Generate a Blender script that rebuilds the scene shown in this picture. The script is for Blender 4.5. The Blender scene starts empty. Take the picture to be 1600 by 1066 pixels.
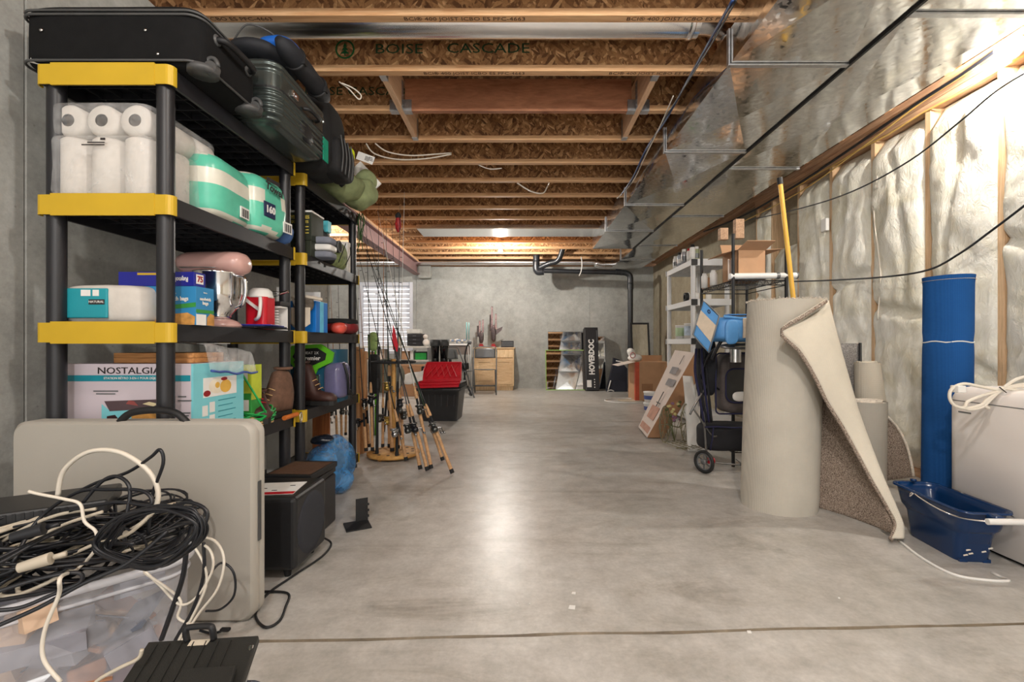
import bpy, bmesh, math, random
from mathutils import Vector, Matrix, Euler, noise
random.seed(7)
SC = bpy.context.scene
COL = SC.collection
PI = math.pi
# ---------------------------------------------------------------- camera, world, lights, exposure
FPX, VX, VY, CH = 711.0, 815.0, 538.0, 0.92      # focal length in px, vanishing point, camera height
cam = bpy.data.cameras.new('camera'); camo = bpy.data.objects.new('camera', cam); COL.objects.link(camo)
camo.location = (0, 0, CH); camo.rotation_euler = (PI/2, 0, 0)
cam.sensor_width = 36; cam.lens = FPX/1600*36
cam.shift_x = -(VX-800)/1600; cam.shift_y = (VY-533)/1600
cam.clip_start = 0.02; cam.clip_end = 60
SC.camera = camo
w = bpy.data.worlds.new('world'); SC.world = w; w.use_nodes = True
w.node_tree.nodes['Background'].inputs[0].default_value = (1.0, 0.97, 0.93, 1)
w.node_tree.nodes['Background'].inputs[1].default_value = 2.3
def point_light(name, loc, power, col, r=0.05):
    l = bpy.data.lights.new(name, 'POINT'); l.energy = power; l.color = col; l.shadow_soft_size = r
    o = bpy.data.objects.new(name, l); COL.objects.link(o); o.location = loc; return o
BULB_FAR, BULB_RIGHT = 3600.0, 1700.0             # emission of the two bare bulbs in view
point_light('fill_light_behind', (-0.3, -0.8, 2.5), 112, (1.0, 0.96, 0.90), 0.06)  # added fill light, unseen behind the camera
point_light('fill_light_near', (0.6, 0.6, 2.56), 78, (1.0, 0.97, 0.92), 0.06)  # unseen overhead light, added to brighten the right side
point_light('alcove_bulb', (-3.2, 6.6, 2.5), 100, (1.0, 0.98, 0.95), 0.06)
VS = SC.view_settings
VS.view_transform = 'Standard'; VS.look = 'None'; VS.gamma = 1; VS.use_curve_mapping = False
VS.exposure = 0.0

# ---------------------------------------------------------------- helpers
def P(px, py, d): return Vector(((px-VX)*d/FPX, d, CH+(VY-py)*d/FPX))
def lin(c):
    c = c/255.0
    return c/12.92 if c <= 0.04045 else ((c+0.055)/1.055)**2.4
def RGB(r, g, b): return (lin(r), lin(g), lin(b), 1)

class MB:
    def __init__(s): s.v = []; s.f = []; s.m = []; s.s = []
    def add(s, vs, fs, m=0, smooth=False, M=None):
        b = len(s.v)
        for q in vs:
            q = Vector(q); s.v.append(M @ q if M is not None else q)
        for q in fs: s.f.append([b+i for i in q]); s.m.append(m); s.s.append(smooth)
        return s
    def box(s, c, d, m=0, M=None, R=None):
        x, y, z = d[0]/2, d[1]/2, d[2]/2
        vs = [(-x,-y,-z),(x,-y,-z),(x,y,-z),(-x,y,-z),(-x,-y,z),(x,-y,z),(x,y,z),(-x,y,z)]
        T = Matrix.Translation(c)
        if R is not None: T = T @ (Euler(R).to_matrix().to_4x4() if not isinstance(R, Matrix) else R)
        if M is not None: T = M @ T
        return s.add(vs, [(0,3,2,1),(4,5,6,7),(0,1,5,4),(1,2,6,5),(2,3,7,6),(3,0,4,7)], m, False, T)
    def b2(s, a, b, m=0, M=None):        # box from two corners
        a = Vector(a); b = Vector(b); return s.box((a+b)/2, [abs(q) for q in (b-a)], m, M)
    def hexa(s, p, m=0):                 # eight corners: bottom ring then top ring
        return s.add(p, [(0,3,2,1),(4,5,6,7),(0,1,5,4),(1,2,6,5),(2,3,7,6),(3,0,4,7)], m)
    def bar(s, a, b, w, h, m=0, up=(0,0,1)):   # rectangular bar from a to b
        a = Vector(a); b = Vector(b); z = (b-a).normalized(); x = Vector(up).cross(z)
        if x.length < 1e-4: x = Vector((1,0,0)).cross(z)
        x.normalize(); y = z.cross(x)
        R = Matrix((x, y, z)).transposed().to_4x4()
        return s.box((a+b)/2, (w, h, (b-a).length), m, None, R)
    def cyl(s, a, b, r, r2=None, n=12, m=0, cap=True, smooth=True, M=None):
        a = Vector(a); b = Vector(b); r2 = r if r2 is None else r2
        z = (b-a).normalized(); x = z.orthogonal().normalized(); y = z.cross(x)
        vs = [a+(x*math.cos(t)+y*math.sin(t))*r for t in [2*PI*i/n for i in range(n)]]
        vs += [b+(x*math.cos(t)+y*math.sin(t))*r2 for t in [2*PI*i/n for i in range(n)]]
        s.add(vs, [(i, (i+1) % n, n+(i+1) % n, n+i) for i in range(n)], m, smooth, M)
        if cap:
            s.add(vs[:n], [tuple(reversed(range(n)))], m, False, M); s.add(vs[n:], [tuple(range(n))], m, False, M)
        return s
    def tube(s, pts, r, n=8, m=0, closed=False, M=None):
        pts = [Vector(p) for p in pts]; N = len(pts); rr = r if isinstance(r, (list, tuple)) else [r]*N
        fr = None; vs = []
        for i, p in enumerate(pts):
            a = pts[(i-1) % N] if (closed or i > 0) else p; b = pts[(i+1) % N] if (closed or i < N-1) else p
            t = (b-a)
            if t.length < 1e-7: t = Vector((0,0,1))
            t.normalize()
            if fr is None: fr = t.orthogonal().normalized()
            else:
                fr = fr - t*fr.dot(t)
                fr = fr.normalized() if fr.length > 1e-6 else t.orthogonal().normalized()
            y = t.cross(fr)
            for k in range(n):
                q = 2*PI*k/n; vs.append(p+(fr*math.cos(q)+y*math.sin(q))*rr[i])
        fs = []
        for i in range(N if closed else N-1):
            j = (i+1) % N
            for k in range(n): fs.append((i*n+k, i*n+(k+1) % n, j*n+(k+1) % n, j*n+k))
        if not closed: fs.append(tuple(reversed(range(n)))); fs.append(tuple((N-1)*n+k for k in range(n)))
        return s.add(vs, fs, m, True, M)
    def lathe(s, prof, c=(0,0,0), n=20, m=0, smooth=True, M=None, sx=1, sy=1):
        vs = []; fs = []; L = len(prof)
        for i in range(n):
            t = 2*PI*i/n
            for r, z in prof: vs.append((c[0]+r*math.cos(t)*sx, c[1]+r*math.sin(t)*sy, c[2]+z))
        for i in range(n):
            j = (i+1) % n
            for k in range(L-1): fs.append((i*L+k, j*L+k, j*L+k+1, i*L+k+1))
        return s.add(vs, fs, m, smooth, M)
    def prism(s, poly, t0, t1, m=0, M=None, smooth=False):   # polygon in xy extruded in z
        n = len(poly)
        vs = [(x, y, t0) for x, y in poly]+[(x, y, t1) for x, y in poly]
        s.add(vs, [tuple(reversed(range(n))), tuple(range(n, 2*n))], m, False, M)
        return s.add(vs, [(i, (i+1) % n, n+(i+1) % n, n+i) for i in range(n)], m, smooth, M)
    def grid(s, f, nu, nv, m=0, smooth=True, th=0.0, M=None):   # surface f(u,v); th: thickness along the normal
        pts = [[Vector(f(i/nu, j/nv)) for j in range(nv+1)] for i in range(nu+1)]
        W = nv+1
        flat = [p for r in pts for p in r]
        fs = [(i*W+j, (i+1)*W+j, (i+1)*W+j+1, i*W+j+1) for i in range(nu) for j in range(nv)]
        if th:
            off = []
            for i in range(nu+1):
                for j in range(nv+1):
                    du = pts[min(i+1,nu)][j]-pts[max(i-1,0)][j]; dv = pts[i][min(j+1,nv)]-pts[i][max(j-1,0)]
                    q = du.cross(dv); q = q.normalized() if q.length > 1e-9 else Vector((0,0,1)); off.append(pts[i][j]-q*th)
            B = len(flat); fs2 = [tuple(B+k for k in reversed(q)) for q in fs]
            rim = [i*W for i in range(nu+1)]+[nu*W+j for j in range(1, nv+1)]+[i*W+nv for i in range(nu-1,-1,-1)]+[j for j in range(nv-1,0,-1)]
            R_ = len(rim); fs3 = [(rim[(k+1) % R_], rim[k], B+rim[k], B+rim[(k+1) % R_]) for k in range(R_)]
            return s.add(flat+off, fs+fs2+fs3, m, smooth, M)
        return s.add(flat, fs, m, smooth, M)
    def pillow(s, c, d, p=3.2, nz=(0.0, 6.0), n=20, m=0, M=None, seed=0):   # rounded soft block with lumps
        vs = []; fs = []; nv = n; nu = n*2
        def sp(w_, q): return math.copysign(abs(w_)**q, w_)
        e = 2.0/p
        for j in range(nv+1):
            a = -PI/2+PI*j/nv
            for i in range(nu):
                b = 2*PI*i/nu
                q = Vector((sp(math.cos(a), e)*sp(math.cos(b), e)*d[0]/2, sp(math.cos(a), e)*sp(math.sin(b), e)*d[1]/2, sp(math.sin(a), e)*d[2]/2))
                if nz[0]:
                    k = noise.noise(q*nz[1]+Vector((seed*7.3, seed, 0)))
                    q = q + q.normalized()*k*nz[0] if q.length > 0 else q
                vs.append(q+Vector(c))
        for j in range(nv):
            for i in range(nu):
                k = (i+1) % nu; fs.append((j*nu+i, j*nu+k, (j+1)*nu+k, (j+1)*nu+i))
        return s.add(vs, fs, m, True, M)
    def build(s, name, mats, parent=None, loc=None, bevel=0, seg=2, solid=0, sub=0, rot=None):
        me = bpy.data.meshes.new(name); me.from_pydata([tuple(q) for q in s.v], [], s.f)
        for mt in (mats if isinstance(mats, (list, tuple)) else [mats]): me.materials.append(mt)
        me.polygons.foreach_set('material_index', s.m); me.polygons.foreach_set('use_smooth', s.s); me.update()
        o = bpy.data.objects.new(name, me); COL.objects.link(o)
        if parent is not None: o.parent = parent
        if loc is not None: o.location = loc
        if rot is not None: o.rotation_euler = rot
        if sub:
            k = o.modifiers.new('sub', 'SUBSURF'); k.levels = sub; k.render_levels = sub
        if solid:
            k = o.modifiers.new('solid', 'SOLIDIFY'); k.thickness = solid; k.offset = 0
        if bevel:
            k = o.modifiers.new('bevel', 'BEVEL'); k.width = bevel; k.segments = seg; k.limit_method = 'ANGLE'; k.angle_limit = 0.7; k.harden_normals = False
        return o

def rrect(w_, h_, r, n=5, cx=0, cy=0):      # rounded rectangle outline
    out = []
    for (sx, sy, a0) in ((1,1,0), (-1,1,PI/2), (-1,-1,PI), (1,-1,1.5*PI)):
        for i in range(n+1):
            a = a0+PI/2*i/n
            out.append((cx+sx*(w_/2-r)+r*math.cos(a), cy+sy*(h_/2-r)+r*math.sin(a)))
    return out
def spline(pts, k=6, closed=False):          # Catmull-Rom
    pts = [Vector(p) for p in pts]; out = []; N = len(pts)
    for i in range(N if closed else N-1):
        g = lambda j: pts[j % N] if closed else pts[max(0, min(N-1, j))]
        a, b, c, d = g(i-1), g(i), g(i+1), g(i+2)
        for q in range(k):
            t = q/k
            out.append(0.5*((2*b)+(c-a)*t+(2*a-5*b+4*c-d)*t*t+(3*b-a-3*c+d)*t**3))
    if not closed: out.append(pts[-1])
    return out
def tag(o, label=None, cat=None, group=None, kind=None):
    if label: o['label'] = label
    if cat: o['category'] = cat
    if group: o['group'] = group
    if kind: o['kind'] = kind
    return o
def thing(name, label, cat, loc=(0,0,0), rz=0.0, group=None):
    o = bpy.data.objects.new(name, None); COL.objects.link(o); o.empty_display_size = 0.05
    o.location = loc; o.rotation_euler = (0, 0, rz)
    return tag(o, label, cat, group)
def copy_tree(o, loc=None, rz=None, label=None, parent=None, depth=0):
    c = o.copy(); COL.objects.link(c); c.parent = parent
    if loc is not None: c.location = loc
    if rz is not None: c.rotation_euler = (0, 0, rz)
    if label: c['label'] = label
    for ch in list(o.children): copy_tree(ch, parent=c, depth=depth+1)
    return c
def text(s_, size, mt, parent, M, ext=0.0006, name='lettering', sx=1.0, align='CENTER', label=None, bold=0.0, space=1.0):
    cu = bpy.data.curves.new('t', 'FONT'); cu.body = s_; cu.size = size; cu.extrude = ext; cu.align_x = align; cu.align_y = 'CENTER'
    cu.resolution_u = 2; cu.offset = bold; cu.space_character = space
    to = bpy.data.objects.new('t', cu); me = bpy.data.meshes.new_from_object(to)
    bpy.data.objects.remove(to); bpy.data.curves.remove(cu)
    me.transform(M @ Matrix.Diagonal((sx, 1, 1, 1)))
    me.materials.clear(); me.materials.append(mt)
    o = bpy.data.objects.new(name, me); COL.objects.link(o); o.parent = parent
    if label: o['label'] = label
    return o
def face_cam(x, y, z, roll=0): return Matrix.Translation((x, y, z)) @ Matrix.Rotation(PI/2, 4, 'X') @ Matrix.Rotation(roll, 4, 'Z')   # text in the xz plane seen from -y
def face_right(x, y, z, roll=0): return Matrix.Translation((x, y, z)) @ Matrix.Rotation(PI/2, 4, 'Z') @ Matrix.Rotation(PI/2, 4, 'X') @ Matrix.Rotation(roll, 4, 'Z')  # seen from +x

# ---------------------------------------------------------------- materials
MATS = {}
def nodes(name):
    m = bpy.data.materials.new(name); m.use_nodes = True; nt = m.node_tree
    return m, nt, nt.nodes['Principled BSDF']
def N(nt, t, **kw):
    n = nt.nodes.new(t)
    for k, v in kw.items():
        if k in n.inputs.keys() if isinstance(k, str) else False: n.inputs[k].default_value = v
        else: setattr(n, k, v)
    return n
def coords(nt, scale=(1,1,1), kind='Object', rot=(0,0,0)):
    tc = nt.nodes.new('ShaderNodeTexCoord'); mp = nt.nodes.new('ShaderNodeMapping')
    mp.inputs['Scale'].default_value = scale; mp.inputs['Rotation'].default_value = rot
    nt.links.new(tc.outputs[kind], mp.inputs[0]); return mp.outputs[0]
def ramp(nt, fac, stops):
    r = nt.nodes.new('ShaderNodeValToRGB'); e = r.color_ramp.elements
    while len(e) < len(stops): e.new(0.5)
    for q, (p, c) in zip(e, stops): q.position = p; q.color = c
    nt.links.new(fac, r.inputs[0]); return r.outputs[0]
def noise_n(nt, co, scale, detail=4, rough=0.55, dist=0.0):
    n = nt.nodes.new('ShaderNodeTexNoise'); n.inputs['Scale'].default_value = scale; n.inputs['Detail'].default_value = detail
    n.inputs['Roughness'].default_value = rough; n.inputs['Distortion'].default_value = dist
    nt.links.new(co, n.inputs['Vector']); return n.outputs['Fac']
def bump(nt, bs, fac, strength, dist=0.01, prev=None):
    b = nt.nodes.new('ShaderNodeBump'); b.inputs['Strength'].default_value = strength; b.inputs['Distance'].default_value = dist
    nt.links.new(fac, b.inputs['Height'])
    if prev: nt.links.new(prev, b.inputs['Normal'])
    nt.links.new(b.outputs[0], bs.inputs['Normal']); return b.outputs[0]
def mixc(nt, fac, a, b, mode='MIX'):
    n = nt.nodes.new('ShaderNodeMix'); n.data_type = 'RGBA'; n.blend_type = mode
    for s_, v in ((n.inputs[0], fac), (n.inputs[6], a), (n.inputs[7], b)):
        if isinstance(v, (int, float)): s_.default_value = v
        elif isinstance(v, tuple): s_.default_value = v
        else: nt.links.new(v, s_)
    return n.outputs[2]
def mat(name, col, rough=0.5, metal=0.0, var=0.12, scale=12.0, bmp=0.0, bscale=80.0, spec=0.5, trans=0.0, alpha=1.0, emit=0.0, coat=0.0, stretch=(1,1,1)):
    m, nt, bs = nodes(name); co = coords(nt, stretch)
    f = noise_n(nt, co, scale, 3)
    d = tuple(c*(1-var) for c in col[:3])+(1,); l = tuple(min(1, c*(1+var)) for c in col[:3])+(1,)
    nt.links.new(ramp(nt, f, [(0.3, d), (0.7, l)]), bs.inputs['Base Color'])
    bs.inputs['Roughness'].default_value = rough; bs.inputs['Metallic'].default_value = metal
    bs.inputs['Specular IOR Level'].default_value = spec; bs.inputs['Transmission Weight'].default_value = trans; bs.inputs['Alpha'].default_value = alpha
    bs.inputs['Coat Weight'].default_value = coat
    if emit: bs.inputs['Emission Color'].default_value = col; bs.inputs['Emission Strength'].default_value = emit
    if bmp: bump(nt, bs, noise_n(nt, co, bscale, 4), bmp, 0.003)
    MATS[name] = m; return m
def m_concrete(name, base, dark, light, s1=0.7, rough=(0.45, 0.7), pits=0.3, kind='Object', stains=False):
    m, nt, bs = nodes(name); co = coords(nt, (1,1,1), kind)
    a = noise_n(nt, co, s1, 5, 0.6, 0.6); b = noise_n(nt, co, 9, 6, 0.7); c = noise_n(nt, co, 60, 3, 0.6)
    c1 = ramp(nt, a, [(0.3, dark), (0.5, base), (0.72, light)])
    c2 = ramp(nt, b, [(0.3, (0.78,0.78,0.77,1)), (0.65, (1.08,1.08,1.08,1))])
    c3 = ramp(nt, c, [(0.3, (0.9,0.9,0.9,1)), (0.7, (1.05,1.05,1.05,1))])
    k = mixc(nt, 1.0, mixc(nt, 1.0, c1, c2, 'MULTIPLY'), c3, 'MULTIPLY')
    v = nt.nodes.new('ShaderNodeTexVoronoi'); v.inputs['Scale'].default_value = 14; nt.links.new(co, v.inputs['Vector'])
    pit = ramp(nt, v.outputs['Distance'], [(0.03, (0.45,0.43,0.4,1)), (0.07, (1,1,1,1))])
    k = mixc(nt, pits, k, mixc(nt, 1.0, k, pit, 'MULTIPLY'))
    nt.links.new(k, bs.inputs['Base Color'])
    r = nt.nodes.new('ShaderNodeMapRange'); r.inputs['To Min'].default_value = rough[0]; r.inputs['To Max'].default_value = rough[1]
    nt.links.new(a, r.inputs['Value']); nt.links.new(r.outputs[0], bs.inputs['Roughness'])
    if stains:
        st = noise_n(nt, coords(nt, (0.55, 1.5, 1), kind, (0, 0, .5)), 1.6, 6, 0.72, 1.8); sw = noise_n(nt, coords(nt, (2.5, .8, 1), kind, (0, 0, -.6)), 3.0, 7, .75, 2.5)
        k = mixc(nt, 1.0, k, ramp(nt, st, [(.34, (.74,.71,.67,1)), (.46, (.95,.94,.92,1)), (.7, (1.05,1.05,1.05,1))]), 'MULTIPLY')
        k = mixc(nt, 1.0, k, ramp(nt, sw, [(.45, (.97,.97,.97,1)), (.66, (1.0,1.0,1.0,1)), (.74, (1.14,1.14,1.14,1))]), 'MULTIPLY')
        nt.links.new(k, bs.inputs['Base Color'])
    p = bump(nt, bs, b, 0.25, 0.004); bump(nt, bs, c, 0.15, 0.0015, p)
    MATS[name] = m; return m
def m_wood(name, dark, light, sc=(1.2, 26, 26), rough=0.65, knots=0.0, rot=(0,0,0)):
    m, nt, bs = nodes(name); co = coords(nt, sc, 'Object', rot)
    a = noise_n(nt, co, 2.2, 5, 0.6, 0.9); b = noise_n(nt, co, 9, 3, 0.7)
    k = ramp(nt, a, [(0.3, dark), (0.62, light), (0.75, tuple(min(1, c*1.12) for c in light[:3])+(1,))])
    k = mixc(nt, 1.0, k, ramp(nt, b, [(0.3, (0.82,0.8,0.78,1)), (0.6, (1.04,1.04,1.04,1))]), 'MULTIPLY')
    if knots:
        v = nt.nodes.new('ShaderNodeTexVoronoi'); v.inputs['Scale'].default_value = knots
        nt.links.new(coords(nt, (1, 2.0, 2.0)), v.inputs['Vector'])
        k = mixc(nt, 1.0, k, ramp(nt, v.outputs['Distance'], [(0.03, (0.4,0.25,0.16,1)), (0.09, (0.85,0.8,0.75,1)), (0.14, (1,1,1,1))]), 'MULTIPLY')
    nt.links.new(k, bs.inputs['Base Color']); bs.inputs['Roughness'].default_value = rough
    bump(nt, bs, a, 0.15, 0.002); MATS[name] = m; return m
def m_osb(name, tint=1.0):
    m, nt, bs = nodes(name); tc = coords(nt, (1,1,1))
    def lay(rot, sc, scale):
        m0 = nt.nodes.new('ShaderNodeMapping'); m0.inputs['Rotation'].default_value = rot; nt.links.new(tc, m0.inputs[0])
        mp = nt.nodes.new('ShaderNodeMapping'); mp.inputs['Scale'].default_value = sc; nt.links.new(m0.outputs[0], mp.inputs[0])
        v = nt.nodes.new('ShaderNodeTexVoronoi'); v.inputs['Scale'].default_value = scale; v.inputs['Randomness'].default_value = 1.0
        nt.links.new(mp.outputs[0], v.inputs['Vector']); return v
    A = lay((0, 0.9, 0), (1, 1, 2.8), 17); B = lay((0, -0.8, 0), (1, 1, 3.2), 16); Cc = lay((0, 1.7, 0), (1.0, 1, 3.6), 19)
    def val(v):
        s_ = nt.nodes.new('ShaderNodeSeparateColor'); nt.links.new(v.outputs['Color'], s_.inputs[0]); return s_.outputs[0]
    n1 = noise_n(nt, tc, 9, 2); st = [(0.0, (0.12*tint,0.05*tint,0.018*tint,1)), (0.35, (0.27*tint,0.128*tint,0.05*tint,1)), (0.75, (0.42*tint,0.22*tint,0.09*tint,1)), (1.0, (0.68*tint,0.42*tint,0.21*tint,1))]
    k = mixc(nt, ramp(nt, n1, [(0.47, (0,0,0,1)), (0.53, (1,1,1,1))]), ramp(nt, val(A), st), ramp(nt, val(B), st))
    n2 = noise_n(nt, tc, 17, 2)
    k = mixc(nt, ramp(nt, n2, [(0.56, (0,0,0,1)), (0.6, (1,1,1,1))]), k, ramp(nt, val(Cc), st))
    k = mixc(nt, 1.0, k, ramp(nt, noise_n(nt, tc, 90, 3), [(0.3, (0.8,0.78,0.75,1)), (0.7, (1.1,1.1,1.1,1))]), 'MULTIPLY')
    nt.links.new(k, bs.inputs['Base Color']); bs.inputs['Roughness'].default_value = 0.75
    bump(nt, bs, A.outputs['Distance'], 0.4, 0.003); MATS[name] = m; return m
def m_galv(name, rough=0.24, col=(0.78,0.78,0.77,1), wave=0.25, wscale=2.2, sp=0.86):
    m, nt, bs = nodes(name); co = coords(nt)
    v = nt.nodes.new('ShaderNodeTexVoronoi'); v.inputs['Scale'].default_value = 45; nt.links.new(co, v.inputs['Vector'])
    s_ = nt.nodes.new('ShaderNodeSeparateColor'); nt.links.new(v.outputs['Color'], s_.inputs[0])
    d = tuple(c*sp for c in col[:3])+(1,)
    nt.links.new(mixc(nt, 1.0, ramp(nt, s_.outputs[0], [(0.0, d), (1.0, col)]), ramp(nt, noise_n(nt, co, 4, 5, .7, 1.0), [(0.3, (sp-.04, sp-.04, sp-.02, 1)), (0.65, (1,1,1,1))]), 'MULTIPLY'), bs.inputs['Base Color'])
    bs.inputs['Metallic'].default_value = 1.0
    r = nt.nodes.new('ShaderNodeMapRange'); r.inputs['To Min'].default_value = rough-0.06*(sp < .9); r.inputs['To Max'].default_value = rough+0.1*(sp < .9)
    nt.links.new(s_.outputs[1], r.inputs['Value']); nt.links.new(r.outputs[0], bs.inputs['Roughness'])
    bump(nt, bs, noise_n(nt, co, wscale, 2, 0.4, 0.4), wave, 0.05); MATS[name] = m; return m
def m_carpet(name, a, b, scale=260, bs_=0.8, dist=0.006):
    m, nt, bs = nodes(name); co = coords(nt)
    f = noise_n(nt, co, scale, 3, 0.7)
    nt.links.new(ramp(nt, f, [(0.36, a), (0.62, b)]), bs.inputs['Base Color']); bs.inputs['Roughness'].default_value = 0.95; bs.inputs['Specular IOR Level'].default_value = 0.1
    bump(nt, bs, noise_n(nt, co, scale*0.8, 3, 0.7), bs_, dist); MATS[name] = m; return m
def m_weave(name, col, sc=170):
    m, nt, bs = nodes(name); co = coords(nt)
    wv = []
    for ax in ('X', 'Z'):
        q = nt.nodes.new('ShaderNodeTexWave'); q.bands_direction = ax; q.inputs['Scale'].default_value = sc/6.28*1.0; q.inputs['Distortion'].default_value = 1.5; q.inputs['Detail Scale'].default_value = 2
        nt.links.new(co, q.inputs['Vector']); wv.append(q.outputs['Fac'])
    f = mixc(nt, 0.5, wv[0], wv[1])
    d = tuple(c*0.86 for c in col[:3])+(1,)
    k = mixc(nt, 1.0, ramp(nt, f, [(0.2, d), (0.7, col)]), ramp(nt, noise_n(nt, co, 5, 4), [(0.3, (0.92,0.92,0.92,1)), (0.7, (1.04,1.04,1.04,1))]), 'MULTIPLY')
    nt.links.new(k, bs.inputs['Base Color']); bs.inputs['Roughness'].default_value = 0.9; bs.inputs['Specular IOR Level'].default_value = 0.15
    bump(nt, bs, f, 0.35, 0.002); MATS[name] = m; return m

FLOORM = m_concrete('polished_floor_concrete', RGB(194,191,187), RGB(174,171,165), RGB(208,206,202), 0.8, (0.25, 0.42), 0.12, 'Object', True)
WALLM = m_concrete('poured_wall_concrete', RGB(172,172,167), RGB(156,156,151), RGB(184,184,179), 0.9, (0.75, 0.9), 0.5)
JOISTM = m_wood('joist_flange_lumber', RGB(206,152,104), RGB(232,188,142), (1.2, 30, 30))
LUMBER = m_wood('red_dimension_lumber', RGB(150,96,66), RGB(184,126,92), (1.4, 7, 7), knots=2.4)
STUD = m_wood('stud_lumber', RGB(196,158,118), RGB(222,190,152), (26, 26, 1.2))
PLATE = m_wood('plate_lumber', RGB(176,134,104), RGB(214,176,142), (26, 1.2, 26))
OSB = m_osb('osb_web_board', 1.15); OSBF = m_osb('osb_subfloor_board', 0.7)
GALV = m_galv('galvanised_duct_sheet', 0.13, (0.80,0.80,0.79,1), 0.22, 1.3); GALVP = m_galv('bright_pipe_sheet', 0.22, (0.93,0.93,0.93,1), 0.03, 1.5, 0.97)
GALVD = m_galv('dull_hanger_steel', 0.42, (0.62,0.63,0.64,1), 0.05, 8)
BLKP = mat('black_moulded_plastic', RGB(30,30,34), 0.42, 0, .15, 8, .1, 300)
BLK2 = mat('matte_black_plastic', RGB(24,24,26), 0.55, 0, .15, 30, .15, 400)
YEL = mat('yellow_cap_plastic', RGB(200,164,36), 0.45, 0, .06, 6)
INK = mat('dark_ink', RGB(40,34,34), 0.7); GINK = mat('green_stamp_ink', RGB(20,62,34), 0.8, 0, .3, 60); BRINK = mat('brown_stamp_ink', RGB(84,56,36), 0.8, 0, .3, 90)
WHT = mat('white_plastic', RGB(228,226,222), 0.45, 0, .03, 5); WHP = mat('white_paper', RGB(232,230,226), 0.85, 0, .04, 20)
CARD = mat('brown_cardboard', RGB(186,146,112), 0.85, 0, .06, 10, .1, 200); CARDD = mat('inner_cardboard', RGB(160,120,88), 0.9, 0, .08, 10)
CARDW = mat('white_cardboard', RGB(222,208,198), 0.75, 0, .04, 8)
CHR = mat('chrome', (0.85,0.85,0.86,1), 0.12, 1, .05, 4); STEEL = mat('brushed_steel', (0.7,0.7,0.7,1), 0.28, 1, .08, 40)
GREYM = mat('grey_paint', RGB(110,112,114), 0.4, 0.3, .08, 10)
RED = mat('red_plastic', RGB(196,18,38), 0.35, 0, .08, 8); RED2 = mat('deep_red', RGB(150,24,28), 0.5)
BLUE = mat('blue_plastic', RGB(12,66,130), 0.35, 0, .1, 6); BLU2 = mat('bright_blue', RGB(22,118,206), 0.4, 0, .04, 5)
def glow(name, col, st):
    m = bpy.data.materials.new(name); m.use_nodes = True; nt = m.node_tree; nt.nodes.clear()
    e = nt.nodes.new('ShaderNodeEmission'); e.inputs[0].default_value = col; e.inputs[1].default_value = st
    o = nt.nodes.new('ShaderNodeOutputMaterial'); nt.links.new(e.outputs[0], o.inputs[0]); return m

# ---------------------------------------------------------------- the room
XL, XR, YB = -4.2, 2.75, 9.5
def floor_mesh():
    b = MB(); x0, x1 = XL, 3.0
    def joint(y0, y1, w_, dep, nx, amp, sd):
        out = []
        for i in range(nx+1):
            x = x0+(x1-x0)*i/nx; t = (x+1)/3.7; y = y0+(y1-y0)*t+amp*noise.noise(Vector((x*3, sd, 0)))
            ww = w_*(1+0.5*noise.noise(Vector((x*9, sd+4, 0)))); out.append((x, y-ww/2, y+ww/2))
        return out, dep
    js = [joint(1.40, 1.535, 0.014, 0.007, 120, 0.008, 1.0), joint(5.40, 5.40, 0.008, 0.005, 40, 0.004, 2.0)]
    prev = [(x0+(x1-x0)*i/120, -2.5) for i in range(121)]
    j, dep = js[0]; rows = [prev, [(p[0], p[1]) for p in j], [(p[0], p[2]) for p in j]]
    n = 120
    def strip(a, za, c, zc, m=0):
        k = len(a)-1
        b.add([(q[0], q[1], za) for q in a]+[(q[0], q[1], zc) for q in c], [(i, i+1, k+1+i+1, k+1+i) for i in range(k)], m)
    strip(rows[0], 0, rows[1], 0)
    mid = [(q[0], (q[1]+q[2])/2) for q in j]
    strip(rows[1], 0, mid, -dep, 1); strip(mid, -dep, rows[2], 0, 1)
    r2 = [(x0+(x1-x0)*i/120, 5.395) for i in range(121)]; strip(rows[2], 0, r2, 0)
    m2 = [(q[0], 5.4) for q in r2]; r3 = [(q[0], 5.406) for q in r2]; strip(r2, 0, m2, -0.006, 1); strip(m2, -0.006, r3, 0, 1)
    r4 = [(q[0], 9.7) for q in r2]; strip(r3, 0, r4, 0)
    return b
tag(floor_mesh().build('floor', [FLOORM, m_concrete('joint_dirt', RGB(122,110,92), RGB(92,80,64), RGB(150,138,118), 4)]), kind='structure')
# far wall: form panels with recessed seams, opening for the window on the left
wb = MB(); z1 = 2.54
xs = [XL, -3.36, -2.27, -2.20, 0.43, 1.42, XR+0.1]
wx0, wx1, wz0, wz1 = -3.40, -2.27, 0.72, 2.22
segs = [(-2.27, -2.2), (-2.195, 0.43), (0.436, 1.42), (1.426, XR+0.1)]
for a, c in segs: wb.b2((a, YB, 0), (c, YB+0.2, z1))
wb.b2((XL, YB, 0), (wx0, YB+0.2, z1)); wb.b2((wx0, YB, 0), (wx1, YB+0.2, wz0)); wb.b2((wx0, YB, wz1), (wx1, YB+0.2, z1))
for x in (-2.1975, 0.433, 1.423): wb.b2((x-0.003, YB+0.006, 0), (x+0.003, YB+0.2, z1))
WALLB = m_concrete('grey_wall_concrete', RGB(169,170,166), RGB(153,154,150), RGB(181,182,178), 0.9, (0.75, 0.9), 0.5)
wall_back = tag(wb.build('wall_back', WALLB), kind='structure')
b = MB(); b.b2((XL, YB-0.02, z1), (XR+.1, YB+0.2, z1+0.045)).b2((XL, YB, z1+.045), (XR+.1, YB+.2, 2.93)); b.build('sill_plate', PLATE, wall_back)
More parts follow.
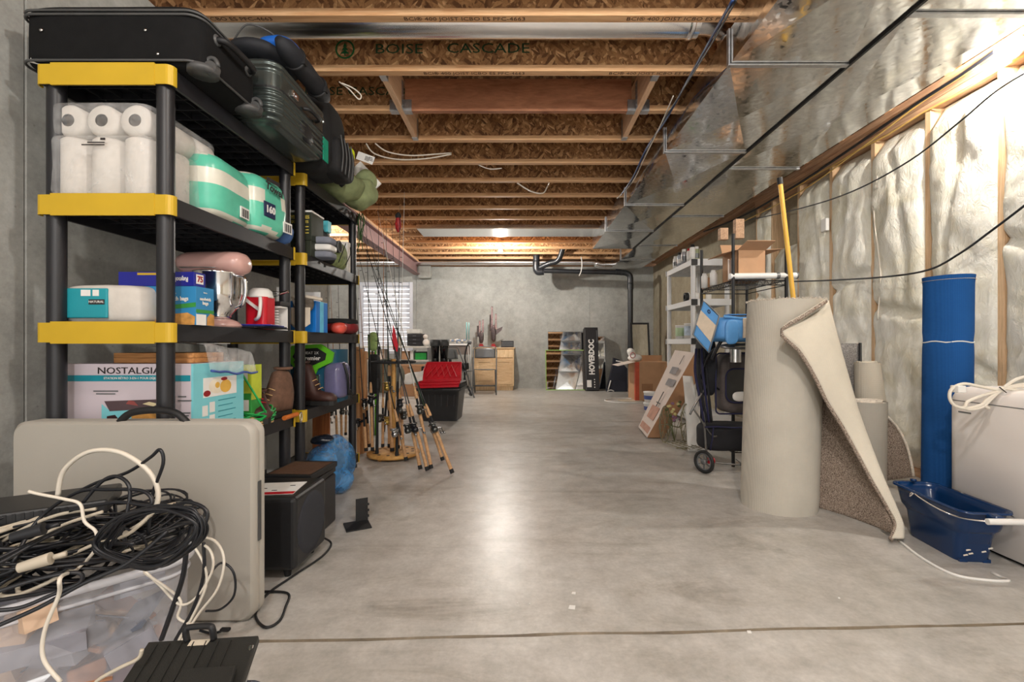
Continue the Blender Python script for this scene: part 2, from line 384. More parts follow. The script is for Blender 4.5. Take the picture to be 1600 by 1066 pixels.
# left wall, the jog beyond the shelves, and the alcove wall
wl = MB(); wl.b2((-2.05, -2.5, 0), (-1.86, 1.70, 2.63)).b2((-2.05, 1.706, 0), (-1.855, 4.25, 2.63)).b2((XL, 4.25, 0), (-1.855, 4.4, 2.63)).b2((XL-.1, 4.4, 0), (XL, YB, 2.63)).b2((-1.9, 1.7, 0), (-1.875, 1.706, 2.63))
wall_left = tag(wl.build('wall_left', WALLM), kind='structure')
# right wall: concrete beyond, framed and insulated near
BROWNC = m_concrete('tan_wall_concrete', RGB(160,150,128), RGB(136,124,104), RGB(176,166,146), 0.9, (0.75, 0.9), 0.5)
wr = MB(); wr.b2((XR, 5.35, 0), (XR+.2, YB, z1)).b2((2.86, -2.5, 0), (3.0, 5.35, 2.63))
wall_right = tag(wr.build('wall_right', BROWNC), kind='structure')
b = MB(); b.b2((2.74, -2.5, 0), (2.86, 5.33, 0.038)); b.build('bottom_plate', PLATE, wall_right)
b = MB(); b.b2((2.735, -2.5, 2.50), (2.86, 5.33, 2.538)); b.build('top_plate', PLATE, wall_right)
b = MB(); b.b2((2.735, -2.5, 2.542), (2.86, 5.33, 2.58)); b.build('top_plate', PLATE, wall_right)
b = MB(); b.b2((2.70, -2.5, 2.584), (2.86, 9.4, 2.63)); b.build('top_plate', PLATE, wall_right)
b = MB(); b.b2((2.78, 5.3, 2.54), (2.86, 9.4, 2.58)); b.build('sill_plate', PLATE, wall_right)
studs = [5.30, 4.98, 4.50, 4.03, 3.55, 3.07, 2.60, 2.14, 1.66, 1.18, 0.7, 0.22, -.3, -.8]
sb = MB(); sb.box((0,0,0), (0.12, 0.038, 2.462)); so = None
for i, y in enumerate(studs):
    if so is None: so = sb.build('stud', STUD, wall_right, (2.80, y, 1.269))
    else:
        c = so.copy(); c.location = (2.80, y, 1.269); COL.objects.link(c)
INSU = None
def m_insul():
    m, nt, bs = nodes('fiberglass_batt'); co = coords(nt)
    a = noise_n(nt, co, 3.5, 5, 0.6, 0.8); c = noise_n(nt, co, 60, 4, 0.7, 0.8); f = noise_n(nt, coords(nt, (1, 1, .45)), 16, 5, .7, 2.0)
    k = mixc(nt, 1.0, ramp(nt, a, [(0.24, RGB(212,204,176)), (0.42, RGB(231,227,211)), (0.62, RGB(241,239,230))]), ramp(nt, f, [(0.3, (0.9,0.89,0.87,1)), (0.62, (1.02,1.02,1.02,1))]), 'MULTIPLY')
    nt.links.new(k, bs.inputs['Base Color']); bs.inputs['Roughness'].default_value = 0.9; bs.inputs['Specular IOR Level'].default_value = 0.12
    p = bump(nt, bs, f, 0.6, 0.02); bump(nt, bs, c, 0.4, 0.004, p)
    return m
INSU = m_insul()
def batt(ya, yb, z0, z1_, seed, bulge=0.07):
    b = MB(); W = yb-ya
    def f(u, v):
        y = ya+W*u; z = z0+(z1_-z0)*v
        e = max(0.0, 4*u*(1-u))**0.17*min(1, 14*min(v, 1-v)+0.15)
        q = Vector((y*3.2+seed*5, z*1.7, seed))
        lump = noise.noise(q)*0.035+noise.noise(q*2.7)*0.022+abs(noise.noise(q*5.5))*0.016
        crease = -0.05*math.exp(-((z-(1.15+0.35*math.sin(seed*2.1))-0.25*(u-.5)*math.sin(seed))/0.035)**2)
        crease2 = -0.03*math.exp(-((u-(.5+.2*math.sin(seed*3+z*2)))/0.05)**2)*(1 if z > 1.2 else .3)
        e0 = 0.016*noise.noise(Vector((seed, z*6, 0)))
        return (2.835-(bulge+0.035+lump+crease+crease2)*e, y+(e0 if u in (0,1) else 0), z)
    b.grid(lambda u, v: f(1-u, v), 16, 96)
    b.b2((2.83, ya, z0), (2.86, yb, z1_))
    return b
sy = sorted(studs)
for i in range(len(sy)-1):
    ov = (-0.002, -0.012, 0.008, -0.006)[i % 4]
    ya, yb = sy[i]+ov, sy[i+1]-(0.002, 0.012, -0.004)[i % 3]
    if 4.9 < yb < 5.2:   # torn-open bay further back
        batt(ya, yb, 0.04, 1.95, i+1.3, .06).build('insulation_batt', INSU, wall_right)
    else:
        batt(ya, yb, 0.04, 2.49, i+1, .10).build('insulation_batt', INSU, wall_right)
YPOLY = mat('yellow_sealant', RGB(226,190,110), 0.5)
b = MB(); b.tube([(2.735-0.004*math.sin(i), -2+i*0.15, 2.492+0.006*math.sin(i*1.7)) for i in range(48)], 0.007, 6); b.build('sealant_bead', YPOLY, wall_right)

# ceiling: subfloor, I-joists with flanges
cb = MB()
for i in range(10):
    cb.b2((XL, -2.5+i*1.22+0.002, 2.93), (3.0, -2.5+(i+1)*1.22-0.002, 2.95))
cb.b2((2.87, -2.5, 2.631), (2.9, 9.7, 2.93)); cb.b2((XL-.1, -2.5, 2.631), (XL-.05, 9.7, 2.93))
ceiling = tag(cb.build('ceiling', OSBF), kind='structure')
JY0, JS, JZ = 2.392, 0.481, 2.63
def joist_meshes(x0, x1):
    L = x1-x0; w1 = MB(); w1.box((0, 0, 0.15), (L, 0.011, 0.226)); f1 = MB(); f1.box((0, 0, 0.0195), (L, 0.050, 0.039)); return w1, f1, (x0+x1)/2
def place_joist(k, x0, x1, cache={}):
    key = (x0, x1)
    if key not in cache:
        w1, f1, cx = joist_meshes(x0, x1)
        o = w1.build('joist', OSB, ceiling, (cx, 0, JZ)); lo = f1.build('flange', JOISTM, o); up = f1.build('flange', JOISTM, o, (0, 0, 0.261)); cache[key] = o
        o.location = (cx, JY0+JS*k, JZ); return o
    o = copy_tree(cache[key], parent=ceiling); o.location = (key[0]/2+key[1]/2, JY0+JS*k, JZ); return o
JO = {}
for k in list(range(-6, 2))+list(range(3, 15)): JO[k] = place_joist(k, XL, 2.86)
place_joist(2, XL, -0.925); place_joist(2, 0.895, 2.86)
b = MB(); b.box((0, 0, 0), (1.66, 0.038, 0.235)); b.build('header_board', LUMBER, ceiling, (-0.025, JY0+2*JS, JZ+0.1175))
for x in (-0.885, 0.855):
    b = MB(); b.box((0, 0, 0), (0.038, 2*JS-0.055, 0.235)); b.build('trimmer_board', m_wood('trimmer_lumber', RGB(222,176,138), RGB(240,202,166), (20, 1.2, 20)) if x < 0 else MATS['trimmer_lumber'], ceiling, (x, JY0+2*JS, JZ+0.1175))
# joist hangers
for x, sd in ((-0.885, -1), (0.855, 1)):
    for yy, dy in ((JY0+JS+0.05, 0), (JY0+3*JS-0.05, 1)):
        h = MB(); h.box((x, yy, JZ-0.002), (0.044, 0.06, 0.003)); h.box((x-0.021, yy, JZ+0.08), (0.002, 0.05, 0.16)); h.box((x+0.021, yy, JZ+0.08), (0.002, 0.05, 0.16))
        h.build('joist_hanger', GALVD, ceiling)
    for sx in (-1, 1):
        h = MB(); yy = JY0+2*JS; xx = x+sx*0.05
        h.box((xx, yy, JZ-0.002), (0.06, 0.054, 0.003)); h.box((x+sx*0.0205, yy-0.045, JZ+0.1), (0.003, 0.05, 0.2)); h.box((xx, yy-0.026, JZ+0.04), (0.06, 0.002, 0.08))
        for q in range(5): h.cyl((x+sx*0.022, yy-0.05, JZ+0.03+q*0.035), (x+sx*0.026, yy-0.05, JZ+0.03+q*0.035), 0.004, n=6)
        h.build('joist_hanger', GALVD, ceiling)
# printing on the joists
def stamp(s_, x, y, z, size, mt, under=False, sx=1.0, name='stamped_lettering'):
    M = Matrix.Translation((x, y, z)) @ (Matrix.Rotation(PI, 4, 'X') if under else Matrix.Rotation(PI/2, 4, 'X'))
    return text(s_, size, mt, ceiling, M, 0.0004, name, sx, 'LEFT')
yw = JY0+JS-0.0062
stamp('BOISE', P(585, 78, yw)[0], yw, P(585, 77, yw)[2], 0.088, GINK, False, 1.35)
stamp('CASCADE', P(697, 78, yw)[0], yw, P(700, 76, yw)[2], 0.088, GINK, False, 1.35)
for k in (0, 1):
    y = JY0+JS*k; s_ = 'BCI\u00ae 400 JOIST ICBO ES PFC-4663'
    for x in (-1.95, -0.62, 0.55, 1.7): stamp(s_, x, y, JZ-0.0006, 0.036, BRINK, True, 1.2)
y = JY0+3*JS-.0062
stamp('BOISE CASCADE', -1.6, JY0+2*JS-.0062, JZ+.15, 0.085, GINK, False, 1.3)
b = MB(); c_ = P(539, 77, yw); n_ = 28
for i in range(n_):
    a0 = 2*PI*i/n_; a1 = 2*PI*(i+1)/n_
    b.add([c_+Vector((math.cos(a)*r, 0, math.sin(a)*r)) for a, r in ((a0,.05),(a1,.05),(a1,.061),(a0,.061))], [(0,1,2,3)])
for t in range(3):
    zz = 0.028-0.022*t; ww = 0.014+0.008*t
    b.add([c_+Vector(q) for q in ((0,0,zz+.014),(-ww,0,zz-.012),(ww,0,zz-.012))], [(0,1,2)])
b.add([c_+Vector(q) for q in ((-.004,0,-.02),(.004,0,-.02),(.004,0,-.042),(-.004,0,-.042))], [(0,1,2,3)])
b.build('tree_stamp', mat('bright_green_ink', RGB(14,92,44), 0.8, 0, .2, 40), ceiling, (0, -0.0004, 0))
# sheet-metal return panning between two joists
b = MB(); b.box((-0.2, JY0+9.5*JS, JZ-0.004), (2.7, JS+0.02, 0.003)); b.grid(lambda u, v: (-1.55+2.7*u, JY0+9*JS-0.035, JZ+0.0+0.05*v), 30, 1)
pan = tag(b.build('sheet_metal_panning', GALVP), 'flat silver sheet metal closing a joist bay near far bulb', 'sheet metal')
# window in the far wall
WF = mat('window_vinyl', RGB(206,208,216), 0.4, 0, .03, 4)
win = tag(MB().b2((wx0, YB+.02, wz0), (wx0+.07, YB+.12, wz1)).b2((wx1-.075, YB+.0, wz0), (wx1, YB+.12, wz1)).b2((wx0+.071, YB+.02, wz0), (wx1-.076, YB+.12, wz0+.06)).b2((wx0+.071, YB+.02, wz1-.08), (wx1-.076, YB+.12, wz1)).build('window_1', WF, None, None, .006), kind='structure')
SL = mat('window_slat_white', RGB(232,234,240), 0.5, 0, .02, 4)
sb = MB(); sb.add([(-.49,-.045,-.046),(.49,-.045,-.046),(.49,.03,-.03),(-.49,.03,-.03),(-.49,.015,.044),(.49,.015,.044),(.49,.03,.044),(-.49,.03,.044)], [(0,3,2,1),(4,5,6,7),(0,1,5,4),(1,2,6,5),(2,3,7,6),(3,0,4,7)]); s0 = None
for i in range(14):
    if s0 is None: s0 = sb.build('slat', SL, win, (-2.835, YB+.09, wz0+.11+i*.1))
    else: c = s0.copy(); c.location = (-2.835, YB+.09, wz0+.11+i*.1); COL.objects.link(c)
# concrete pier under the beam end
b = MB(); b.b2((-2.13, 9.35, 2.28), (-1.87, 9.6, 2.54)); b.build('beam_pocket', WALLM, wall_back, None, .02)
# steel beam with wood plate
PRIM = mat('red_oxide_primer', RGB(150,118,116), 0.6, .2, .1, 5)
bm_ = thing('steel_beam', 'dull pink primed steel beam running back beside the window', 'beam', (0,0,0))
b = MB(); bx = -2.16; y0, y1 = 4.3, 9.42
b.b2((bx-.07, y0, 2.355), (bx+.07, y1, 2.367)).b2((bx-.07, y0, 2.575), (bx+.07, y1, 2.587)).b2((bx-.005, y0, 2.36), (bx+.005, y1, 2.58)); b.build('steel_section', PRIM, bm_, None, .002)
b = MB(); b.b2((bx-.07, y0, 2.588), (bx+.075, y1, 2.626)); b.build('wood_plate', JOISTM, bm_)

# ---------------------------------------------------------------- ducts
DZ = 2.44
def panel(b, x0, x1, y0, y1, z, dep=0.022, m=0):     # cross-broken bottom sheet
    c = ((x0+x1)/2, (y0+y1)/2, z-dep); b.add([(x0,y0,z),(x1,y0,z),(x1,y1,z),(x0,y1,z),c], [(0,4,1),(1,4,2),(2,4,3),(3,4,0)], m)
def side(b, x, y0, y1, z0, z1_, dep, m=0):
    c = (x-dep, (y0+y1)/2, (z0+z1_)/2); b.add([(x,y0,z0),(x,y1,z0),(x,y1,z1_),(x,y0,z1_),c], [(0,1,4),(1,2,4),(2,3,4),(3,0,4)], m)
def duct(name, label, x0, x1, ys, ztop=2.628):
    t = thing(name, label, 'duct')
    for i in range(len(ys)-1):
        b = MB(); a, c = ys[i], ys[i+1]
        panel(b, x0, x1, a, c, DZ); side(b, x0, a, c, DZ, ztop, 0.006); side(b, x1, a, c, DZ, ztop, -0.006)
        b.add([(x0,a,ztop),(x1,a,ztop),(x1,c,ztop),(x0,c,ztop)], [(0,1,2,3)])
        if i == len(ys)-2: b.add([(x0,c,DZ),(x1,c,DZ),(x1,c,ztop),(x0,c,ztop)], [(0,1,2,3)])
        b.build('duct_section', GALV, t)
        if i < len(ys)-2:
            b = MB(); b.b2((x0-.008, c-.014, DZ-.012), (x1+.008, c+.014, DZ-.002)); b.b2((x0-.012, c-.014, DZ-.012), (x0-.002, c+.014, ztop)); b.build('drive_cleat', GALVD, t, None, .002)
    return t
d1 = duct('air_duct', 'wide galvanised duct trunk with crisp lower left edge under the joists', 1.13, 1.765, [-1.6, -.1, 1.05, 2.47, 3.59, 4.96, 6.1, 7.25])
d2 = duct('air_duct', 'galvanised duct trunk hung close along the insulated wall top', 1.785, 2.39, [-1.6, .6, 2.09, 3.93, 5.4, 7.0, 8.2, 9.2])
b = MB(); b.b2((1.768, -1.6, DZ-.012), (1.782, 7.25, DZ+.02)); b.build('joint_gap_strip', BLK2, d1)
b = MB(); b.cyl((1.8, 9.0, 2.50), (1.66, 9.0, 2.5), .085, n=20, m=0); b.tube(spline([(1.66,9,2.5),(1.56,9,2.5),(1.46,8.99,2.53)], 4), [.085]*9, 20); b.build('round_takeoff', GALVP, d2)
rp = thing('round_duct', 'bright round metal pipe between the two nearest joists', 'duct')
b = MB(); b.cyl((-1.9, 2.64, 2.79), (1.02, 2.64, 2.79), .088, n=28, cap=False); b.build('pipe', GALVP, rp)
b = MB(); b.tube([(.96, 2.64, 2.79),(.985,2.64,2.79),(.99,2.64,2.79)], .093, 28); b.tube(spline([(1.0,2.64,2.8),(1.12,2.65,2.8),(1.22,2.68,2.76),(1.25,2.7,2.66)], 5), .079, 24); b.build('elbow', GALVP, rp)
rp = thing('round_duct', 'long round metal pipe running along the top of the far wall', 'duct')
b = MB(); b.cyl((-3.9, 9.25, 2.585), (1.5, 9.25, 2.585), .055, n=18); b.build('pipe', GALVP, rp)
# black drain pipe
ABS_ = mat('black_drain_plastic', RGB(36,38,42), 0.35)
dp = thing('drain_pipe', 'black plastic drain pipe bending from the joists down the far wall', 'pipe')
def seg_(name, pts, r=.05): MB().tube(spline(pts, 5), r, 14).build(name, ABS_, dp)
yd = 8.75; X = lambda px: (px-VX)*yd/FPX; Z = lambda py: CH+(VY-py)*yd/FPX
seg_('vertical_pipe', [(X(985), yd, 0.0), (X(985), yd, 1.2), (X(985), yd, Z(442))]); seg_('elbow', [(X(985), yd, Z(444)), (X(984.5), yd, Z(432)), (X(979), yd, Z(427)), (X(970), yd, Z(426))], .056)
seg_('horizontal_pipe', [(X(972), yd, Z(426)), (X(900), yd, Z(424.5)), (X(842), yd, Z(423))], .045); seg_('vertical_pipe', [(X(838), yd, Z(424)), (X(838), yd, Z(397))], .062)
seg_('elbow', [(X(838), yd, Z(408)), (X(838), yd, Z(420)), (X(841), yd, Z(425)), (X(848), yd, Z(424.5))], .066)
seg_('branch_pipe', [(X(842), yd, Z(419)), (X(858), yd-.1, Z(413)), (X(868), yd-.15, Z(411)), (X(874), yd-.2, Z(404)), (X(882), yd-.3, Z(378))], .05)
for q in (846, 966, 985): b = MB(); b.cyl((X(q)-.05 if q < 985 else X(985), yd, Z(425) if q < 985 else Z(452)), (X(q)+.05 if q < 985 else X(985), yd, Z(425.5) if q < 985 else Z(444)), .058, n=14); b.build('coupling', ABS_, dp)
b = MB(); b.tube(spline([P(908, 402, yd-.2), P(909.5, 412, yd-.2), P(908, 424, yd-.2), P(905, 431, yd-.2)], 4), .01, 6); b.build('hanging_wire', WHP, dp)

# ---------------------------------------------------------------- bare bulbs
def bulb(loc, st, label, horiz=None):
    t = thing('light_bulb', label, 'light bulb', loc)
    M = Matrix.Identity(4) if horiz is None else Matrix.Rotation(horiz, 4, 'Y')
    b = MB(); b.lathe([(0.0,-.062),(.015,-.06),(.028,-.05),(.032,-.036),(.028,-.02),(.016,-.004),(.013,.004),(0,.004)], n=20, M=M); g = b.build('bulb_glass', glow('bulb_glow_%d' % int(st), (1.0,0.95,0.87,1), st), t)
    b = MB(); b.lathe([(.014,.002),(.016,.02),(.03,.024),(.055,.03),(.055,.04),(0,.04)], n=20, M=M); b.build('socket', WHT, t)
    return t
bf = P(782, 392, 7.75); bulb((bf.x, bf.y, bf.z+.03), BULB_FAR, 'glowing bare bulb in a white socket near the far wall')
br = P(1567, 75, 2.44); bulb((br.x+.03, br.y, br.z), BULB_RIGHT, 'glowing bare bulb beside the duct above the insulated wall', PI/2)
# ================================================================ LEFT: shelving units
SX0, SX1 = -1.668, -1.213          # back and front faces of the units
SURF = [0.10, 0.546, 0.991, 1.432, 1.881]
def plastic_shelf(name, label, loc, w_, L, matm, capm, H=1.86, group=None, levels=SURF, cap_len=0.020):
    # local frame: x across (0 = back .. w), y along the length, z up
    t = thing(name, label, 'shelf', loc, 0, group); r = .027
    pm = MB(); 
    for z0, z1_ in [(0, levels[-1]-.03)]: pm.cyl((0,0,z0), (0,0,z1_), r, n=16); pm.cyl((0,0,0), (0,0,.02), r+.006, n=16)
    po = None
    for x, y in ((.034,.028), (w_-.038,.028), (.034,L-.028), (w_-.038,L-.028)):
        if po is None: po = pm.build('post', matm, t, (x, y, 0))
        else: c = po.copy(); c.parent = t; c.location = (x, y, 0); COL.objects.link(c)
    s = MB(); h = .062
    s.b2((0.004, 0, -h), (w_, .012, 0)); s.b2((0.004, L-.012, -h), (w_, L, 0)); s.b2((0.004, .012, -h), (.016, L-.012, 0)); s.b2((w_-.012, .012, -h), (w_, L-.012, 0))
    s.b2((.016, .012, -.008), (w_-.012, L-.012, -.002))
    ny = int(L/.075)
    for i in range(1, ny): s.b2((.016, i*L/ny-.002, -.034), (w_-.012, i*L/ny+.002, -.008))
    for i in range(1, 6): s.b2((i*w_/6-.002, .012, -.03), (i*w_/6+.002, L-.012, -.008))
    capb = MB()
    # cap: a U-shaped band round the end of the shelf
    rc_ = .018; path = [(-.006, cap_len)]+[(-.006+rc_-rc_*math.cos(a), -.006+rc_-rc_*math.sin(a)) for a in [i*PI/8 for i in range(5)]]
    path += [(w_+.006-rc_+rc_*math.sin(a), -.006+rc_-rc_*math.cos(a)) for a in [i*PI/8 for i in range(5)]]+[(w_+.006, cap_len)]
    n = len(path)
    vs = [(x, y, -h-.003) for x, y in path]+[(x, y, .003) for x, y in path]
    capb.add(vs, [(i, i+1, n+i+1, n+i) for i in range(n-1)]); capb.b2((.05, -.0085, -h-.006), (w_-.05, -.0055, .006))
    far = MB(); far.add([(x, L-y, z) for x, y, z in vs], [(i+1, i, n+i, n+i+1) for i in range(n-1)])
    so = None
    for z in levels:
        if so is None:
            so = s.build('shelf', matm, t, (0, 0, z), .0015); co = capb.build('end_cap', capm, t, (0, 0, z), 0, 2, .004); fo = far.build('end_cap', capm, t, (0, 0, z), 0, 2, .004)
        else:
            for q in (so, co, fo):
                c = q.copy(); c.parent = t; c.location = (0, 0, z); COL.objects.link(c)
    return t
U1 = plastic_shelf('shelving_unit', 'black plastic shelving unit with long yellow end caps behind folded white table', (SX0, 1.572, 0), .455, .86, BLKP, YEL)
U2 = copy_tree(U1, (SX0-.012, 2.565, 0), None, 'second black plastic shelving unit with yellow corners, farther from the camera beside fishing rods')

# ---- paper rolls pack
CREAM = mat('white_tissue', RGB(210,204,196), 0.9, 0, .05, 30, .2, 120); CORE = mat('roll_core_card', RGB(96,84,72), 0.9)
def wrap_mat(name, tint, a=.3, rough=.18):
    m, nt, bs = nodes(name); co = coords(nt); bs.inputs['Base Color'].default_value = tint; bs.inputs['Roughness'].default_value = rough
    bs.inputs['Specular IOR Level'].default_value = .7
    nt.links.new(ramp(nt, noise_n(nt, co, 7, 4, .7, 1.5), [(.35, (a*.5,)*3+(1,)), (.7, (min(1, a*1.5),)*3+(1,))]), bs.inputs['Alpha'])
    bump(nt, bs, noise_n(nt, co, 16, 4, .6, 2.5), .8, .012); MATS[name] = m; return m
FILM = wrap_mat('clear_film', (.9,.9,.9,1), .22)
def roll_pack():
    t = thing('paper_roll_pack', 'plastic wrapped pack of white paper rolls on the near black shelf', 'paper rolls', (-1.587, 1.70, SURF[3]))
    R = .057
    r = MB(); r.lathe([(.02,.002),(R-.008,.0),(R,.01),(R,.205),(R-.008,.214),(.02,.213)], n=24); ro = None
    for i in range(3):
        for j in range(3):
            if ro is None: ro = r.build('roll', CREAM, t, (i*.117, j*.117-.06, 0))
            else: c = ro.copy(); c.parent = t; c.location = (i*.117, j*.117-.06, 0); COL.objects.link(c)
    q = MB(); M = Matrix.Rotation(PI/2, 4, 'X'); q.lathe([(.022,.0),(R-.01,.0),(R,.008),(R,.1),(R-.01,.108),(.022,.108)], n=24, M=M)
    k = MB(); k.lathe([(0,.012),(.0215,.012),(.0215,.0),(.0235,-.001),(.0235,.1)], n=20, M=M); q0 = None
    for i in range(3):
        for j in range(3):
            p = (i*.117, j*.115+.0, .272)
            if q0 is None: q0 = q.build('roll', CREAM, t, p); k0 = k.build('core', CORE, q0)
            else:
                c = q0.copy(); c.parent = t; c.location = p; COL.objects.link(c); c2 = k0.copy(); c2.parent = c; COL.objects.link(c2)
    f = MB(); f.pillow((.117, .057, .108), (.36, .37, .222), 14, (.003, 9), 22, seed=1); f.pillow((.117, .057, .272), (.362, .372, .124), 9, (.003, 9), 18, seed=2); f.build('film_wrap', FILM, t)
    b = MB(); b.b2((.09,-.132,.182),(.15,-.1315,.186)); b.b2((.07,-.132,.174),(.15,-.1315,.178)); b.b2((.135,-.132,.192),(.152,-.1315,.2)); b.build('print', INK, t)
    return t
roll_pack()
# ---- towel packs
TEAL = mat('mint_film', RGB(96,196,168), .3, 0, .14, 9, .5, 14); TEALW = mat('film_over_white', RGB(222,220,206), .3, 0, .08, 12, .5, 16); NAVY = mat('navy', RGB(24,36,76), .5)
def towel_pack(label, c, d, rz, seed, front):
    t = thing('towel_pack', label, 'towel pack', c, rz, 'mint packs of paper towels on the second shelf')
    b = MB(); b.pillow((0,0,d[2]/2), d, 5, (.012, 7), 26, seed=seed)
    for i, q in enumerate(b.f):
        ct = sum((b.v[k] for k in q), Vector())/len(q); w_ = ct.z/d[2]+.07*noise.noise(ct*8+Vector((seed,0,0)))
        if (.60 < w_ < .68) or w_ > .93 or (.04 < w_ < .12) or (abs(ct.y) < .05 and .45 < w_ < .62 and seed == 3): b.m[i] = 1
    b.build('wrapped_rolls', [TEAL, TEALW], t)
    k = MB(); x = d[0]/2+.004
    if front:
        text('Towel', .050, INK, t, face_right(x+.012, -.01, d[2]*.76, -.1), bold=.0015, sx=.95)
        k.b2((x-.006,-.07,d[2]*.3),(x+.004,.01,d[2]*.54)); k.build('badge', NAVY, t, None, .003); text('160', .045, WHT, t, face_right(x+.0065, -.03, d[2]*.42), bold=.002)
        k = MB(); k.b2((x,-.05,d[2]*.87),(x+.003,.04,d[2]*.93)); k.build('badge', INK, t)
    k = MB()
    y0 = .075 if front else .02
    k.b2((x-.004,y0,d[2]*.16),(x+.002,y0+.065,d[2]*.34)); k.build('barcode_patch', WHP, t)
    k = MB()
    for i in range(7): k.b2((x+.002,y0+.006+i*.008,d[2]*.18),(x+.003,y0+.009+i*.008+(i%2)*.002,d[2]*.31))
    k.build('barcode', INK, t); return t
towel_pack('mint green film pack of paper towels between the white rolls and the shelf post', (-1.40, 1.96, SURF[3]), (.34, .30, .275), .05, 3, False)
towel_pack('crinkled mint green towel pack printed Towel and 160 leaning out over the shelf rail', (-1.38, 2.22, SURF[3]), (.36, .27, .30), -.12, 5, True)
BLUCL = mat('blue_cloth', RGB(70,104,160), .8, 0, .15, 12, .3, 60); GRYCL = mat('grey_cloth', RGB(120,124,136), .9, 0, .15, 12, .4, 80)
b = MB(); b.pillow((0,0,.06),(.2,.1,.13),2.6,(.02,9),16,seed=9); tag(b.build('cloth_bag', BLUCL, None, (-1.30, 2.39, SURF[3]), rot=(.0,0,0)), 'blue cloth bag squeezed behind the mint towel pack', 'bag')
# ---- tier 3 of the near unit
NAPT = mat('teal_label', RGB(34,150,164), .5, 0, .05, 6)
t = thing('napkin_pack', 'white wrapped napkin pack with a teal label on the near shelf', 'napkins', (-1.50, 1.74, SURF[2]))
b = MB(); b.pillow((0,0,.072),(.325,.24,.146),6,(.006,8),22,seed=4); b.build('wrapped_napkins', CREAM, t)
b = MB(); b.b2((-.145,-.127,.022),(.03,-.1185,.128)); b.build('label', NAPT, t, None, .004)
for q_ in (((-.137,-.128,.07),(-.117,-.1272,.115)), ((-.062,-.128,.1),(-.028,-.1272,.122)), ((-.02,-.128,.1),(.002,-.1272,.122))): b = MB(); b.b2(*q_); b.build('label_patch', WHP, t)
b = MB(); [b.b2((-.135+i*.0035,-.1285,.075),(-.1335+i*.0035,-.128,.11)) for i in range(5)]; b.b2((-.034,-.1285,.07),(.022,-.1275,.088)); b.build('print', INK, t)
text('NATURAL', .012, WHT, t, face_cam(-.006,-.1292,.079))
BAGB = mat('box_blue', RGB(44,132,186), .5, 0, .06, 5); BGR = mat('box_green', RGB(54,142,60), .5); BREAD = mat('bread_crust', RGB(196,142,72), .7, 0, .35, 30)
t = thing('sandwich_bag_box', 'light blue sandwich bags carton with bread picture behind the near shelf post', 'box', (-1.285, 1.715, SURF[2]))
b = MB(); b.b2((-.1,-.045,0),(.09,.052,.142)); b.build('carton', BAGB, t, None, .001)
b = MB(); b.add([(-.1,-.0458,.048),(.09,-.0458,.066),(.09,-.0458,.083),(-.1,-.0458,.062)],[(0,1,2,3)]); b.b2((.0902,-.045,.045),(.0908,.052,.058)); b.build('green_band', BGR, t)
b = MB(); b.add([(-.09,-.0462,.0),(.085,-.0462,.0),(.088,-.0462,.03),(.06,-.0462,.045),(.0,-.0462,.04),(-.05,-.0462,.03)],[(0,1,2,3,4,5)]); b.add([(.0915,.01,.0),(.0915,.052,.0),(.0915,.052,.04),(.0915,.03,.046),(.0915,.012,.03)],[(0,1,2,3,4)]); b.build('bread_picture', BREAD, t)
b = MB(); b.b2((.0903,-.044,.0),(.0909,.008,.04)); b.build('side_panel', WHP, t)
text('sandwich bags', .021, WHT, t, face_cam(.012,-.0465,.096), bold=.0006, sx=.85); text('resealable', .009, WHT, t, face_cam(-.0,-.0465,.116)); text('basics', .012, WHT, t, face_cam(-.02,-.0465,.13))
text('sandwich', .016, WHT, t, face_right(.0916,.003,.098), bold=.0005); text('bags', .018, WHT, t, face_right(.0916,.003,.083), bold=.0005); text('basics', .008, WHT, t, face_right(.0916,.003,.122))
DBL = mat('deep_blue_box', RGB(28,34,140), .4, 0, .05, 5)
t = thing('foil_wrap_box', 'dark blue wrap box lying upside down on the sandwich bags carton', 'box', (-1.32, 1.73, SURF[2]+.143))
b = MB(); b.b2((-.16,-.06,0),(.118,-.0,.052)); b.build('carton', DBL, t, None, .001)
text('Reynolds Wrap', .024, WHT, t, face_cam(.042,-.0606,.024, PI), bold=.0006, sx=.72); b = MB(); b.b2((-.09,-.0608,.04),(.0,-.0602,.048)); b.build('yellow_stripe', YEL, t)
b = MB(); b.b2((.1185,-.05,.01),(.119,-.012,.045)); b.build('side_print', WHP, t); text('75', .03, RED2, t, face_right(.1195,-.03,.027), bold=.001)
t = thing('red_and_blue_box', 'red carton with blue and white stripes half hidden behind the napkin pack', 'box', (-1.45, 1.93, SURF[2]))
b = MB(); b.b2((-.06,-.03,0),(.1,.03,.19)); b.build('carton', BAGB, t); b = MB(); b.b2((-.052,-.0315,.13),(.03,-.0305,.191)); b.build('red_panel', RED, t)
b = MB(); [b.tube(spline([(.0+i*.014,-.033,.12),(.01+i*.014,-.033,.15),(.045+i*.014,-.033,.185)],4),.0025,5) for i in range(3)]; b.build('white_stripes', WHT, t); text('AD', .02, WHT, t, face_cam(-.035,-.033,.15))
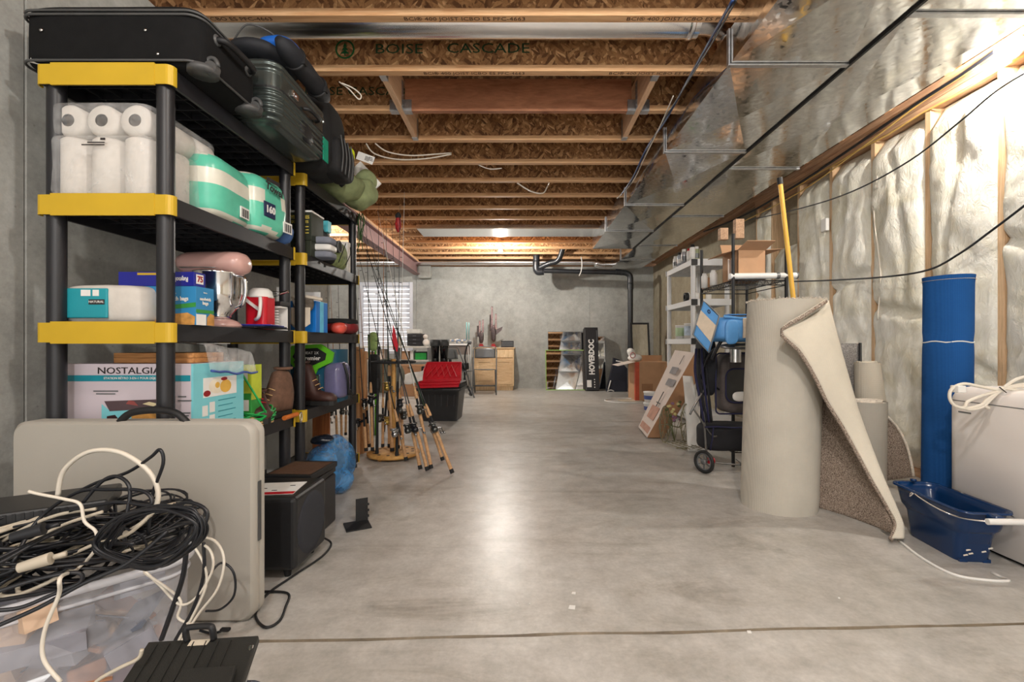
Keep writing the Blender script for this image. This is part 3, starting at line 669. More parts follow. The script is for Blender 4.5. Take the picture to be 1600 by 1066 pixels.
# stand mixer
PINK = mat('dusty_pink_enamel', RGB(206,164,156), .28, 0, .03, 3, coat=.4); PINKD = mat('pink_shade_band', RGB(186,146,140), .3)
t = thing('stand_mixer', 'dusty pink stand mixer with steel bowl on the near shelf', 'mixer', (-1.335, 2.00, SURF[2]+.001))
b = MB(); M = Matrix.Translation((-.145, 0, .281)) @ Matrix.Rotation(PI/2, 4, 'Y') @ Matrix.Diagonal((1, 1, .93, 1))
b.lathe([(0,-.012),(.035,-.010),(.055,.0),(.066,.03),(.069,.1),(.069,.22),(.066,.258),(.056,.282),(.036,.293),(0,.296)], n=28, M=M, sx=.76, sy=1); b.build('motor_head', PINK, t)
b = MB(); b.tube([(-.12,-.061,.256),(.0,-.062,.256),(.08,-.05,.256)], .003, 6); b.build('trim_band', STEEL, t)
b = MB(); b.prism(rrect(.1,.09,.03), 0.02, .24, M=Matrix.Translation((-.11,0,0)), smooth=True); b.build('column', PINK, t)
b = MB(); b.lathe([(0,0),(.085,0),(.09,.01),(.075,.028),(.05,.038),(0,.04)], n=28, sx=1.05); b.prism(rrect(.24,.15,.05), 0, .022, M=Matrix.Translation((-.07,0,0)), smooth=True); b.build('base', PINK, t)
b = MB(); b.lathe([(.045,.04),(.052,.05),(.05,.055),(.085,.1),(.094,.15),(.096,.235),(.099,.24),(.096,.24),(.092,.15),(.08,.1),(0,.062)], c=(.0,0,0), n=32); b.build('bowl', CHR, t)
b = MB(); b.tube(spline([(.094,-.02,.225),(.135,-.03,.215),(.14,-.03,.15),(.125,-.03,.1),(.09,-.02,.085)],5),.007,8); b.build('bowl_handle', CHR, t)
b = MB(); b.cyl((0,0,.235),(0,0,.12),.008,n=8); b.cyl((0,0,.26),(0,0,.225),.03,n=16); b.build('beater', STEEL, t)
# red drink jug
t = thing('drink_jug', 'red insulated drink jug with white lid and handle', 'jug', (-1.265, 2.205, SURF[2]))
b = MB(); b.prism(rrect(.1,.1,.02), 0, .155, M=Matrix.Translation((0,0,0))); b.build('body', RED, t, None, .004)
b = MB(); b.lathe([(0,.2),(.035,.198),(.05,.185),(.056,.16),(.056,.152),(0,.152)], n=24); b.build('lid', WHT, t)
b = MB(); b.tube(spline([(.03,-.055,.15),(.042,-.075,.11),(.035,-.075,.06),(.01,-.058,.045)],5),.008,8); b.bar((-.05,-.06,.15),(.03,-.06,.09),.012,.012); b.build('handle', WHT, t)
# cutlery tray standing on end
t = thing('cutlery_tray', 'white slotted cutlery tray standing upright with handles of spoons', 'tray', (-1.27, 2.315, SURF[2]))
b = MB(); b.b2((-.06,-.03,0),(-.052,.04,.12)); b.b2((-.06,.035,0),(.06,.04,.12)); b.b2((-.06,-.03,.112),(.06,.04,.12)); b.build('tray', WHT, t)
for i in range(7):
    b = MB(); z = .012+i*.014; b.lathe([(0,-.004),(.012,-.003),(.018,0),(.012,.004),(0,.003)], c=(.03,-.02,z), n=12, sy=.6); b.bar((-.045,-.02,z),(.02,-.02,z),.006,.004); b.build('spoon', WHT, t)
t = thing('whisk_attachment', 'steel wire beaters lying on top of the cutlery tray', 'whisk', (-1.27, 2.30, SURF[2]+.165))
for k in range(5):
    a = k*PI/5; b = MB(); b.tube([(-.07+.06*(1-math.cos(q)), .022*math.sin(q)*math.cos(a), -.012+.02*q/2+.026*math.sin(q)*math.sin(a)) for q in [i*PI/10 for i in range(11)]]+[(.07,0,.02)], .0016, 5); b.build('wire_loop', CHR, t)
b = MB(); b.cyl((.05,0,.018),(.09,0,.03),.008,n=10); b.build('hub', CHR, t)
b = MB(); b.b2((-.065,-.03,.122),(.065,.055,.145)); tag(b.build('dark_case', BLK2, None, (-1.27, 2.312, SURF[2]), .004), 'small dark case under the wire beaters', 'case')
for i in range(3):
    b = MB(); b.b2((-.1+.01*i,-.14,.002+.006*i),(.09,.09-.02*i,.007+.006*i)); tag(b.build('thin_folder', [BLK2, NAVY, DBL][i], None, (-1.25, 2.18, SURF[2]), .001, rot=(0,0,.2*i-.2)), ['black thin folder flat under the red jug', 'navy thin folder flat under the red jug', 'topmost blue folder flat under the red jug'][i], 'folder')
b = MB(); b.grid(lambda u,v: (-.03+.06*u,.01*math.sin(3*u+v),.24*v),6,6,th=.006); tag(b.build('white_paper_stack', WHP, None, (-1.30, 2.46, SURF[2])), 'white papers standing between the two shelving units', 'papers')
# ---- tier 4 of the near unit
LIL = mat('lilac_carton', RGB(206,194,202), .6, 0, .03, 4); AQUA = mat('aqua_carton', RGB(126,206,216), .6, 0, .05, 5); TEA2 = mat('teal_band', RGB(20,138,156), .5)
t = thing('appliance_box', 'big lilac and aqua griddle station box printed NOSTALGIA', 'box', (-1.44, 1.80, SURF[1]))
b = MB(); b.b2((-.245,-.13,0),(.235,.17,.302)); b.v = b.v; b.build('carton', LIL, t, None, .0015)
b = MB(); b.b2((.2352,-.13,.001),(.2362,.17,.3015)); b.b2((.228,-.1312,.001),(.2362,-.1302,.3015)); b.build('aqua_side', AQUA, t)
b = MB(); b.b2((-.245,-.1315,.238),(.225,-.1305,.26)); b.build('teal_band', TEA2, t)
text('NOSTALGIA', .034, INK, t, face_cam(.0,-.132,.276), sx=1.25); text('STATION R\u00c9TRO 3-EN-1 POUR D\u00c9JEUNER', .012, WHP, t, face_cam(.02,-.1326,.249), sx=1.0)
for i, (x, z, w_) in enumerate([(-.13,.2,.09),(-.12,.19,.07),(-.155,.075,.06),(-.155,.066,.05),(.18,.18,.03),(.18,.165,.05),(.18,.12,.045),(.18,.11,.04)]):
    b = MB(); b.b2((x,-.1322,z),(x+w_,-.1312,z+.004)); b.build('print', GREYM, t)
b = MB(); y = -.1318
def q4(b, pts, m=0, y=-.1318): b.add([(x, y, z) for x, z in pts], [tuple(range(len(pts)))], m)
q4(b,[(-.1,.04),(-.1,.155),(-.07,.13),(.1,.145),(.15,.165),(.15,.04)],0); q4(b,[(-.09,.165),(.11,.172),(.16,.148),(.1,.138),(-.07,.128)],1,-.1322)
q4(b,[(.01,.05),(.01,.115),(.1,.125),(.1,.05)],2,-.1322); q4(b,[(-.085,.05),(-.08,.11),(-.05,.115),(-.03,.09),(-.03,.05)],3,-.1322)
q4(b,[(-.01,.155),(.0,.168),(.02,.165),(.035,.148)],4,-.1325); q4(b,[(.05,.155),(.075,.163),(.11,.155),(.09,.146)],5,-.1325)
b.build('griddle_picture', [AQUA, mat('griddle_brown', RGB(84,66,70), .6), BREAD, mat('coffee_dark', RGB(58,36,38), .4), mat('bacon_red', RGB(150,74,70), .6), mat('egg_white', RGB(230,214,170), .6)], t)
b = MB(); b.tube([(.125+.018*math.cos(a),-.1325,.185+.02*math.sin(a)) for a in [i*PI/8 for i in range(16)]], .0035, 6, closed=True); b.build('lid_handle_picture', INK, t)
b = MB(); b.b2((.2364,-.08,.17),(.237,.12,.245)); b.b2((.2364,-.085,.1),(.237,-.055,.14)); b.b2((.2364,-.045,.11),(.237,-.015,.15)); b.b2((.2364,-.085,.05),(.237,-.055,.09)); b.b2((.2364,-.045,.06),(.237,-.015,.1)); b.build('photo_panel', WHP, t)
b = MB()
for (cy_, cz, ry, rz_, m) in ((0,.21,.05,.03,0),(-.0,.213,.014,.012,1),(.05,.205,.035,.026,1),(.04,.235,.02,.007,2),(-.06,.185,.02,.012,2)):
    b.add([(.2372+.0002*m, cy_+ry*math.cos(a), cz+rz_*math.sin(a)) for a in [i*PI/8 for i in range(16)]], [tuple(range(16))], m)
b.build('food_picture', [mat('plate_cream', RGB(236,226,206), .5), mat('egg_yolk', RGB(226,178,80), .5), RED2], t)
for i in range(6): b = MB(); b.b2((.2366,.005,.15-.022*i),(.237,.115-.02*(i%2),.153-.022*i)); b.build('print', TEA2, t)
BAMB = m_wood('bamboo', RGB(150,96,50), RGB(196,140,84), (1.5,20,20))
for i in range(2):
    b = MB(); b.prism(rrect(.3,.2,.02), 0, .018, M=Matrix.Identity(4)); tag(b.build('bamboo_board', BAMB, None, (-1.385, 1.80, SURF[1]+.304+.019*i), .003), ['lower bamboo board on the appliance box', 'upper bamboo board on the appliance box'][i], 'board', 'bamboo boards')
t = thing('zip_bag', 'clear zip bag with a blue seal draped over the appliance box', 'bag', (-1.32, 1.86, SURF[1]+.345))
b = MB()
def zb(u, v):
    x = -.12+.3*u; y = -.13+.30*v; z = .004+.02*math.sin(3*u+2*v)+.012*noise.noise(Vector((u*5,v*5,1)))
    if x > .115: z -= (x-.115)*1.4; x = .115+(x-.115)*.35
    return (x, y, z+.012)
b.grid(zb, 22, 22, th=.0015); b.build('bag_film', FILM, t)
b = MB(); b.tube([Vector(zb(1, v/12))+Vector((.003,0,0)) for v in range(13)], .005, 6); b.build('zip_seal', mat('seal_blue', RGB(58,84,160), .4), t)
b = MB(); b.b2((.02,-.04,.03),(.09,.06,.034)); b.build('label', WHP, t)
GYB = mat('green_box', RGB(52,150,64), .5, 0, .2, 12); LIME = mat('lime_panel', RGB(190,204,60), .5, 0, .15, 12)
t = thing('trash_bag_box', 'upright green and lime carton beside the aqua box side', 'box', (-1.29, 2.10, SURF[1]))
b = MB(); b.b2((-.05,-.03,0),(.06,.05,.28)); b.build('carton', GYB, t, None, .002)
for q_ in (((-.005,-.0312,.15),(.06,-.0302,.28)), ((.0602,-.03,.12),(.0612,.05,.28))): b = MB(); b.b2(*q_); b.build('lime_panel', LIME, t)
for q_ in (((.01,-.0322,.21),(.045,-.0312,.25)), ((-.03,-.0322,.1),(.0,-.0312,.14)), ((.02,-.0322,.07),(.05,-.0312,.12))): b = MB(); b.b2(*q_); b.build('print', WHP, t)
GCORD = mat('green_cord', RGB(26,160,76), .45); TCORD = mat('tan_rope', RGB(196,160,110), .7)
for (mt, nm, lb, r0) in ((GCORD, 'extension_cord', 'loosely coiled bright green cord hanging over the shelf edge', .075), (TCORD, 'rope_coil', 'tan rope coiled under the green cord', .06)):
    pts = []
    for i in range(70):
        a = i*.62; r_ = r0*(1+.25*noise.noise(Vector((i*.21, r0*50, 0)))); pts.append((-1.235+r_*math.cos(a)*.62, 2.14+r_*1.2*math.sin(a)+.02*math.sin(i), SURF[1]+.022+.02*math.sin(a*1.3+r0*9)+(.035*(i/70) if mt is GCORD else 0)))
    if mt is GCORD: pts = [(-1.25,2.03,.79),(-1.23,2.05,.74),(-1.20,2.08,.66)]+pts
    tag(MB().tube(spline(pts, 3), .0045 if mt is GCORD else .005, 6).build(nm, mt), lb, 'cord' if mt is GCORD else 'rope')
# shoes and boots
def boot(name, label, loc, rz, m_body, m_sole, high=.13, L=.27, group=None, accent=None):
    t = thing(name, label, 'boot' if high > .1 else 'shoe', loc, rz, group); b = MB(); n = 16
    secs = [(-.5,.02,.03,.3),(-.47,.036,.0,.9),(-.38,.042,.0,1.0),(-.26,.043,.0,1.02),(-.12,.043,.0,.97),(-.02,.044,.0,.66),(.08,.045,.0,.5),(.22,.05,.0,.42),(.38,.045,.0,.36),(.47,.032,.0,.26),(.5,.012,.0,.12)]
    vs = []
    for (u, hw, zz, hh) in secs:
        top = high*hh if hh > .6 else .115*hh+.012
        for k in range(n):
            a = 2*PI*k/n; cx_ = math.cos(a); sz = math.sin(a)
            vs.append((math.copysign(abs(cx_)**.7, cx_)*hw*(1 if sz < .2 else .86), u*L, .02+(top)*(.5+.5*math.copysign(abs(sz)**.8, sz))))
    fs = [(i*n+k, i*n+(k+1) % n, (i+1)*n+(k+1) % n, (i+1)*n+k) for i in range(len(secs)-1) for k in range(n)]
    fs += [tuple(range(n))[::-1], tuple((len(secs)-1)*n+k for k in range(n))]
    b.add(vs, fs, 0, True); b.build('upper', m_body, t)
    o = [(math.copysign(1, math.cos(a))*abs(math.cos(a))**.6*(.046 if math.sin(a) > -.2 else .04), math.sin(a)*L*.52) for a in [2*PI*i/20 for i in range(20)]]
    b = MB(); b.prism(o, 0, .026); b.build('sole', m_sole, t, None, .004)
    b = MB()
    for i in range(5):
        y = (-.16+.075*i)*L; z = .02+high*(1.0-.12*i)*(.75-.05*i)+.02; b.tube([(-.028,y,z-.01),(0,y+.01,z),(.028,y,z-.01)], .003, 5)
    b.build('laces', accent or TCORD, t)
    b = MB(); b.lathe([(.04,.0),(.043,.012),(.036,.014),(.034,.0)], c=(0,-.33*L,.02+high), n=16, sy=1.15); b.build('collar', m_body, t); return t
BRN = mat('brown_suede', RGB(104,76,60), .9, 0, .25, 30, .3, 120); DBR = mat('dark_brown_leather', RGB(66,40,34), .55, 0, .25, 15); RUB = mat('black_rubber', RGB(28,28,28), .6, 0, .15, 30)
boot('hiking_boot', 'brown hiking boot with patterned shaft beside the lime carton', (-1.27, 2.30, SURF[1]+.002), PI-.25, BRN, RUB, .22, .26, 'brown boots on the shelf')
boot('hiking_boot', 'brown hiking boot standing in front of the green carpet cleaner', (-1.27, 2.80, SURF[1]+.002), -PI/2-.15, DBR, RUB, .235, .27, 'brown boots on the shelf')
boot('leather_shoe', 'dark shoe with a red collar in front of the brown hiking boot', (-1.25, 2.17, SURF[1]+.002), -PI/2-.9, DBR, RUB, .12, .17, None, RED)
boot('leather_shoe', 'low black shoe toe pointing out below the carpet cleaner', (-1.29, 3.06, SURF[1]+.002), -.95, RUB, RUB, .08, .29, None, BLK2)
t = thing('strap_handle', 'orange tube handle clipped with a steel carabiner on the shelf rail', 'handle', (-1.2, 2.36, SURF[1]-.0))
ORG = mat('orange_plastic', RGB(206,112,46), .5); b = MB(); b.cyl((0,-.06,.0),(0,.07,.0),.012,n=12); b.build('grip', ORG, t)
b = MB(); b.tube([(0.012,.09+.012*math.cos(a),-.02+.028*math.sin(a)) for a in [i*PI/7 for i in range(14)]], .003, 6, closed=True); b.build('carabiner', CHR, t)
# ---- suitcases on top
FAB = mat('black_luggage_fabric', RGB(17,17,18), .9, 0, .2, 30, .3, 700, spec=.25); TRIM = mat('grey_piping', RGB(74,74,74), .5)
t = thing('soft_suitcase', 'large black fabric suitcase lying across the top of the near shelving unit', 'suitcase', (-1.415, 1.76, SURF[4]+.004), .0)
b = MB(); Wd, Ln, Hh = .63, .36, .225
b.pillow((-.02,.0,Hh/2),(Wd,Ln,Hh),9,(.004,5),26,seed=2); b.build('shell', FAB, t)
b = MB(); o = rrect(Wd+.004, Ln+.004, .05, 6, -.02, .0)
for z in (.02, Hh*.80, Hh*.86): b.tube([(x, y, z) for x, y in o], .0045, 6, closed=True)
b.build('piping', TRIM, t)
b = MB()
for x in (-.25, .11): b.lathe([(0,-.004),(.005,-.003),(.006,0),(0,.001)], M=Matrix.Translation((x,-.184,.125)) @ Matrix.Rotation(PI/2,4,'X'), n=10)
b.lathe([(0,-.004),(.005,-.003),(.006,0),(0,.001)], M=Matrix.Translation((.15,-.18,.045)) @ Matrix.Rotation(PI/2,4,'X'), n=10); b.build('rivet', CHR, t)
for y in (-.13, .14):
    w_ = MB(); w_.tube([(.305+.022*math.cos(a), y+.0, .03+.03*math.sin(a)) for a in [i*PI/8 for i in range(9)]], .008, 8); w_.cyl((.305,y-.013,.02),(.305,y+.013,.02),.024,n=18); w_.lathe([(0,0),(.05,.0),(.05,.02),(0,.04)], c=(.275,y,0), n=14); w_.build('wheel', TRIM, t)
b = MB(); b.tube(spline([(.295,-.09,.15),(.325,-.08,.15),(.332,.0,.15),(.325,.09,.15),(.295,.1,.15)],5), .012, 8); b.build('carry_handle', BLK2, t)
for y in (-.09,.1): b = MB(); b.lathe([(0,0),(.02,0),(.02,.006),(0,.01)], M=Matrix.Translation((.294,y,.15)) @ Matrix.Rotation(PI/2,4,'Y'), n=10); b.build('handle_mount', TRIM, t)
b = MB(); b.b2((-.30,-.17,-.055),(-.24,-.168,-.002)); o = b.build('luggage_tag', WHP, t, rot=(0,.25,0)); b = MB(); b.b2((-.286,-.1712,-.044),(-.266,-.1702,-.034)); b.b2((-.28,-.1712,-.026),(-.252,-.1702,-.022)); b.build('tag_print', INK, t, rot=(0,.25,0))
GUN = mat('gunmetal_shell', RGB(88,96,94), .24, .7, .06, 4); 
t = thing('hardshell_suitcase', 'ribbed gunmetal hardshell suitcase lying beyond the black fabric suitcase', 'suitcase', (-1.275, 2.21, SURF[4]+.004), .0)
b = MB(); W2, L2, H2 = .44, .50, .295
def hs(u, v):
    a = 2*PI*u; return 0
lo = MB(); up = MB()
for (mb, z0, z1_) in ((lo, .0, .14), (up, .152, H2)):
    nz = 44
    rings = []
    for j in range(nz+1):
        tt = j/nz; z = z0+(z1_-z0)*tt; edge = tt if mb is lo else 1-tt
        ins = .05*(1-min(1, edge*3.0))**2; rib = .010*abs(math.sin(z*PI/.026)) if edge > .10 and mb is lo else (.006*abs(math.sin(z*PI/.035)) if mb is up and z > .22 and edge > .1 else 0)
        rings.append([(x, y, z) for x, y in rrect(W2-2*ins+2*rib, L2-2*ins+2*rib, .06, 6)])
    k = len(rings[0]); vs = [p for r_ in rings for p in r_]
    fs = [(j*k+i, j*k+(i+1) % k, (j+1)*k+(i+1) % k, (j+1)*k+i) for j in range(nz) for i in range(k)]
    fs += [tuple(range(k))[::-1], tuple(nz*k+i for i in range(k))]; mb.add(vs, fs, 0, True); mb.build('shell_half', GUN, t)
b = MB(); b.prism(rrect(W2+.008, L2+.008, .06, 6), .139, .153); b.build('zip_frame', BLK2, t)
b = MB(); b.tube(spline([(.225,-.02,.17),(.25,0,.17),(.252,.09,.17),(.225,.11,.17)],5),.009,8); b.build('carry_handle', BLK2, t)
b = MB(); b.b2((.22,-.13,.17),(.232,-.08,.2)); b.cyl((.232,-.12,.185),(.236,-.12,.185),.008,n=8); b.cyl((.232,-.1,.185),(.236,-.1,.185),.008,n=8); b.build('lock', CHR, t, None, .002)
b = MB(); b.b2((.222,.02,.05),(.226,.18,.12)); b.lathe([(0,.0),(.045,.0),(.05,.01),(.02,.016),(0,.016)], M=Matrix.Translation((.215,.02,.07)) @ Matrix.Rotation(PI/2,4,'Y'), n=20, sy=1.5); b.build('wheel_housing', BLK2, t)
b = MB(); b.b2((.226,.19,.01),(.230,.25,.13)); b.build('teal_sticker', mat('emerald', RGB(16,150,120), .5), t)
PUR = mat('black_sleeve_fabric', RGB(26,28,34), .7, 0, .2, 20, .4, 500); BFAB = mat('blue_nylon', RGB(22,90,178), .45, 0, .25, 9, .5, 30)
t = thing('blue_duffel', 'crumpled blue and black nylon bag lying on top of the hardshell suitcase', 'bag', (-1.20, 2.12, SURF[4]+H2+.012))
b = MB(); b.pillow((0,0,.045),(.30,.30,.09),2.4,(.02,7),20,seed=12); b.build('nylon_body', PUR, t); b = MB(); b.pillow((.09,-.02,.075),(.17,.2,.08),2.2,(.018,9),16,seed=3); b.build('blue_panel', BFAB, t)
b = MB(); b.tube(spline([(-.05,-.14,.06),(.02,-.16,.11),(.1,-.12,.1),(.13,-.02,.08)],6),.004,6); b.build('strap', TRIM, t)
t = thing('rolled_tripod_bag', 'black rolled sleeve bag with buckles along the hardshell suitcase top edge', 'bag', (-1.04, 2.22, SURF[4]+H2+.012))
b = MB(); b.tube([(-.01,-.25+.06*i,.05) for i in range(9)], [.02,.045,.048,.048,.048,.046,.046,.044,.02], 18); b.build('sleeve', PUR, t)
for y in (-.12,.11): b = MB(); b.tube([(-.01+.05*math.cos(a), y, .05+.05*math.sin(a)) for a in [i*PI/10 for i in range(20)]], .007, 6, closed=True); b.b2((.03,y-.012,.02),(.045,y+.012,.05)); b.build('buckle_strap', BLK2, t)
BFB = mat('black_backpack_fabric', RGB(20,20,22), .8, 0, .2, 20, .4, 300); NEON = mat('neon_yellow', RGB(206,222,30), .5)
t = thing('backpack', 'black backpack with neon yellow tab overhanging the second unit top', 'backpack', (-1.25, 2.66, SURF[4]+.006))
b = MB(); b.pillow((0,0,.225),(.36,.33,.45),4,(.012,6),22,seed=7); b.build('main_body', BFB, t); b = MB(); b.pillow((.16,.05,.12),(.13,.26,.23),4,(.01,8),16,seed=8); b.build('pocket', BFB, t)
b = MB(); b.pillow((.17,.15,.2),(.09,.06,.09),3,(.006,12),12,seed=6); b.build('neon_tab', NEON, t)
b = MB(); [b.tube(spline([(.225,-.08+.05*i,.22),(.235,-.07+.05*i,.12),(.222,-.06+.05*i,.02)],5),.004,6) for i in range(4)]; b.build('zip_line', TRIM, t)
b = MB(); b.tube(spline([(.0,.17,.32),(.1,.2,.25),(.16,.2,.1),(.12,.18,.02)],6),.012,6); b.build('shoulder_strap', BFB, t)
t = thing('price_tag', 'white printed paper tag sticking out past the backpack', 'tag', P(571, 247, 3.12))
b = MB(); b.box((0,0,0),(.12,.002,.055),R=(0,.35,0)); b.build('paper', WHP, t)
b = MB(); [b.box((.0+.006*i,-.0016,-.0025*i),(.003,.001,.03),R=(0,.35,0)) for i in range(5)]; [b.box((.038,-.0016,-.012+.01*i-.006),(.026,.001,.004),R=(0,.35,0)) for i in range(3)]; b.build('print', INK, t)
OLV = mat('olive_quilted_fabric', RGB(136,146,104), .85, 0, .2, 16, .5, 60)
t = thing('olive_jacket', 'pale olive quilted jacket bundled on the second unit top', 'jacket', (-1.24, 3.12, SURF[4]+.012))
for i, (c, d) in enumerate((((0,-.05,.09),(.34,.22,.19)), ((.08,.1,.1),(.26,.2,.21)), ((.1,.17,.2),(.16,.14,.14)), ((-.05,.1,.16),(.24,.24,.16)))):
    b = MB(); b.pillow(c, d, 2.5, (.028, 11), 18, seed=20+i); b.build('quilted_panel', OLV, t)
b = MB(); b.box((0,0,0),(.10,.014,.22),R=(0,-.75,0)); tag(b.build('white_card_folder', WHP, None, P(572, 277, 3.3), .001), 'white folded card poking out above the olive jacket', 'card')
ORN = mat('leaf_green', RGB(52,86,40), .7, 0, .3, 20)
t = thing('lure_bundle', 'tangle of dark green line and lures hanging at the second unit corner', 'fishing tackle', (-1.20, 3.37, 1.86))
for k in range(9):
    b = MB(); b.tube(spline([(.02*math.cos(k),.02*math.sin(k),.03),(.03*math.cos(k*2)+.01,.03*math.sin(k*1.7),-.04),(.02*math.sin(k*3),.02,-.10-.02*k)],5),.003,5); b.build('line_loop', ORN, t)
# ---- second unit tiers
DKG = mat('dark_green_carton', RGB(38,44,30), .6); YTX = mat('yellow_print', RGB(214,190,80), .6)
t = thing('food_storage_box', 'dark green carton printed HYDRATES and D ALIMENTS on the second unit', 'box', (-1.33, 2.69, SURF[3]))
b = MB(); b.b2((-.12,-.06,.09),(.115,.1,.25)); b.b2((-.12,-.055,0),(.11,.1,.09)); b.build('carton', DKG, t, None, .002); b = MB(); b.b2((-.12,-.062,.252),(.118,.102,.262)); b.build('white_lid', WHP, t)
text('HYDRATES', .026, YTX, t, face_cam(.04,-.0608,.222), bold=.0006, sx=1.0); text('S D\u2019ALIMENTS', .019, YTX, t, face_cam(.042,-.0608,.195), bold=.0005, sx=.95)
for i in range(3): b = MB(); b.b2((.03,-.0612,.165-.018*i),(.1,-.0602,.170-.018*i)); b.build('print', YTX, t)
t = thing('dark_pouch', 'black pouch stuffed above the green carton', 'bag', (-1.36, 2.86, SURF[3]+.0)); b = MB(); b.pillow((0,0,.13),(.25,.3,.26),3,(.02,7),16,seed=31); b.build('fabric_body', BFB, t)
b = MB(); b.b2((.1,.02,.2),(.135,.07,.27)); b.build('aqua_patch', mat('aqua_patch', RGB(90,190,204), .5), t)
t = thing('rolled_mat', 'dark grey rolled mat end sticking out over the second unit rail', 'mat', (-1.28, 2.95, SURF[3]+.12)); b = MB(); b.cyl((-.12,0,0),(.1,0,0),.038,n=20); b.build('mat_roll', mat('charcoal_foam', RGB(52,54,50), .9), t); b = MB(); b.tube([(.1,.035*math.cos(a),.036*math.sin(a)) for a in [i*PI/8 for i in range(16)]],.005,6,closed=True); b.build('edge_ring', TRIM, t)
t = thing('camo_bag', 'green patterned bag on the second unit below the rolled mat', 'bag', (-1.29, 3.06, SURF[3])); b = MB(); b.pillow((0,0,.09),(.2,.24,.2),3,(.02,10),18,seed=33); b.build('printed_body', mat('camo_cloth', RGB(128,140,92), .8, 0, .55, 22), t)
b = MB(); b.tube(spline([(.1,-.1,.02),(.11,-.04,.12),(.1,.02,.17)],4),.003,5); b.tube(spline([(.105,0,.02),(.115,.06,.1),(.1,.1,.16)],4),.003,5); b.build('strap', BLK2, t)
for i in range(3):
    b = MB(); b.pillow((0,0,.022),(.2,.12,.042),5,(.004,10),12,seed=40+i); tag(b.build('folded_cloth', [GRYCL, WHT, GRYCL][i], None, (-1.29, 2.70, SURF[3]+.0+.0)), 'x', 'cloth')
fc = [o for o in COL.objects if o.name.startswith('folded_cloth')]
for i, o in enumerate(fc): o.location = (-1.228, 2.745, SURF[3]+.043*i); o['label'] = ['lowest grey folded cloth at the second unit front post', 'pale middle cloth folded between two grey ones', 'topmost grey folded cloth at the second unit front post'][i]
b = MB(); b.pillow((0,0,.05),(.13,.16,.1),3,(.015,10),14,seed=44); tag(b.build('dark_glove', BFB, None, (-1.27, 2.89, SURF[3])), 'dark glove beside the folded cloths', 'glove')
b = MB(); b.b2((-.05,-.0,0),(.05,.06,.22)); tag(b.build('pale_carton', WHP, None, (-1.29, 3.24, SURF[3]), .003), 'pale tall carton near the far post of the second unit', 'box')
# blue box with cap
t = thing('blue_carton', 'bright blue carton on the second unit behind a hanging cap', 'box', (-1.30, 2.76, SURF[2])); b = MB(); b.b2((-.11,-.07,0),(.085,.09,.185)); b.build('carton', BLU2, t, None, .002)
b = MB(); b.b2((.0852,-.02,.0),(.0862,.03,.185)); b.build('light_stripe', mat('pale_blue_stripe', RGB(96,190,226), .5), t)
BEI = mat('beige_cotton', RGB(206,194,178), .9, 0, .05, 20, .3, 300); CAM2 = mat('camo_dark', RGB(92,84,76), .9, 0, .5, 30)
t = thing('baseball_cap', 'beige visor cap with camouflage crown hanging on the blue carton', 'cap', (-1.27, 2.65, SURF[2]+.12))
b = MB(); b.pillow((0,0,.045),(.12,.06,.1),2.3,(.006,12),16,seed=2); b.build('crown', CAM2, t)
b = MB(); b.grid(lambda u,v: (-.055+.11*u+.0*v, -.02-.02*math.sin(PI*u)*v-.012, .02-.125*v*(.75+.25*math.sin(PI*u))), 12, 8, th=.004); b.build('visor', BEI, t)
b = MB(); b.tube(spline([(-.05,-.03,.08),(-.02,-.045,.02),(.0,-.045,.0)],5),.007,6); b.tube(spline([(-.03,-.02,.09),(.05,-.01,.08),(.1,.02,.07)],5),.01,6); b.build('strap', BEI, t)
b = MB(); b.b2((-.09,-.01,0),(.05,.0,.2)); tag(b.build('white_board', WHP, None, (-1.33, 2.90, SURF[2]+.06), .001), 'white board standing behind the blue carton', 'board')
t = thing('red_pouch', 'dark red and black pouch at the far end of the second unit', 'pouch', (-1.28, 3.24, SURF[2])); b = MB(); b.pillow((0,0,.05),(.2,.2,.1),3,(.01,9),16,seed=61); b.build('fabric_body', mat('maroon_nylon', RGB(120,18,26), .5, 0, .3, 12), t); b = MB(); b.pillow((0,0,.085),(.2,.19,.05),4,(.006,9),14,seed=62); b.build('black_top', BFB, t)
t = thing('snack_bag', 'crinkled red and orange bag beside the maroon pouch', 'bag', (-1.235, 3.08, SURF[2]-.0)); b = MB(); b.pillow((0,0,.035),(.09,.1,.07),2.4,(.012,14),14,seed=63); b.build('foil_body', mat('orange_red_foil', RGB(214,84,70), .35, 0, .3, 15), t)
# carpet cleaner
GRN = mat('lime_green_plastic', RGB(98,186,36), .35); TQ = mat('dark_teal_plastic', RGB(12,74,100), .4); TANK = mat('smoky_purple_tank', RGB(120,116,156), .15, 0, .2, 8, alpha=.75)
t = thing('carpet_cleaner', 'lime green and purple spot carpet cleaner on the second unit', 'carpet cleaner', (-1.35, 3.02, SURF[1]), .0)
b = MB(); b.prism(rrect(.34,.24,.06), .0, .34, smooth=True); b.build('body', TQ, t, None, .01)
b = MB(); hexo = [(-.13,0),(-.10,.075),(.06,.085),(.13,.03),(.12,-.03),(.02,-.085),(-.09,-.06)]
MM = Matrix.Translation((.01,-.123,.29)) @ Matrix.Rotation(PI/2,4,'X'); b.prism([(x*1.15,y) for x,y in hexo], -.0, .02, M=MM); b.prism([(-.06,.22-.29),(.05,.22-.29),(.0,.12-.29),(-.04,.12-.29)], 0, .018, M=MM); b.build('green_face', GRN, t, None, .006)
b = MB(); b.prism([(x*.82,y*.66+.004) for x,y in hexo], .02, .023, M=MM); b.build('black_panel', BLK2, t)
text('pro HEAT 2X', .024, WHT, t, face_cam(-.0,-.147,.318)); text('premier', .036, WHT, t, face_cam(.02,-.147,.285), bold=.001, sx=1.0)
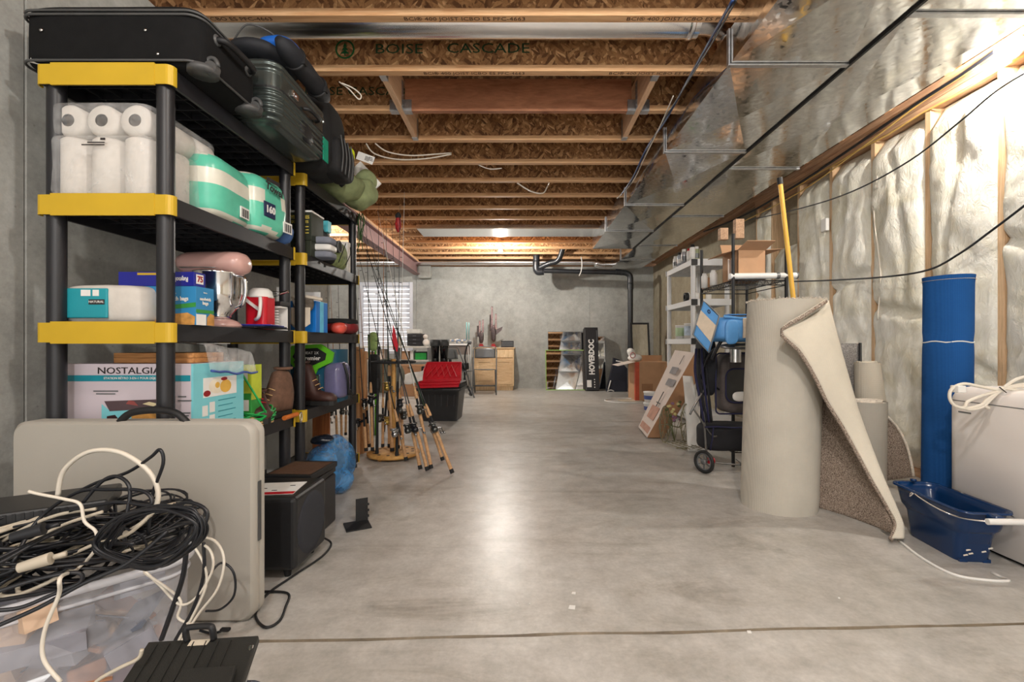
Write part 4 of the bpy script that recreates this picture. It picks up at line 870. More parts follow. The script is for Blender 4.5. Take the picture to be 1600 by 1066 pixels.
b = MB(); b.prism([(-.06,-.29),(.07,-.29),(.055,-.11),(-.045,-.11)], 0, .016, M=MM); b.build('silver_panel', STEEL, t, None, .003); b = MB(); b.prism([(-.05,-.285),(.06,-.285),(.047,-.118),(-.037,-.118)], .016, .019, M=MM); b.build('green_panel', mat('mid_green', RGB(60,124,66), .5), t)
b = MB(); b.lathe([(0,0),(.022,0),(.022,.004),(0,.005)], M=Matrix.Translation((.005,-.143,.155)) @ Matrix.Rotation(PI/2,4,'X'), n=20, sy=.6); b.build('red_badge', RED, t)
b = MB(); b.pillow((.14,-.03,.14),(.12,.22,.24),4,(.004,8),18,seed=70); b.build('clear_tank', TANK, t); b = MB(); b.tube(spline([(.19,-.06,.25),(.215,-.05,.16),(.2,.0,.04)],6),.009,6); b.build('hose', RUB, t)
# wood pieces on the floor tier and speaker, blue bag
WOODR = m_wood('stained_board', RGB(120,64,30), RGB(168,100,54), (20,20,1.5))
b = MB(); b.b2((-.06,-.01,0),(.06,.01,.34)); tag(b.build('wood_board', WOODR, None, (-1.43, 3.25, SURF[0]), .002), 'reddish stained board standing on the lowest second unit shelf', 'board')
b = MB(); b.b2((-.12,-.01,0),(.0,.01,.36)); tag(b.build('printed_board', WHP, None, (-1.5, 2.9, SURF[0]), .002), 'pale printed panel standing low between the shelving units', 'panel')
BGF = wrap_mat('blue_bag_film', RGB(74,146,208), .58, .15)
t = thing('blue_plastic_bag', 'translucent blue plastic bag slumped in front of the second unit', 'bag', (-1.20, 2.86, 0.0))
b = MB(); b.pillow((0,0,.17),(.25,.28,.32),2.3,(.04,9),34,seed=81); b.pillow((.07,-.05,.07),(.18,.18,.13),2.0,(.03,12),20,seed=84); b.build('film_body', BGF, t)
b = MB(); b.pillow((-.02,.02,.13),(.2,.2,.24),3,(.02,8),14,seed=82); b.build('contents', mat('bag_contents', RGB(90,110,130), .8, 0, .5, 14), t)
b = MB(); b.pillow((-.04,-.02,.325),(.16,.12,.06),2.2,(.03,16),16,seed=83); b.build('knotted_top', mat('crinkled_black_film', RGB(30,34,44), .2, 0, .3, 10, .6, 40), t)
FABR = mat('speaker_black', RGB(32,32,34), .38, 0, .1, 20, .1, 200); GRL = mat('speaker_grille', RGB(44,46,54), .8, 0, .2, 400, .8, 900)
t = thing('subwoofer_speaker', 'black cube subwoofer with round grille beside the folded white table', 'speaker', (0,0,0))
sx0, sx1, sy0, sy1, sz0, sz1 = -1.19, -.88, 1.77, 2.05, .035, .322
b = MB(); b.b2((sx0,sy0,sz0),(sx1,sy1,sz1)); b.build('cabinet', FABR, t, None, .018, 3)
b = MB(); b.lathe([(0,.006),(.1,.005),(.122,.002),(.126,-.002)], M=Matrix.Translation((sx1,(sy0+sy1)/2,.178)) @ Matrix.Rotation(PI/2,4,'Y'), n=40); b.build('grille', GRL, t)
for x in (sx0+.05, sx1-.05):
    for y in (sy0+.04, sy1-.04): MB().cyl((x,y,0),(x,y,.036),.012,.017,n=10).build('foot', BLK2, t)
b = MB(); b.box((0,0,0),(.22,.16,.002)); lf = tag(b.build('leaflet', WHP, None, (-1.03, 1.88, sz1+.0015), rot=(0,0,.12)), 'white leaflet with a red edge lying on the subwoofer', 'leaflet'); b = MB(); b.box((0,-.066,.0015),(.22,.028,.001)); b.build('red_edge', RED, lf)
b = MB(); [b.box((-.08+.05*i,.03-.03*(i%3),.0015),(.02,.006,.001)) for i in range(4)]; b.build('print', INK, lf)
for i in range(2):
    b = MB(); b.box((0,0,.014),(.23,.27,.026)); g = tag(b.build('flat_case', BLK2, None, (-1.08, 2.24, .255+.03*i), .003, rot=(0,0,.05-.1*i)), ['lower flat black case with notched edge behind the subwoofer', 'upper flat case with a brown printed top behind the subwoofer'][i], 'case')
    b = MB(); b.box((.0,0,.0275),(.2,.22,.001)); b.build('printed_top', BRINK if i else TRIM, g)
b = MB(); b.b2((-.11,-.14,0),(.11,.14,.25)); tag(b.build('storage_crate', BLKP, None, (-1.08, 2.24, 0), .01), 'black crate mostly hidden behind the subwoofer', 'crate')
t = thing('power_cord', 'thin black subwoofer cord looping over the concrete floor', 'cord')
MB().tube(spline([(-.92,2.1,.03),(-.87,2.08,.008),(-.86,1.96,.006),(-.9,1.80,.006),(-.93,1.66,.006),(-.90,1.54,.006),(-.83,1.47,.006),(-.80,1.50,.006),(-.82,1.58,.006),(-.86,1.67,.006),(-.98,1.68,.006)],7),.0045,6).build('cable', BLK2, t)
t = thing('bookend', 'black metal slotted bracket standing on the floor beside the subwoofer', 'bracket', (-.83, 2.30, 0), .5)
b = MB(); b.b2((-.06,-.06,0),(.06,.06,.006)); b.b2((.0,.05,0),(.06,.056,.12)); b.build('bracket', BLK2, t); b = MB(); [b.b2((.05,.048,.02+i*.03),(.066,.058,.03+i*.03)) for i in range(3)]; b.build('lug', BLK2, t)

# ================================================================ folded white table
TBL = mat('off_white_plastic', RGB(172,167,158), .55, 0, .03, 3, .1, 300)
t = thing('folding_table', 'off white plastic table folded in half and stood on edge before the shelving', 'table', (-1.285, 1.50, .0), 0)
def leaf(y0, y1):
    b = MB(); M = Matrix.Translation((0, 0, .332)) @ Matrix.Rotation(PI/2, 4, 'X'); o = rrect(.80, .664, .045, 7)
    oi = rrect(.78, .644, .04, 7); n = len(o)
    def ring(out, y): return [M @ Vector((x, z, -y)) for x, z in out]
    R4 = [ring(oi, y0), ring(o, y0+.010), ring(o, y1)]
    vs = [p for r_ in R4 for p in r_]; fs = [tuple(range(n))]+[(j*n+(i+1) % n, j*n+i, (j+1)*n+i, (j+1)*n+(i+1) % n) for j in range(2) for i in range(n)]+[tuple(2*n+i for i in range(n))[::-1]]
    return b.add(vs, fs[:1]+fs[-1:], 0, False).add(vs, fs[1:-1], 0, True)
leaf(0, .032).build('table_leaf', TBL, t); leaf(.034, .066).build('table_leaf', TBL, t)
b = MB(); b.b2((.401,.024,.26),(.404,.042,.46)); b.build('side_latch', TRIM, t, None, .002)
b = MB(); b.tube(spline([(-.06,.02,.655),(-.02,.02,.69),(.06,.02,.70),(.13,.02,.69),(.17,.02,.655)],6), .012, 8); b.build('carry_handle', BLK2, t)

# ================================================================ clear tote with cables
TOTE = mat('clear_tote_plastic', RGB(214,214,222), .2, 0, .05, 5, alpha=.34); TRIMP = mat('tote_rim_plastic', RGB(206,206,212), .25, 0, .03, 5, alpha=.75)
t = thing('clear_tote', 'clear plastic tote full of cardboard scraps at the lower left corner', 'tote', (-1.245, 1.125, .0), -PI/4*0+PI/4)
TW, TL, TH = .32, .66, .335   # across, along, high; local x = along (to the far right), y = across
def tote_wall():
    b = MB(); n = None; rings = []
    for (k, z) in ((.84, .0), (.86, .02), (.93, .2), (.98, TH-.04), (1.0, TH)):
        rings.append([(x, y, z) for x, y in rrect(TL*(.9+.1*k)*1.0, TW*(.8+.2*k), .07, 6)])
    n = len(rings[0]); vs = [p for r_ in rings for p in r_]
    return b.add(vs, [(j*n+i, j*n+(i+1) % n, (j+1)*n+(i+1) % n, (j+1)*n+i) for j in range(len(rings)-1) for i in range(n)]+[tuple(range(n))[::-1]], 0, True)
tote_wall().build('tub', TOTE, t)
b = MB(); b.tube([(x, y, TH) for x, y in rrect(TL+.01, TW+.01, .075, 8)], .011, 8, closed=True); b.tube([(x, y, TH-.035) for x, y in rrect(TL, TW, .07, 8)], .005, 6, closed=True); b.build('rim', TRIMP, t)
cards = [mat('scrap_card_tan', RGB(176,128,98), .85, 0, .1, 10), mat('scrap_card_pale', RGB(206,176,150), .85, 0, .1, 10), mat('scrap_grey', RGB(150,150,160), .8, 0, .1, 10), mat('scrap_slate', RGB(110,116,130), .8, 0, .1, 10), mat('scrap_purple', RGB(110,60,90), .7, 0, .1, 10)]
rr_ = random.Random(5)
for i in range(44):
    sx_, sy_, sz_ = rr_.uniform(.10,.2), rr_.uniform(.05,.1), rr_.choice([.004,.01,.05])
    x = rr_.uniform(-.23,.23); y = rr_.choice([-.105,-.1,-.06,0,.06]); z = .035+.27*i/44
    e = Euler((rr_.uniform(-.5,.5), rr_.uniform(-.4,.4), rr_.uniform(0,3.1)))
    b = MB(); b.box((0,0,0),(sx_,sy_,sz_)); o = b.build('cardboard_scrap', cards[i % 4 if i != 3 else 4], None, None, .0008)
    o.location = (Matrix.Translation(t.location) @ Matrix.Rotation(PI/4,4,'Z')) @ Vector((x, y, z)); e.z += PI/4; o.rotation_euler = e
    tag(o, ['tan cardboard','pale cardboard','light grey','slate grey','purple'][i % 4 if i != 3 else 4]+' scrap lying in the clear tote under the cables', 'scrap', 'cardboard scraps in the tote')
# cables
CB = mat('black_cable', RGB(22,24,30), .4, 0, .1, 5); CW = mat('white_cable', RGB(222,214,200), .5, 0, .04, 5); CW2 = mat('cream_cable', RGB(196,186,168), .55)
TM = Matrix.Translation((-1.245, 1.125, 0)) @ Matrix.Rotation(PI/4, 4, 'Z')
def cable(pts, r, mt, label, name='cable', k=6, closed=False, group=None):
    return tag(MB().tube(spline(pts, k, closed), r, 7, closed=closed).build(name, mt), label, 'cable', group)
rc = random.Random(11)
for c in range(46):       # coils lying in a heap over the rim
    cx = rc.uniform(-.24,.24); cy = rc.uniform(-.09,.10); cz = TH+.0+.0036*c*rc.uniform(.5,1); R0 = rc.uniform(.07,.17); tl = rc.uniform(-.28,.28); ph = rc.uniform(0,6.28); el = rc.uniform(.45,.8); yaw = rc.uniform(-.5,.5)
    pts = []; turns = rc.choice([1.6, 2.3, 3.2]); n = int(turns*12)
    for i in range(n):
        a = ph+2*PI*turns*i/n; r_ = R0*(1+.12*math.sin(a*.37+c)+.05*math.sin(i*1.3))
        x = r_*math.cos(a)*1.25; y = r_*math.sin(a)*el
        x, y = x*math.cos(yaw)-y*math.sin(yaw), x*math.sin(yaw)+y*math.cos(yaw)
        p = TM @ Vector((cx+x, cy+y, cz+.02*math.sin(a*2+c)+tl*y*.8+.012*rc.random()))
        p.y = min(p.y, 1.475); pts.append(p)
    wh = c % 6 == 4
    cable(pts, rc.choice([.003,.0035,.0045]), CW2 if wh else CB, 'cream cable coiled in the heap on the clear tote' if wh else 'black cable coiled in the heap on the clear tote', 'coiled_cable', 3, group='cream cables in the heap' if wh else 'black cables in the heap')
cx = TM @ Vector((.20,-.05,0))
bd = [(P(px, py, 1.06)) for px, py in ((155,868),(165,840),(200,812),(250,800),(300,812),(310,840),(280,872),(230,892),(185,897))]
hk = []
for k in range(9):        # one cable wound in a tight oval hank at the front
    hk += [p+Vector((rc.uniform(-.008,.008), -.0036*k+.02+rc.uniform(-.008,.008), rc.uniform(-.010,.010)+.002*k)) for p in bd[:-1]]
cable(hk, .0034, CB, 'black cable wound in a tight oval hank at the tote front', 'cable_hank', 5)
big = [([(90,775),(100,735),(140,706),(190,708),(235,740),(247,780),(225,815),(180,840),(130,855)], .0062, CW, 'thick white cable arching high against the folded table'),
 ([(110,775),(150,755),(200,738),(235,715),(250,703),(255,725),(238,775),(232,835)], .0045, CB, 'black cable peaking highest in front of the folded table'),
 ([(130,785),(160,752),(185,745),(203,765),(195,815),(180,850)], .0045, CB, 'black cable in a small upright arch left of the white arch'),
 ([(20,880),(60,812),(120,770),(170,765),(225,768),(235,790),(180,785),(110,800)], .0045, CB, 'black cable looping just below the high arch'),
 ([(250,800),(290,785),(320,795),(322,815),(300,845)], .0045, CB, 'black cable bulging over the right end of the heap'),
 ([(45,768),(60,772),(100,780),(125,788),(132,815),(150,832),(148,860),(120,890),(95,902),(92,930),(70,985),(68,1030),(95,1066)], .0036, CW, 'thin white cable trailing down the front of the tote'),
 ([(-30,870),(30,830),(90,805),(150,795)], .0042, CW2, 'cream cable, upper of the long straight pair at left'),
 ([(-30,885),(40,850),(100,820),(160,800)], .0042, CW2, 'cream cable, lower of the long straight pair at left'),
 ([(-20,870),(40,877),(100,870),(150,850),(200,835),(240,800)], .0042, CW2, 'cream cable sweeping across the middle of the heap'),
 ([(-20,895),(60,860),(140,848),(210,850)], .0045, CB, 'straight black cable crossing below the cream pair'),
 ([(-20,985),(60,950),(130,912),(200,880),(262,830)], .0045, CB, 'long black cable crossing the tote rim diagonally'),
 ([(-20,955),(30,950),(80,930),(125,910),(120,895),(60,905),(-20,930)], .0042, CB, 'black cable folded back at the near rim'),
 ([(300,838),(335,845),(350,875),(340,920),(310,960),(285,1000),(272,1030)], .0032, CW, 'outer white cable hanging down the tote end'),
 ([(305,845),(328,860),(332,890),(310,930),(282,945),(250,915),(225,892)], .0032, CW, 'white cable drooping in a loop over the rim'),
 ([(300,850),(318,880),(322,915),(300,965),(280,1000),(268,1035)], .0032, CW, 'inner white cable hanging down the tote end'),
 ([(225,895),(280,935),(278,965),(298,975)], .0032, CW, 'short white cable pair end on the tote side'),
 ([(318,848),(318,900),(300,955),(272,1005),(268,1040)], .0042, CB, 'black cable hanging down the tote end'),
 ([(292,852),(286,900),(270,950),(252,1000)], .0060, CB, 'thick flat black cable hanging straight over the rim'),
 ([(222,1015),(215,1030),(185,1045),(150,1066),(140,1090)], .0034, CW2, 'cream cable lying on the black folded stand')]
for pts, r, mt, lb in big:
    ps = [P(x, y, 1.16-.10*(y-700)/300 if y < 880 else 1.06) for x, y in pts]
    if 'hanging' in lb or 'drooping' in lb or 'side' in lb: ps = [P(x, y, 1.16) for x, y in pts]
    if 'trailing' in lb: ps = [P(x, y, 1.08 if y < 900 else .88) for x, y in pts]
    if 'diagonally' in lb or 'near rim' in lb: ps = [P(x, y, .92+.12*x/260) for x, y in pts]
    if 'lying on' in lb: ps = [P(x, y, .83) for x, y in pts]
    if 'peaking' in lb or 'arching high' in lb: ps = [P(x, y, 1.24) for x, y in pts]
    cable(ps, r, mt, lb)
cable([P(322,905,1.36),P(345,880,1.4),P(365,895,1.4),P(366,930,1.4),P(345,952,1.4),P(322,955,1.34)], .0035, CB, 'black cable looped out against the folded table foot')
t = thing('usb_cable', 'black cable end with plug lying on the floor by the tote', 'cable'); cable_ = MB().tube(spline([P(312,985,1.44)+Vector((0,0,.0)),P(330,990,1.44),P(345,987,1.44)],5),.004,6); cable_.build('cord', CB, t)
b = MB(); p_ = P(352,984,1.44); b.box(p_,(.03,.014,.01)); b.build('plug', BLK2, t, None, .003)
# black box on the heap
t = thing('cable_box', 'black vented set top box lying on the cable heap at left', 'electronics', (-1.30, 1.22, .462), .55)
b = MB(); b.box((0,0,.02),(.32,.18,.038)); b.build('case', FABR, t, None, .006); b = MB(); [b.b2((-.1+i*.016,-.0915,.012),(-.093+i*.016,-.0895,.034)) for i in range(12)]; b.build('vent', BLK2, t)
for i, (px, py) in enumerate(((55,880),(44,833))):
    b = MB(); p_ = P(px, py, 1.02); b.cyl(p_-Vector((.025,.01,.006)), p_+Vector((.025,.01,.006)), .011, .014, n=14); b.tube([p_+Vector((.03,.012,.008)), p_+Vector((.05,.02,.012))], .006, 6); tag(b.build('connector_plug', CW2 if i == 0 else CB, None, None), ['grey ribbed plug lying in the heap near the left edge', 'black round plug below the vented box'][i], 'plug')
# black folded stand with handle, grey case beneath
t = thing('folded_stand', 'black grooved folding stand with a looped handle at the bottom edge', 'stand', (-.60, .80, .30))
SLT = mat('satin_black_board', RGB(34,34,32), .5, 0, .15, 20, .3, 500); Mst = Matrix.Rotation(-.06, 4, 'Z') @ Matrix.Rotation(.32, 4, 'X')
c4 = [P(232,1003,.90), P(404,993,.90), P(372,1085,.78), P(170,1098,.78)]
def bil(u, v, off=0):
    a = c4[3].lerp(c4[2], u); c = c4[0].lerp(c4[1], u); nrm = (c4[1]-c4[0]).cross(c4[3]-c4[0]).normalized()
    if nrm.z < 0: nrm = -nrm
    return a.lerp(c, v)+nrm*off
b = MB(); b.hexa([bil(0,0,-.014),bil(1,0,-.014),bil(1,1,-.014),bil(0,1,-.014),bil(0,0),bil(1,0),bil(1,1),bil(0,1)]); ob = b.build('top_board', SLT, t, None, .002); ob.location = -Vector(t.location)
for i in range(7):
    b = MB(); u = .1+.11*i; b.hexa([bil(u,0,0),bil(u+.008,0,0),bil(u+.008,.93,0),bil(u,.93,0),bil(u,0,.003),bil(u+.008,0,.003),bil(u+.008,.93,.003),bil(u,.93,.003)]); ob = b.build('rib', SLT, t); ob.location = -Vector(t.location)
b = MB(); b.tube(spline([bil(.36,.97,.0),bil(.36,1.0,.022),bil(.40,1.02,.026),bil(.56,1.02,.026),bil(.60,1.0,.022),bil(.60,.97,.0)],4), .006, 8); ob = b.build('handle', BLK2, t); ob.location = -Vector(t.location)
b = MB(); b.hexa([bil(.39,.86,.001),bil(.56,.86,.001),bil(.58,.97,.001),bil(.40,.97,.001),bil(.39,.86,.002),bil(.56,.86,.002),bil(.58,.97,.002),bil(.40,.97,.002)]); ob = b.build('handle_cutout', CW2, t); ob.location = -Vector(t.location)
b = MB(); b.hexa([bil(.45,-.3,.004),bil(.95,-.3,.004),bil(.93,.35,.004),bil(.5,.35,.004),bil(.45,-.3,.016),bil(.95,-.3,.016),bil(.93,.35,.016),bil(.5,.35,.016)]); ob = b.build('flap', SLT, t, None, .002); ob.location = -Vector(t.location)
b = MB(); b.tube([bil(.97,.1,-.02),bil(.965,.5,-.02),bil(.97,.8,.0)], .005, 6); ob = b.build('hinge_arm', STEEL, t); ob.location = -Vector(t.location)
b = MB(); b.b2((-.17,-.12,0),(.075,.12,.298)); tag(b.build('grey_case', mat('slate_case', RGB(70,74,84), .4, 0, .06, 4), None, (-.55, .74, 0), .025, 4), 'slate grey rounded case under the black folding stand', 'case')
# ================================================================ RIGHT SIDE
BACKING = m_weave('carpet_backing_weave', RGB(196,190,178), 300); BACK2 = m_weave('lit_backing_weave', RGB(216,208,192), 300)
PILE = m_carpet('taupe_carpet_pile', RGB(92,78,68), RGB(186,170,156), 190); PILEG = m_carpet('grey_carpet_pile', RGB(104,100,98), RGB(168,164,160), 190)
FRAY = mat('frayed_fibre', RGB(214,204,190), .95, 0, .2, 80)
def fringe(b, pts, ln, n, rs, m=0):
    pts = [Vector(p) for p in pts]
    for i in range(n):
        q = rs.random()*(len(pts)-1); k = int(q); p = pts[k].lerp(pts[min(k+1, len(pts)-1)], q-k)
        d = Vector((rs.uniform(-1,1), rs.uniform(-1,1), rs.uniform(-.2,1))).normalized()*ln*rs.uniform(.4,1)
        b.bar(p, p+d, .0018, .0018, m)
# ---- big roll with peeled flap
t = thing('carpet_roll', 'tall standing roll of beige backed carpet with a peeled corner flap', 'carpet roll', (0,0,0))
ax0, ax1 = Vector((1.470, 2.605, 0)), Vector((1.535, 2.65, 1.168)); R0 = .198
b = MB(); nz, na = 18, 48
def rollpt(u, v):
    a = 2*PI*u; c = ax0.lerp(ax1, v); bul = R0*(1+.03*math.sin(2*a+1)+.012*noise.noise(Vector((math.cos(a)*2, math.sin(a)*2, v*3))))-(.004 if v < .02 else 0)
    return c+Vector((math.cos(a)*bul, math.sin(a)*bul, 0))
b.grid(rollpt, na, nz); b.build('rolled_carpet', BACKING, t)
b = MB()   # spiral layers seen at the top
pts = []
for i in range(150):
    a = i*.22; r_ = R0-.004-.0058*i*.22; 
    if r_ < .02: break
    pts.append(ax1+Vector((math.cos(a)*r_, math.sin(a)*r_, -.006+.004*math.sin(i*1.7))))
b.tube(pts, .012, 6, 1); b.lathe([(0,-.01),(R0-.01,-.01)], c=ax1, n=32, m=1)
rs = random.Random(3); fringe(b, [rollpt(u/40, 1.0) for u in range(41)], .016, 420, rs, 0); fringe(b, pts, .014, 200, rs, 0)
b.build('frayed_top_edge', [FRAY, PILE], t)
crA = [P(1292,470,2.62), P(1310,540,2.55), P(1328,605,2.47), P(1346,665,2.40), P(1372,742,2.28), P(1394,802,2.18), P(1408,838,2.12)]
def curve_at(P_, s_):
    q = s_*(len(P_)-1); k = min(int(q), len(P_)-2); f_ = q-k
    a = P_[max(k-1,0)]; b_ = P_[k]; c = P_[k+1]; d = P_[min(k+2, len(P_)-1)]
    return 0.5*((2*b_)+(c-a)*f_+(2*a-5*b_+4*c-d)*f_*f_+(3*b_-a-3*c+d)*f_**3)
wallE = [Vector((1.728, 2.67, 1.16)), Vector((1.71, 2.66, .95)), Vector((1.690, 2.65, .72)), Vector((1.680, 2.64, .50)), Vector((1.67, 2.62, .28)), Vector((1.665, 2.61, .12)), Vector((1.66, 2.60, .0))]
def sheet(u, v):   # pile side: u from the roll to the crease, v from the top down
    a = curve_at(wallE, v); c = curve_at(crA, v); p = a.lerp(c, u); p.x += .05*math.sin(PI*u)*(v)*.7-.01; 
    if v > .93: p.z = p.z*(1-u)+max(p.z, .012)*u
    p.z = max(p.z, .004); return p
b = MB(); b.grid(sheet, 20, 30, 0, th=.012); fringe(b, [sheet(u/20, 1.0) for u in range(21)], .012, 120, rs, 0); b.build('pile_sheet', [PILE], t)
free = [P(1291,470,2.42), P(1256,493,2.36), P(1221,518,2.34), P(1249,548,2.34), P(1274,589,2.34), P(1293,628,2.33), P(1315,663,2.32), P(1340,708,2.28), P(1364,752,2.23), P(1388,793,2.18), P(1400,820,2.13), P(1392,842,2.10)]
def flap(u, v):    # folded-over part: u from the crease to the free edge
    # free edge: first part is the top hem, the rest the long curved edge
    c = curve_at(crA, v); s_ = .18+.82*v; f = curve_at(free, s_); 
    p = c.lerp(f, u); p.y -= .05*math.sin(PI*u)*(1-.75*v); p.x += .012*math.sin(PI*u); p.z = max(p.z, .014); return p
def hem(u, v):     # small top piece between hem and crease top
    c = crA[0]; f = curve_at(free, .18*v); p = c.lerp(f, u); p.y -= .05*math.sin(PI*u)*v; return p
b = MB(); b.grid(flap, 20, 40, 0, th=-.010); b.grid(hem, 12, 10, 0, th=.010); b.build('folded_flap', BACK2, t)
b = MB(); hp = [curve_at(free, q/30)+Vector((0,-.004,0)) for q in range(31)]; b.tube([q+Vector((-.002,.004,-.004)) for q in hp], .010, 6, 1); fringe(b, hp[:9], .014, 150, rs, 0); fringe(b, hp, .009, 240, rs, 1); b.build('frayed_flap_edge', [FRAY, PILE], t)
# ---- smaller rolls
def small_roll(label, base, top, r, r2, matm, mt2, seed):
    t = thing('carpet_roll', label, 'carpet roll', base); top = Vector(top)-Vector(base); b = MB()
    b.grid(lambda u, v: (lambda a, c, rr: c+Vector((math.cos(a)*rr*(1+.03*math.sin(2*a+seed)), math.sin(a)*rr, 0)))(2*PI*u, Vector((0,0,0)).lerp(top, v), r+(r2-r)*v), 32, 6); b.build('rolled_carpet', matm, t)
    b = MB(); pts = []
    for i in range(60):
        a = i*.35; q = r2-.004-.0055*i*.35
        if q < .012: break
        pts.append(top+Vector((math.cos(a)*q, math.sin(a)*q, .002*math.sin(i))))
    b.tube(pts, .008, 6); b.lathe([(0,-.006),(r2-.008,-.006)], c=top, n=24, m=0); fringe(b, pts, .01, 60, random.Random(seed)); b.build('layered_end', mt2, t); return t
small_roll('short standing roll of carpet with a shaggy cream top behind the big flap', (2.25, 2.98, 0), (2.27, 3.0, .545), .112, .115, BACKING, FRAY, 1)
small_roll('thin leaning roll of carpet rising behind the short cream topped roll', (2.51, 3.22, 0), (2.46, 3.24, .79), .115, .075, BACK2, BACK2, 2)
t = thing('carpet_offcut', 'grey carpet offcut sheet with black bound edge standing behind the big roll', 'carpet', (0,0,0))
b = MB(); p0, p1 = P(1296, 537, 3.3), P(1342, 537, 3.3)
b.grid(lambda u, v: (p0.x+(p1.x-p0.x)*u+.03*v*0, 3.3+.03*math.sin(PI*u), .002+v*(p0.z-.0)), 10, 12, th=.012); b.build('sheet', PILEG, t)
b = MB(); b.tube([(p1.x+.005, 3.29, .0), (p1.x+.005, 3.29, .5), (p1.x+.002, 3.29, p1.z+.005)], .009, 8); b.build('bound_edge', BLK2, t)
t = thing('carpet_scrap', 'small triangular scrap of taupe carpet leaning on the insulated wall bottom', 'carpet', (0,0,0))
b = MB(); A_, B_, C_ = P(1380,645,2.95), P(1429,748,2.78), Vector((2.34, 3.0, .01)); EV = [P(1380,645,2.95), P(1402,668,2.92), P(1418,700,2.86), P(1428,745,2.80)]
b.grid(lambda u, v: A_.lerp(C_, v).lerp(curve_at(EV, v), u), 10, 14, th=-.014); b.build('scrap_sheet', PILE, t)
b = MB(); b.tube([curve_at(EV, v/12) for v in range(13)], .008, 6); b.build('cut_edge', FRAY, t)
# ---- yellow pole
YPO = mat('yellow_fibreglass', RGB(232,180,72), .4, 0, .04, 6)
t = thing('yellow_handle', 'long yellow tool handle with black cap rising behind the big carpet roll', 'tool handle', (0,0,0)); pt = P(1219, 286, 3.05); pb = Vector((1.99, 3.1, 0.0))
b = MB(); b.cyl(pb+Vector((0,0,.0)), pt, .0165, .0145, n=14); b.build('shaft', YPO, t); b = MB(); d_ = (pt-pb).normalized(); b.cyl(pt-d_*.01, pt+d_*.035, .018, n=12); b.build('end_cap', BLK2, t)
# ---- blue tarp roll
TARP = m_weave('blue_woven_sheet', RGB(32,84,148), 260)
t = thing('blue_foam_roll', 'tall bright blue rolled sheet tied with white string by the insulated wall', 'roll', (2.31, 2.46, 0)); b = MB()
def br_(u, v):
    a = 2*PI*u; r_ = .104*(1+.03*math.sin(3*a))-.004*math.exp(-((v-.725)/.02)**2)+(.004 if v > .98 else 0)+.01*max(0, u-.9)*10*.4
    return (r_*math.cos(a-2.2)-.012*(1-v), r_*math.sin(a-2.2), 1.285*v)
b.grid(br_, 48, 30); b.build('rolled_sheet', TARP, t); b = MB()
for k in range(3): b.tube([((.098-.022*k)*math.cos(a*.3), (.098-.022*k)*math.sin(a*.3), 1.277) for a in range(22)], .004, 5)
b.build('inner_layers', BLUE, t); b = MB(); b.tube([(br_(i/30, .725)[0]*1.02, br_(i/30, .725)[1]*1.02, .932+.004*math.sin(i)) for i in range(30)], .0035, 6, closed=True); b.build('string', WHT, t)
b = MB(); b.tube([(br_(i/30, .985)[0]*1.012, br_(i/30, .985)[1]*1.012, 1.262) for i in range(30)], .0012, 4, closed=True); b.build('stitch_line', CW2, t)
# ---- mop bucket
BKT = mat('dark_blue_bucket_plastic', RGB(10,48,92), .22, 0, .08, 5)
t = thing('mop_bucket', 'dark blue rectangular mop bucket with white handle grip on the floor at right', 'bucket', (1.925, 2.06, 0), -.10)
b = MB(); n = 5
def tub(b, levels, m=0):
    rings = [[(x, y, z) for x, y in rrect(w_, l_, r_, 6, cx, cy)] for (w_, l_, r_, z, cx, cy) in levels]
    k = len(rings[0]); vs = [p for r_ in rings for p in r_]
    b.add(vs, [(j*k+i, j*k+(i+1) % k, (j+1)*k+(i+1) % k, (j+1)*k+i) for j in range(len(rings)-1) for i in range(k)], m, True)
    return k, len(rings)
lv = [(.128,.28,.03,.0,0,0),(.134,.29,.032,.008,0,0),(.15,.32,.035,.12,0,0),(.158,.345,.04,.135,0,0),(.17,.37,.04,.148,0,0),(.18,.40,.04,.20,0,-.0),(.185,.415,.042,.232,0,-.0),(.21,.44,.05,.236,0,-.0),(.212,.442,.05,.228,0,0)]
b2_ = [(.18,.41,.04,.233,0,0),(.165,.38,.038,.2,0,0),(.15,.34,.036,.145,0,0),(.13,.28,.03,.02,0,0),(.02,.1,.01,.018,0,0)]
tub(b, lv); tub(b, [lv[6]]+b2_);
b.build('tub', BKT, t)
for x in (-.045,.045): b = MB(); b.b2((x-.015,-.145,0),(x+.015,-.135,.014)); b.build('foot_rib', BKT, t)
b = MB(); b.b2((-.02,-.26,.20),(.02,-.21,.235)); b.build('pour_lip', BKT, t, None, .008)
b = MB(); b.tube(spline([(-.095,.06,.232),(-.107,.02,.222),(-.108,-.1,.206),(-.09,-.2,.205),(-.02,-.262,.215)],6), .0036, 7); b.tube(spline([(.10,.06,.235),(.112,-.05,.22),(.10,-.2,.215),(.03,-.262,.22)],6), .0036, 7); b.tube(spline([(-.095,.06,.232),(-.1,.075,.215),(-.112,.06,.208),(-.105,.05,.225)],4), .0032, 6); b.build('wire_bail', CHR, t)
b = MB(); b.cyl((-.055,-.265,.217),(.075,-.265,.221),.012,n=14); b.build('handle_grip', WHT, t)
b = MB(); b.lathe([(0,0),(.013,0),(.013,.01),(0,.012)], M=Matrix.Translation((-.0,.20,.24)), n=12); b.build('pivot_lug', BKT, t)
for (x, z) in ((-.04,.05),(-.03,.035),(.02,.045),(.045,.06),(-.05,.028)): 
    b = MB(); b.add([(x,-.1462-.0003*z*100-.004,z),(x+.018,-.1462-.004-.0003*z*100,z+.004),(x+.014,-.1462-.004-.0003*z*100,z+.010),(x-.002,-.1462-.004-.0003*z*100,z+.006)],[(0,1,2,3)]); b.build('paint_fleck', CW, t)
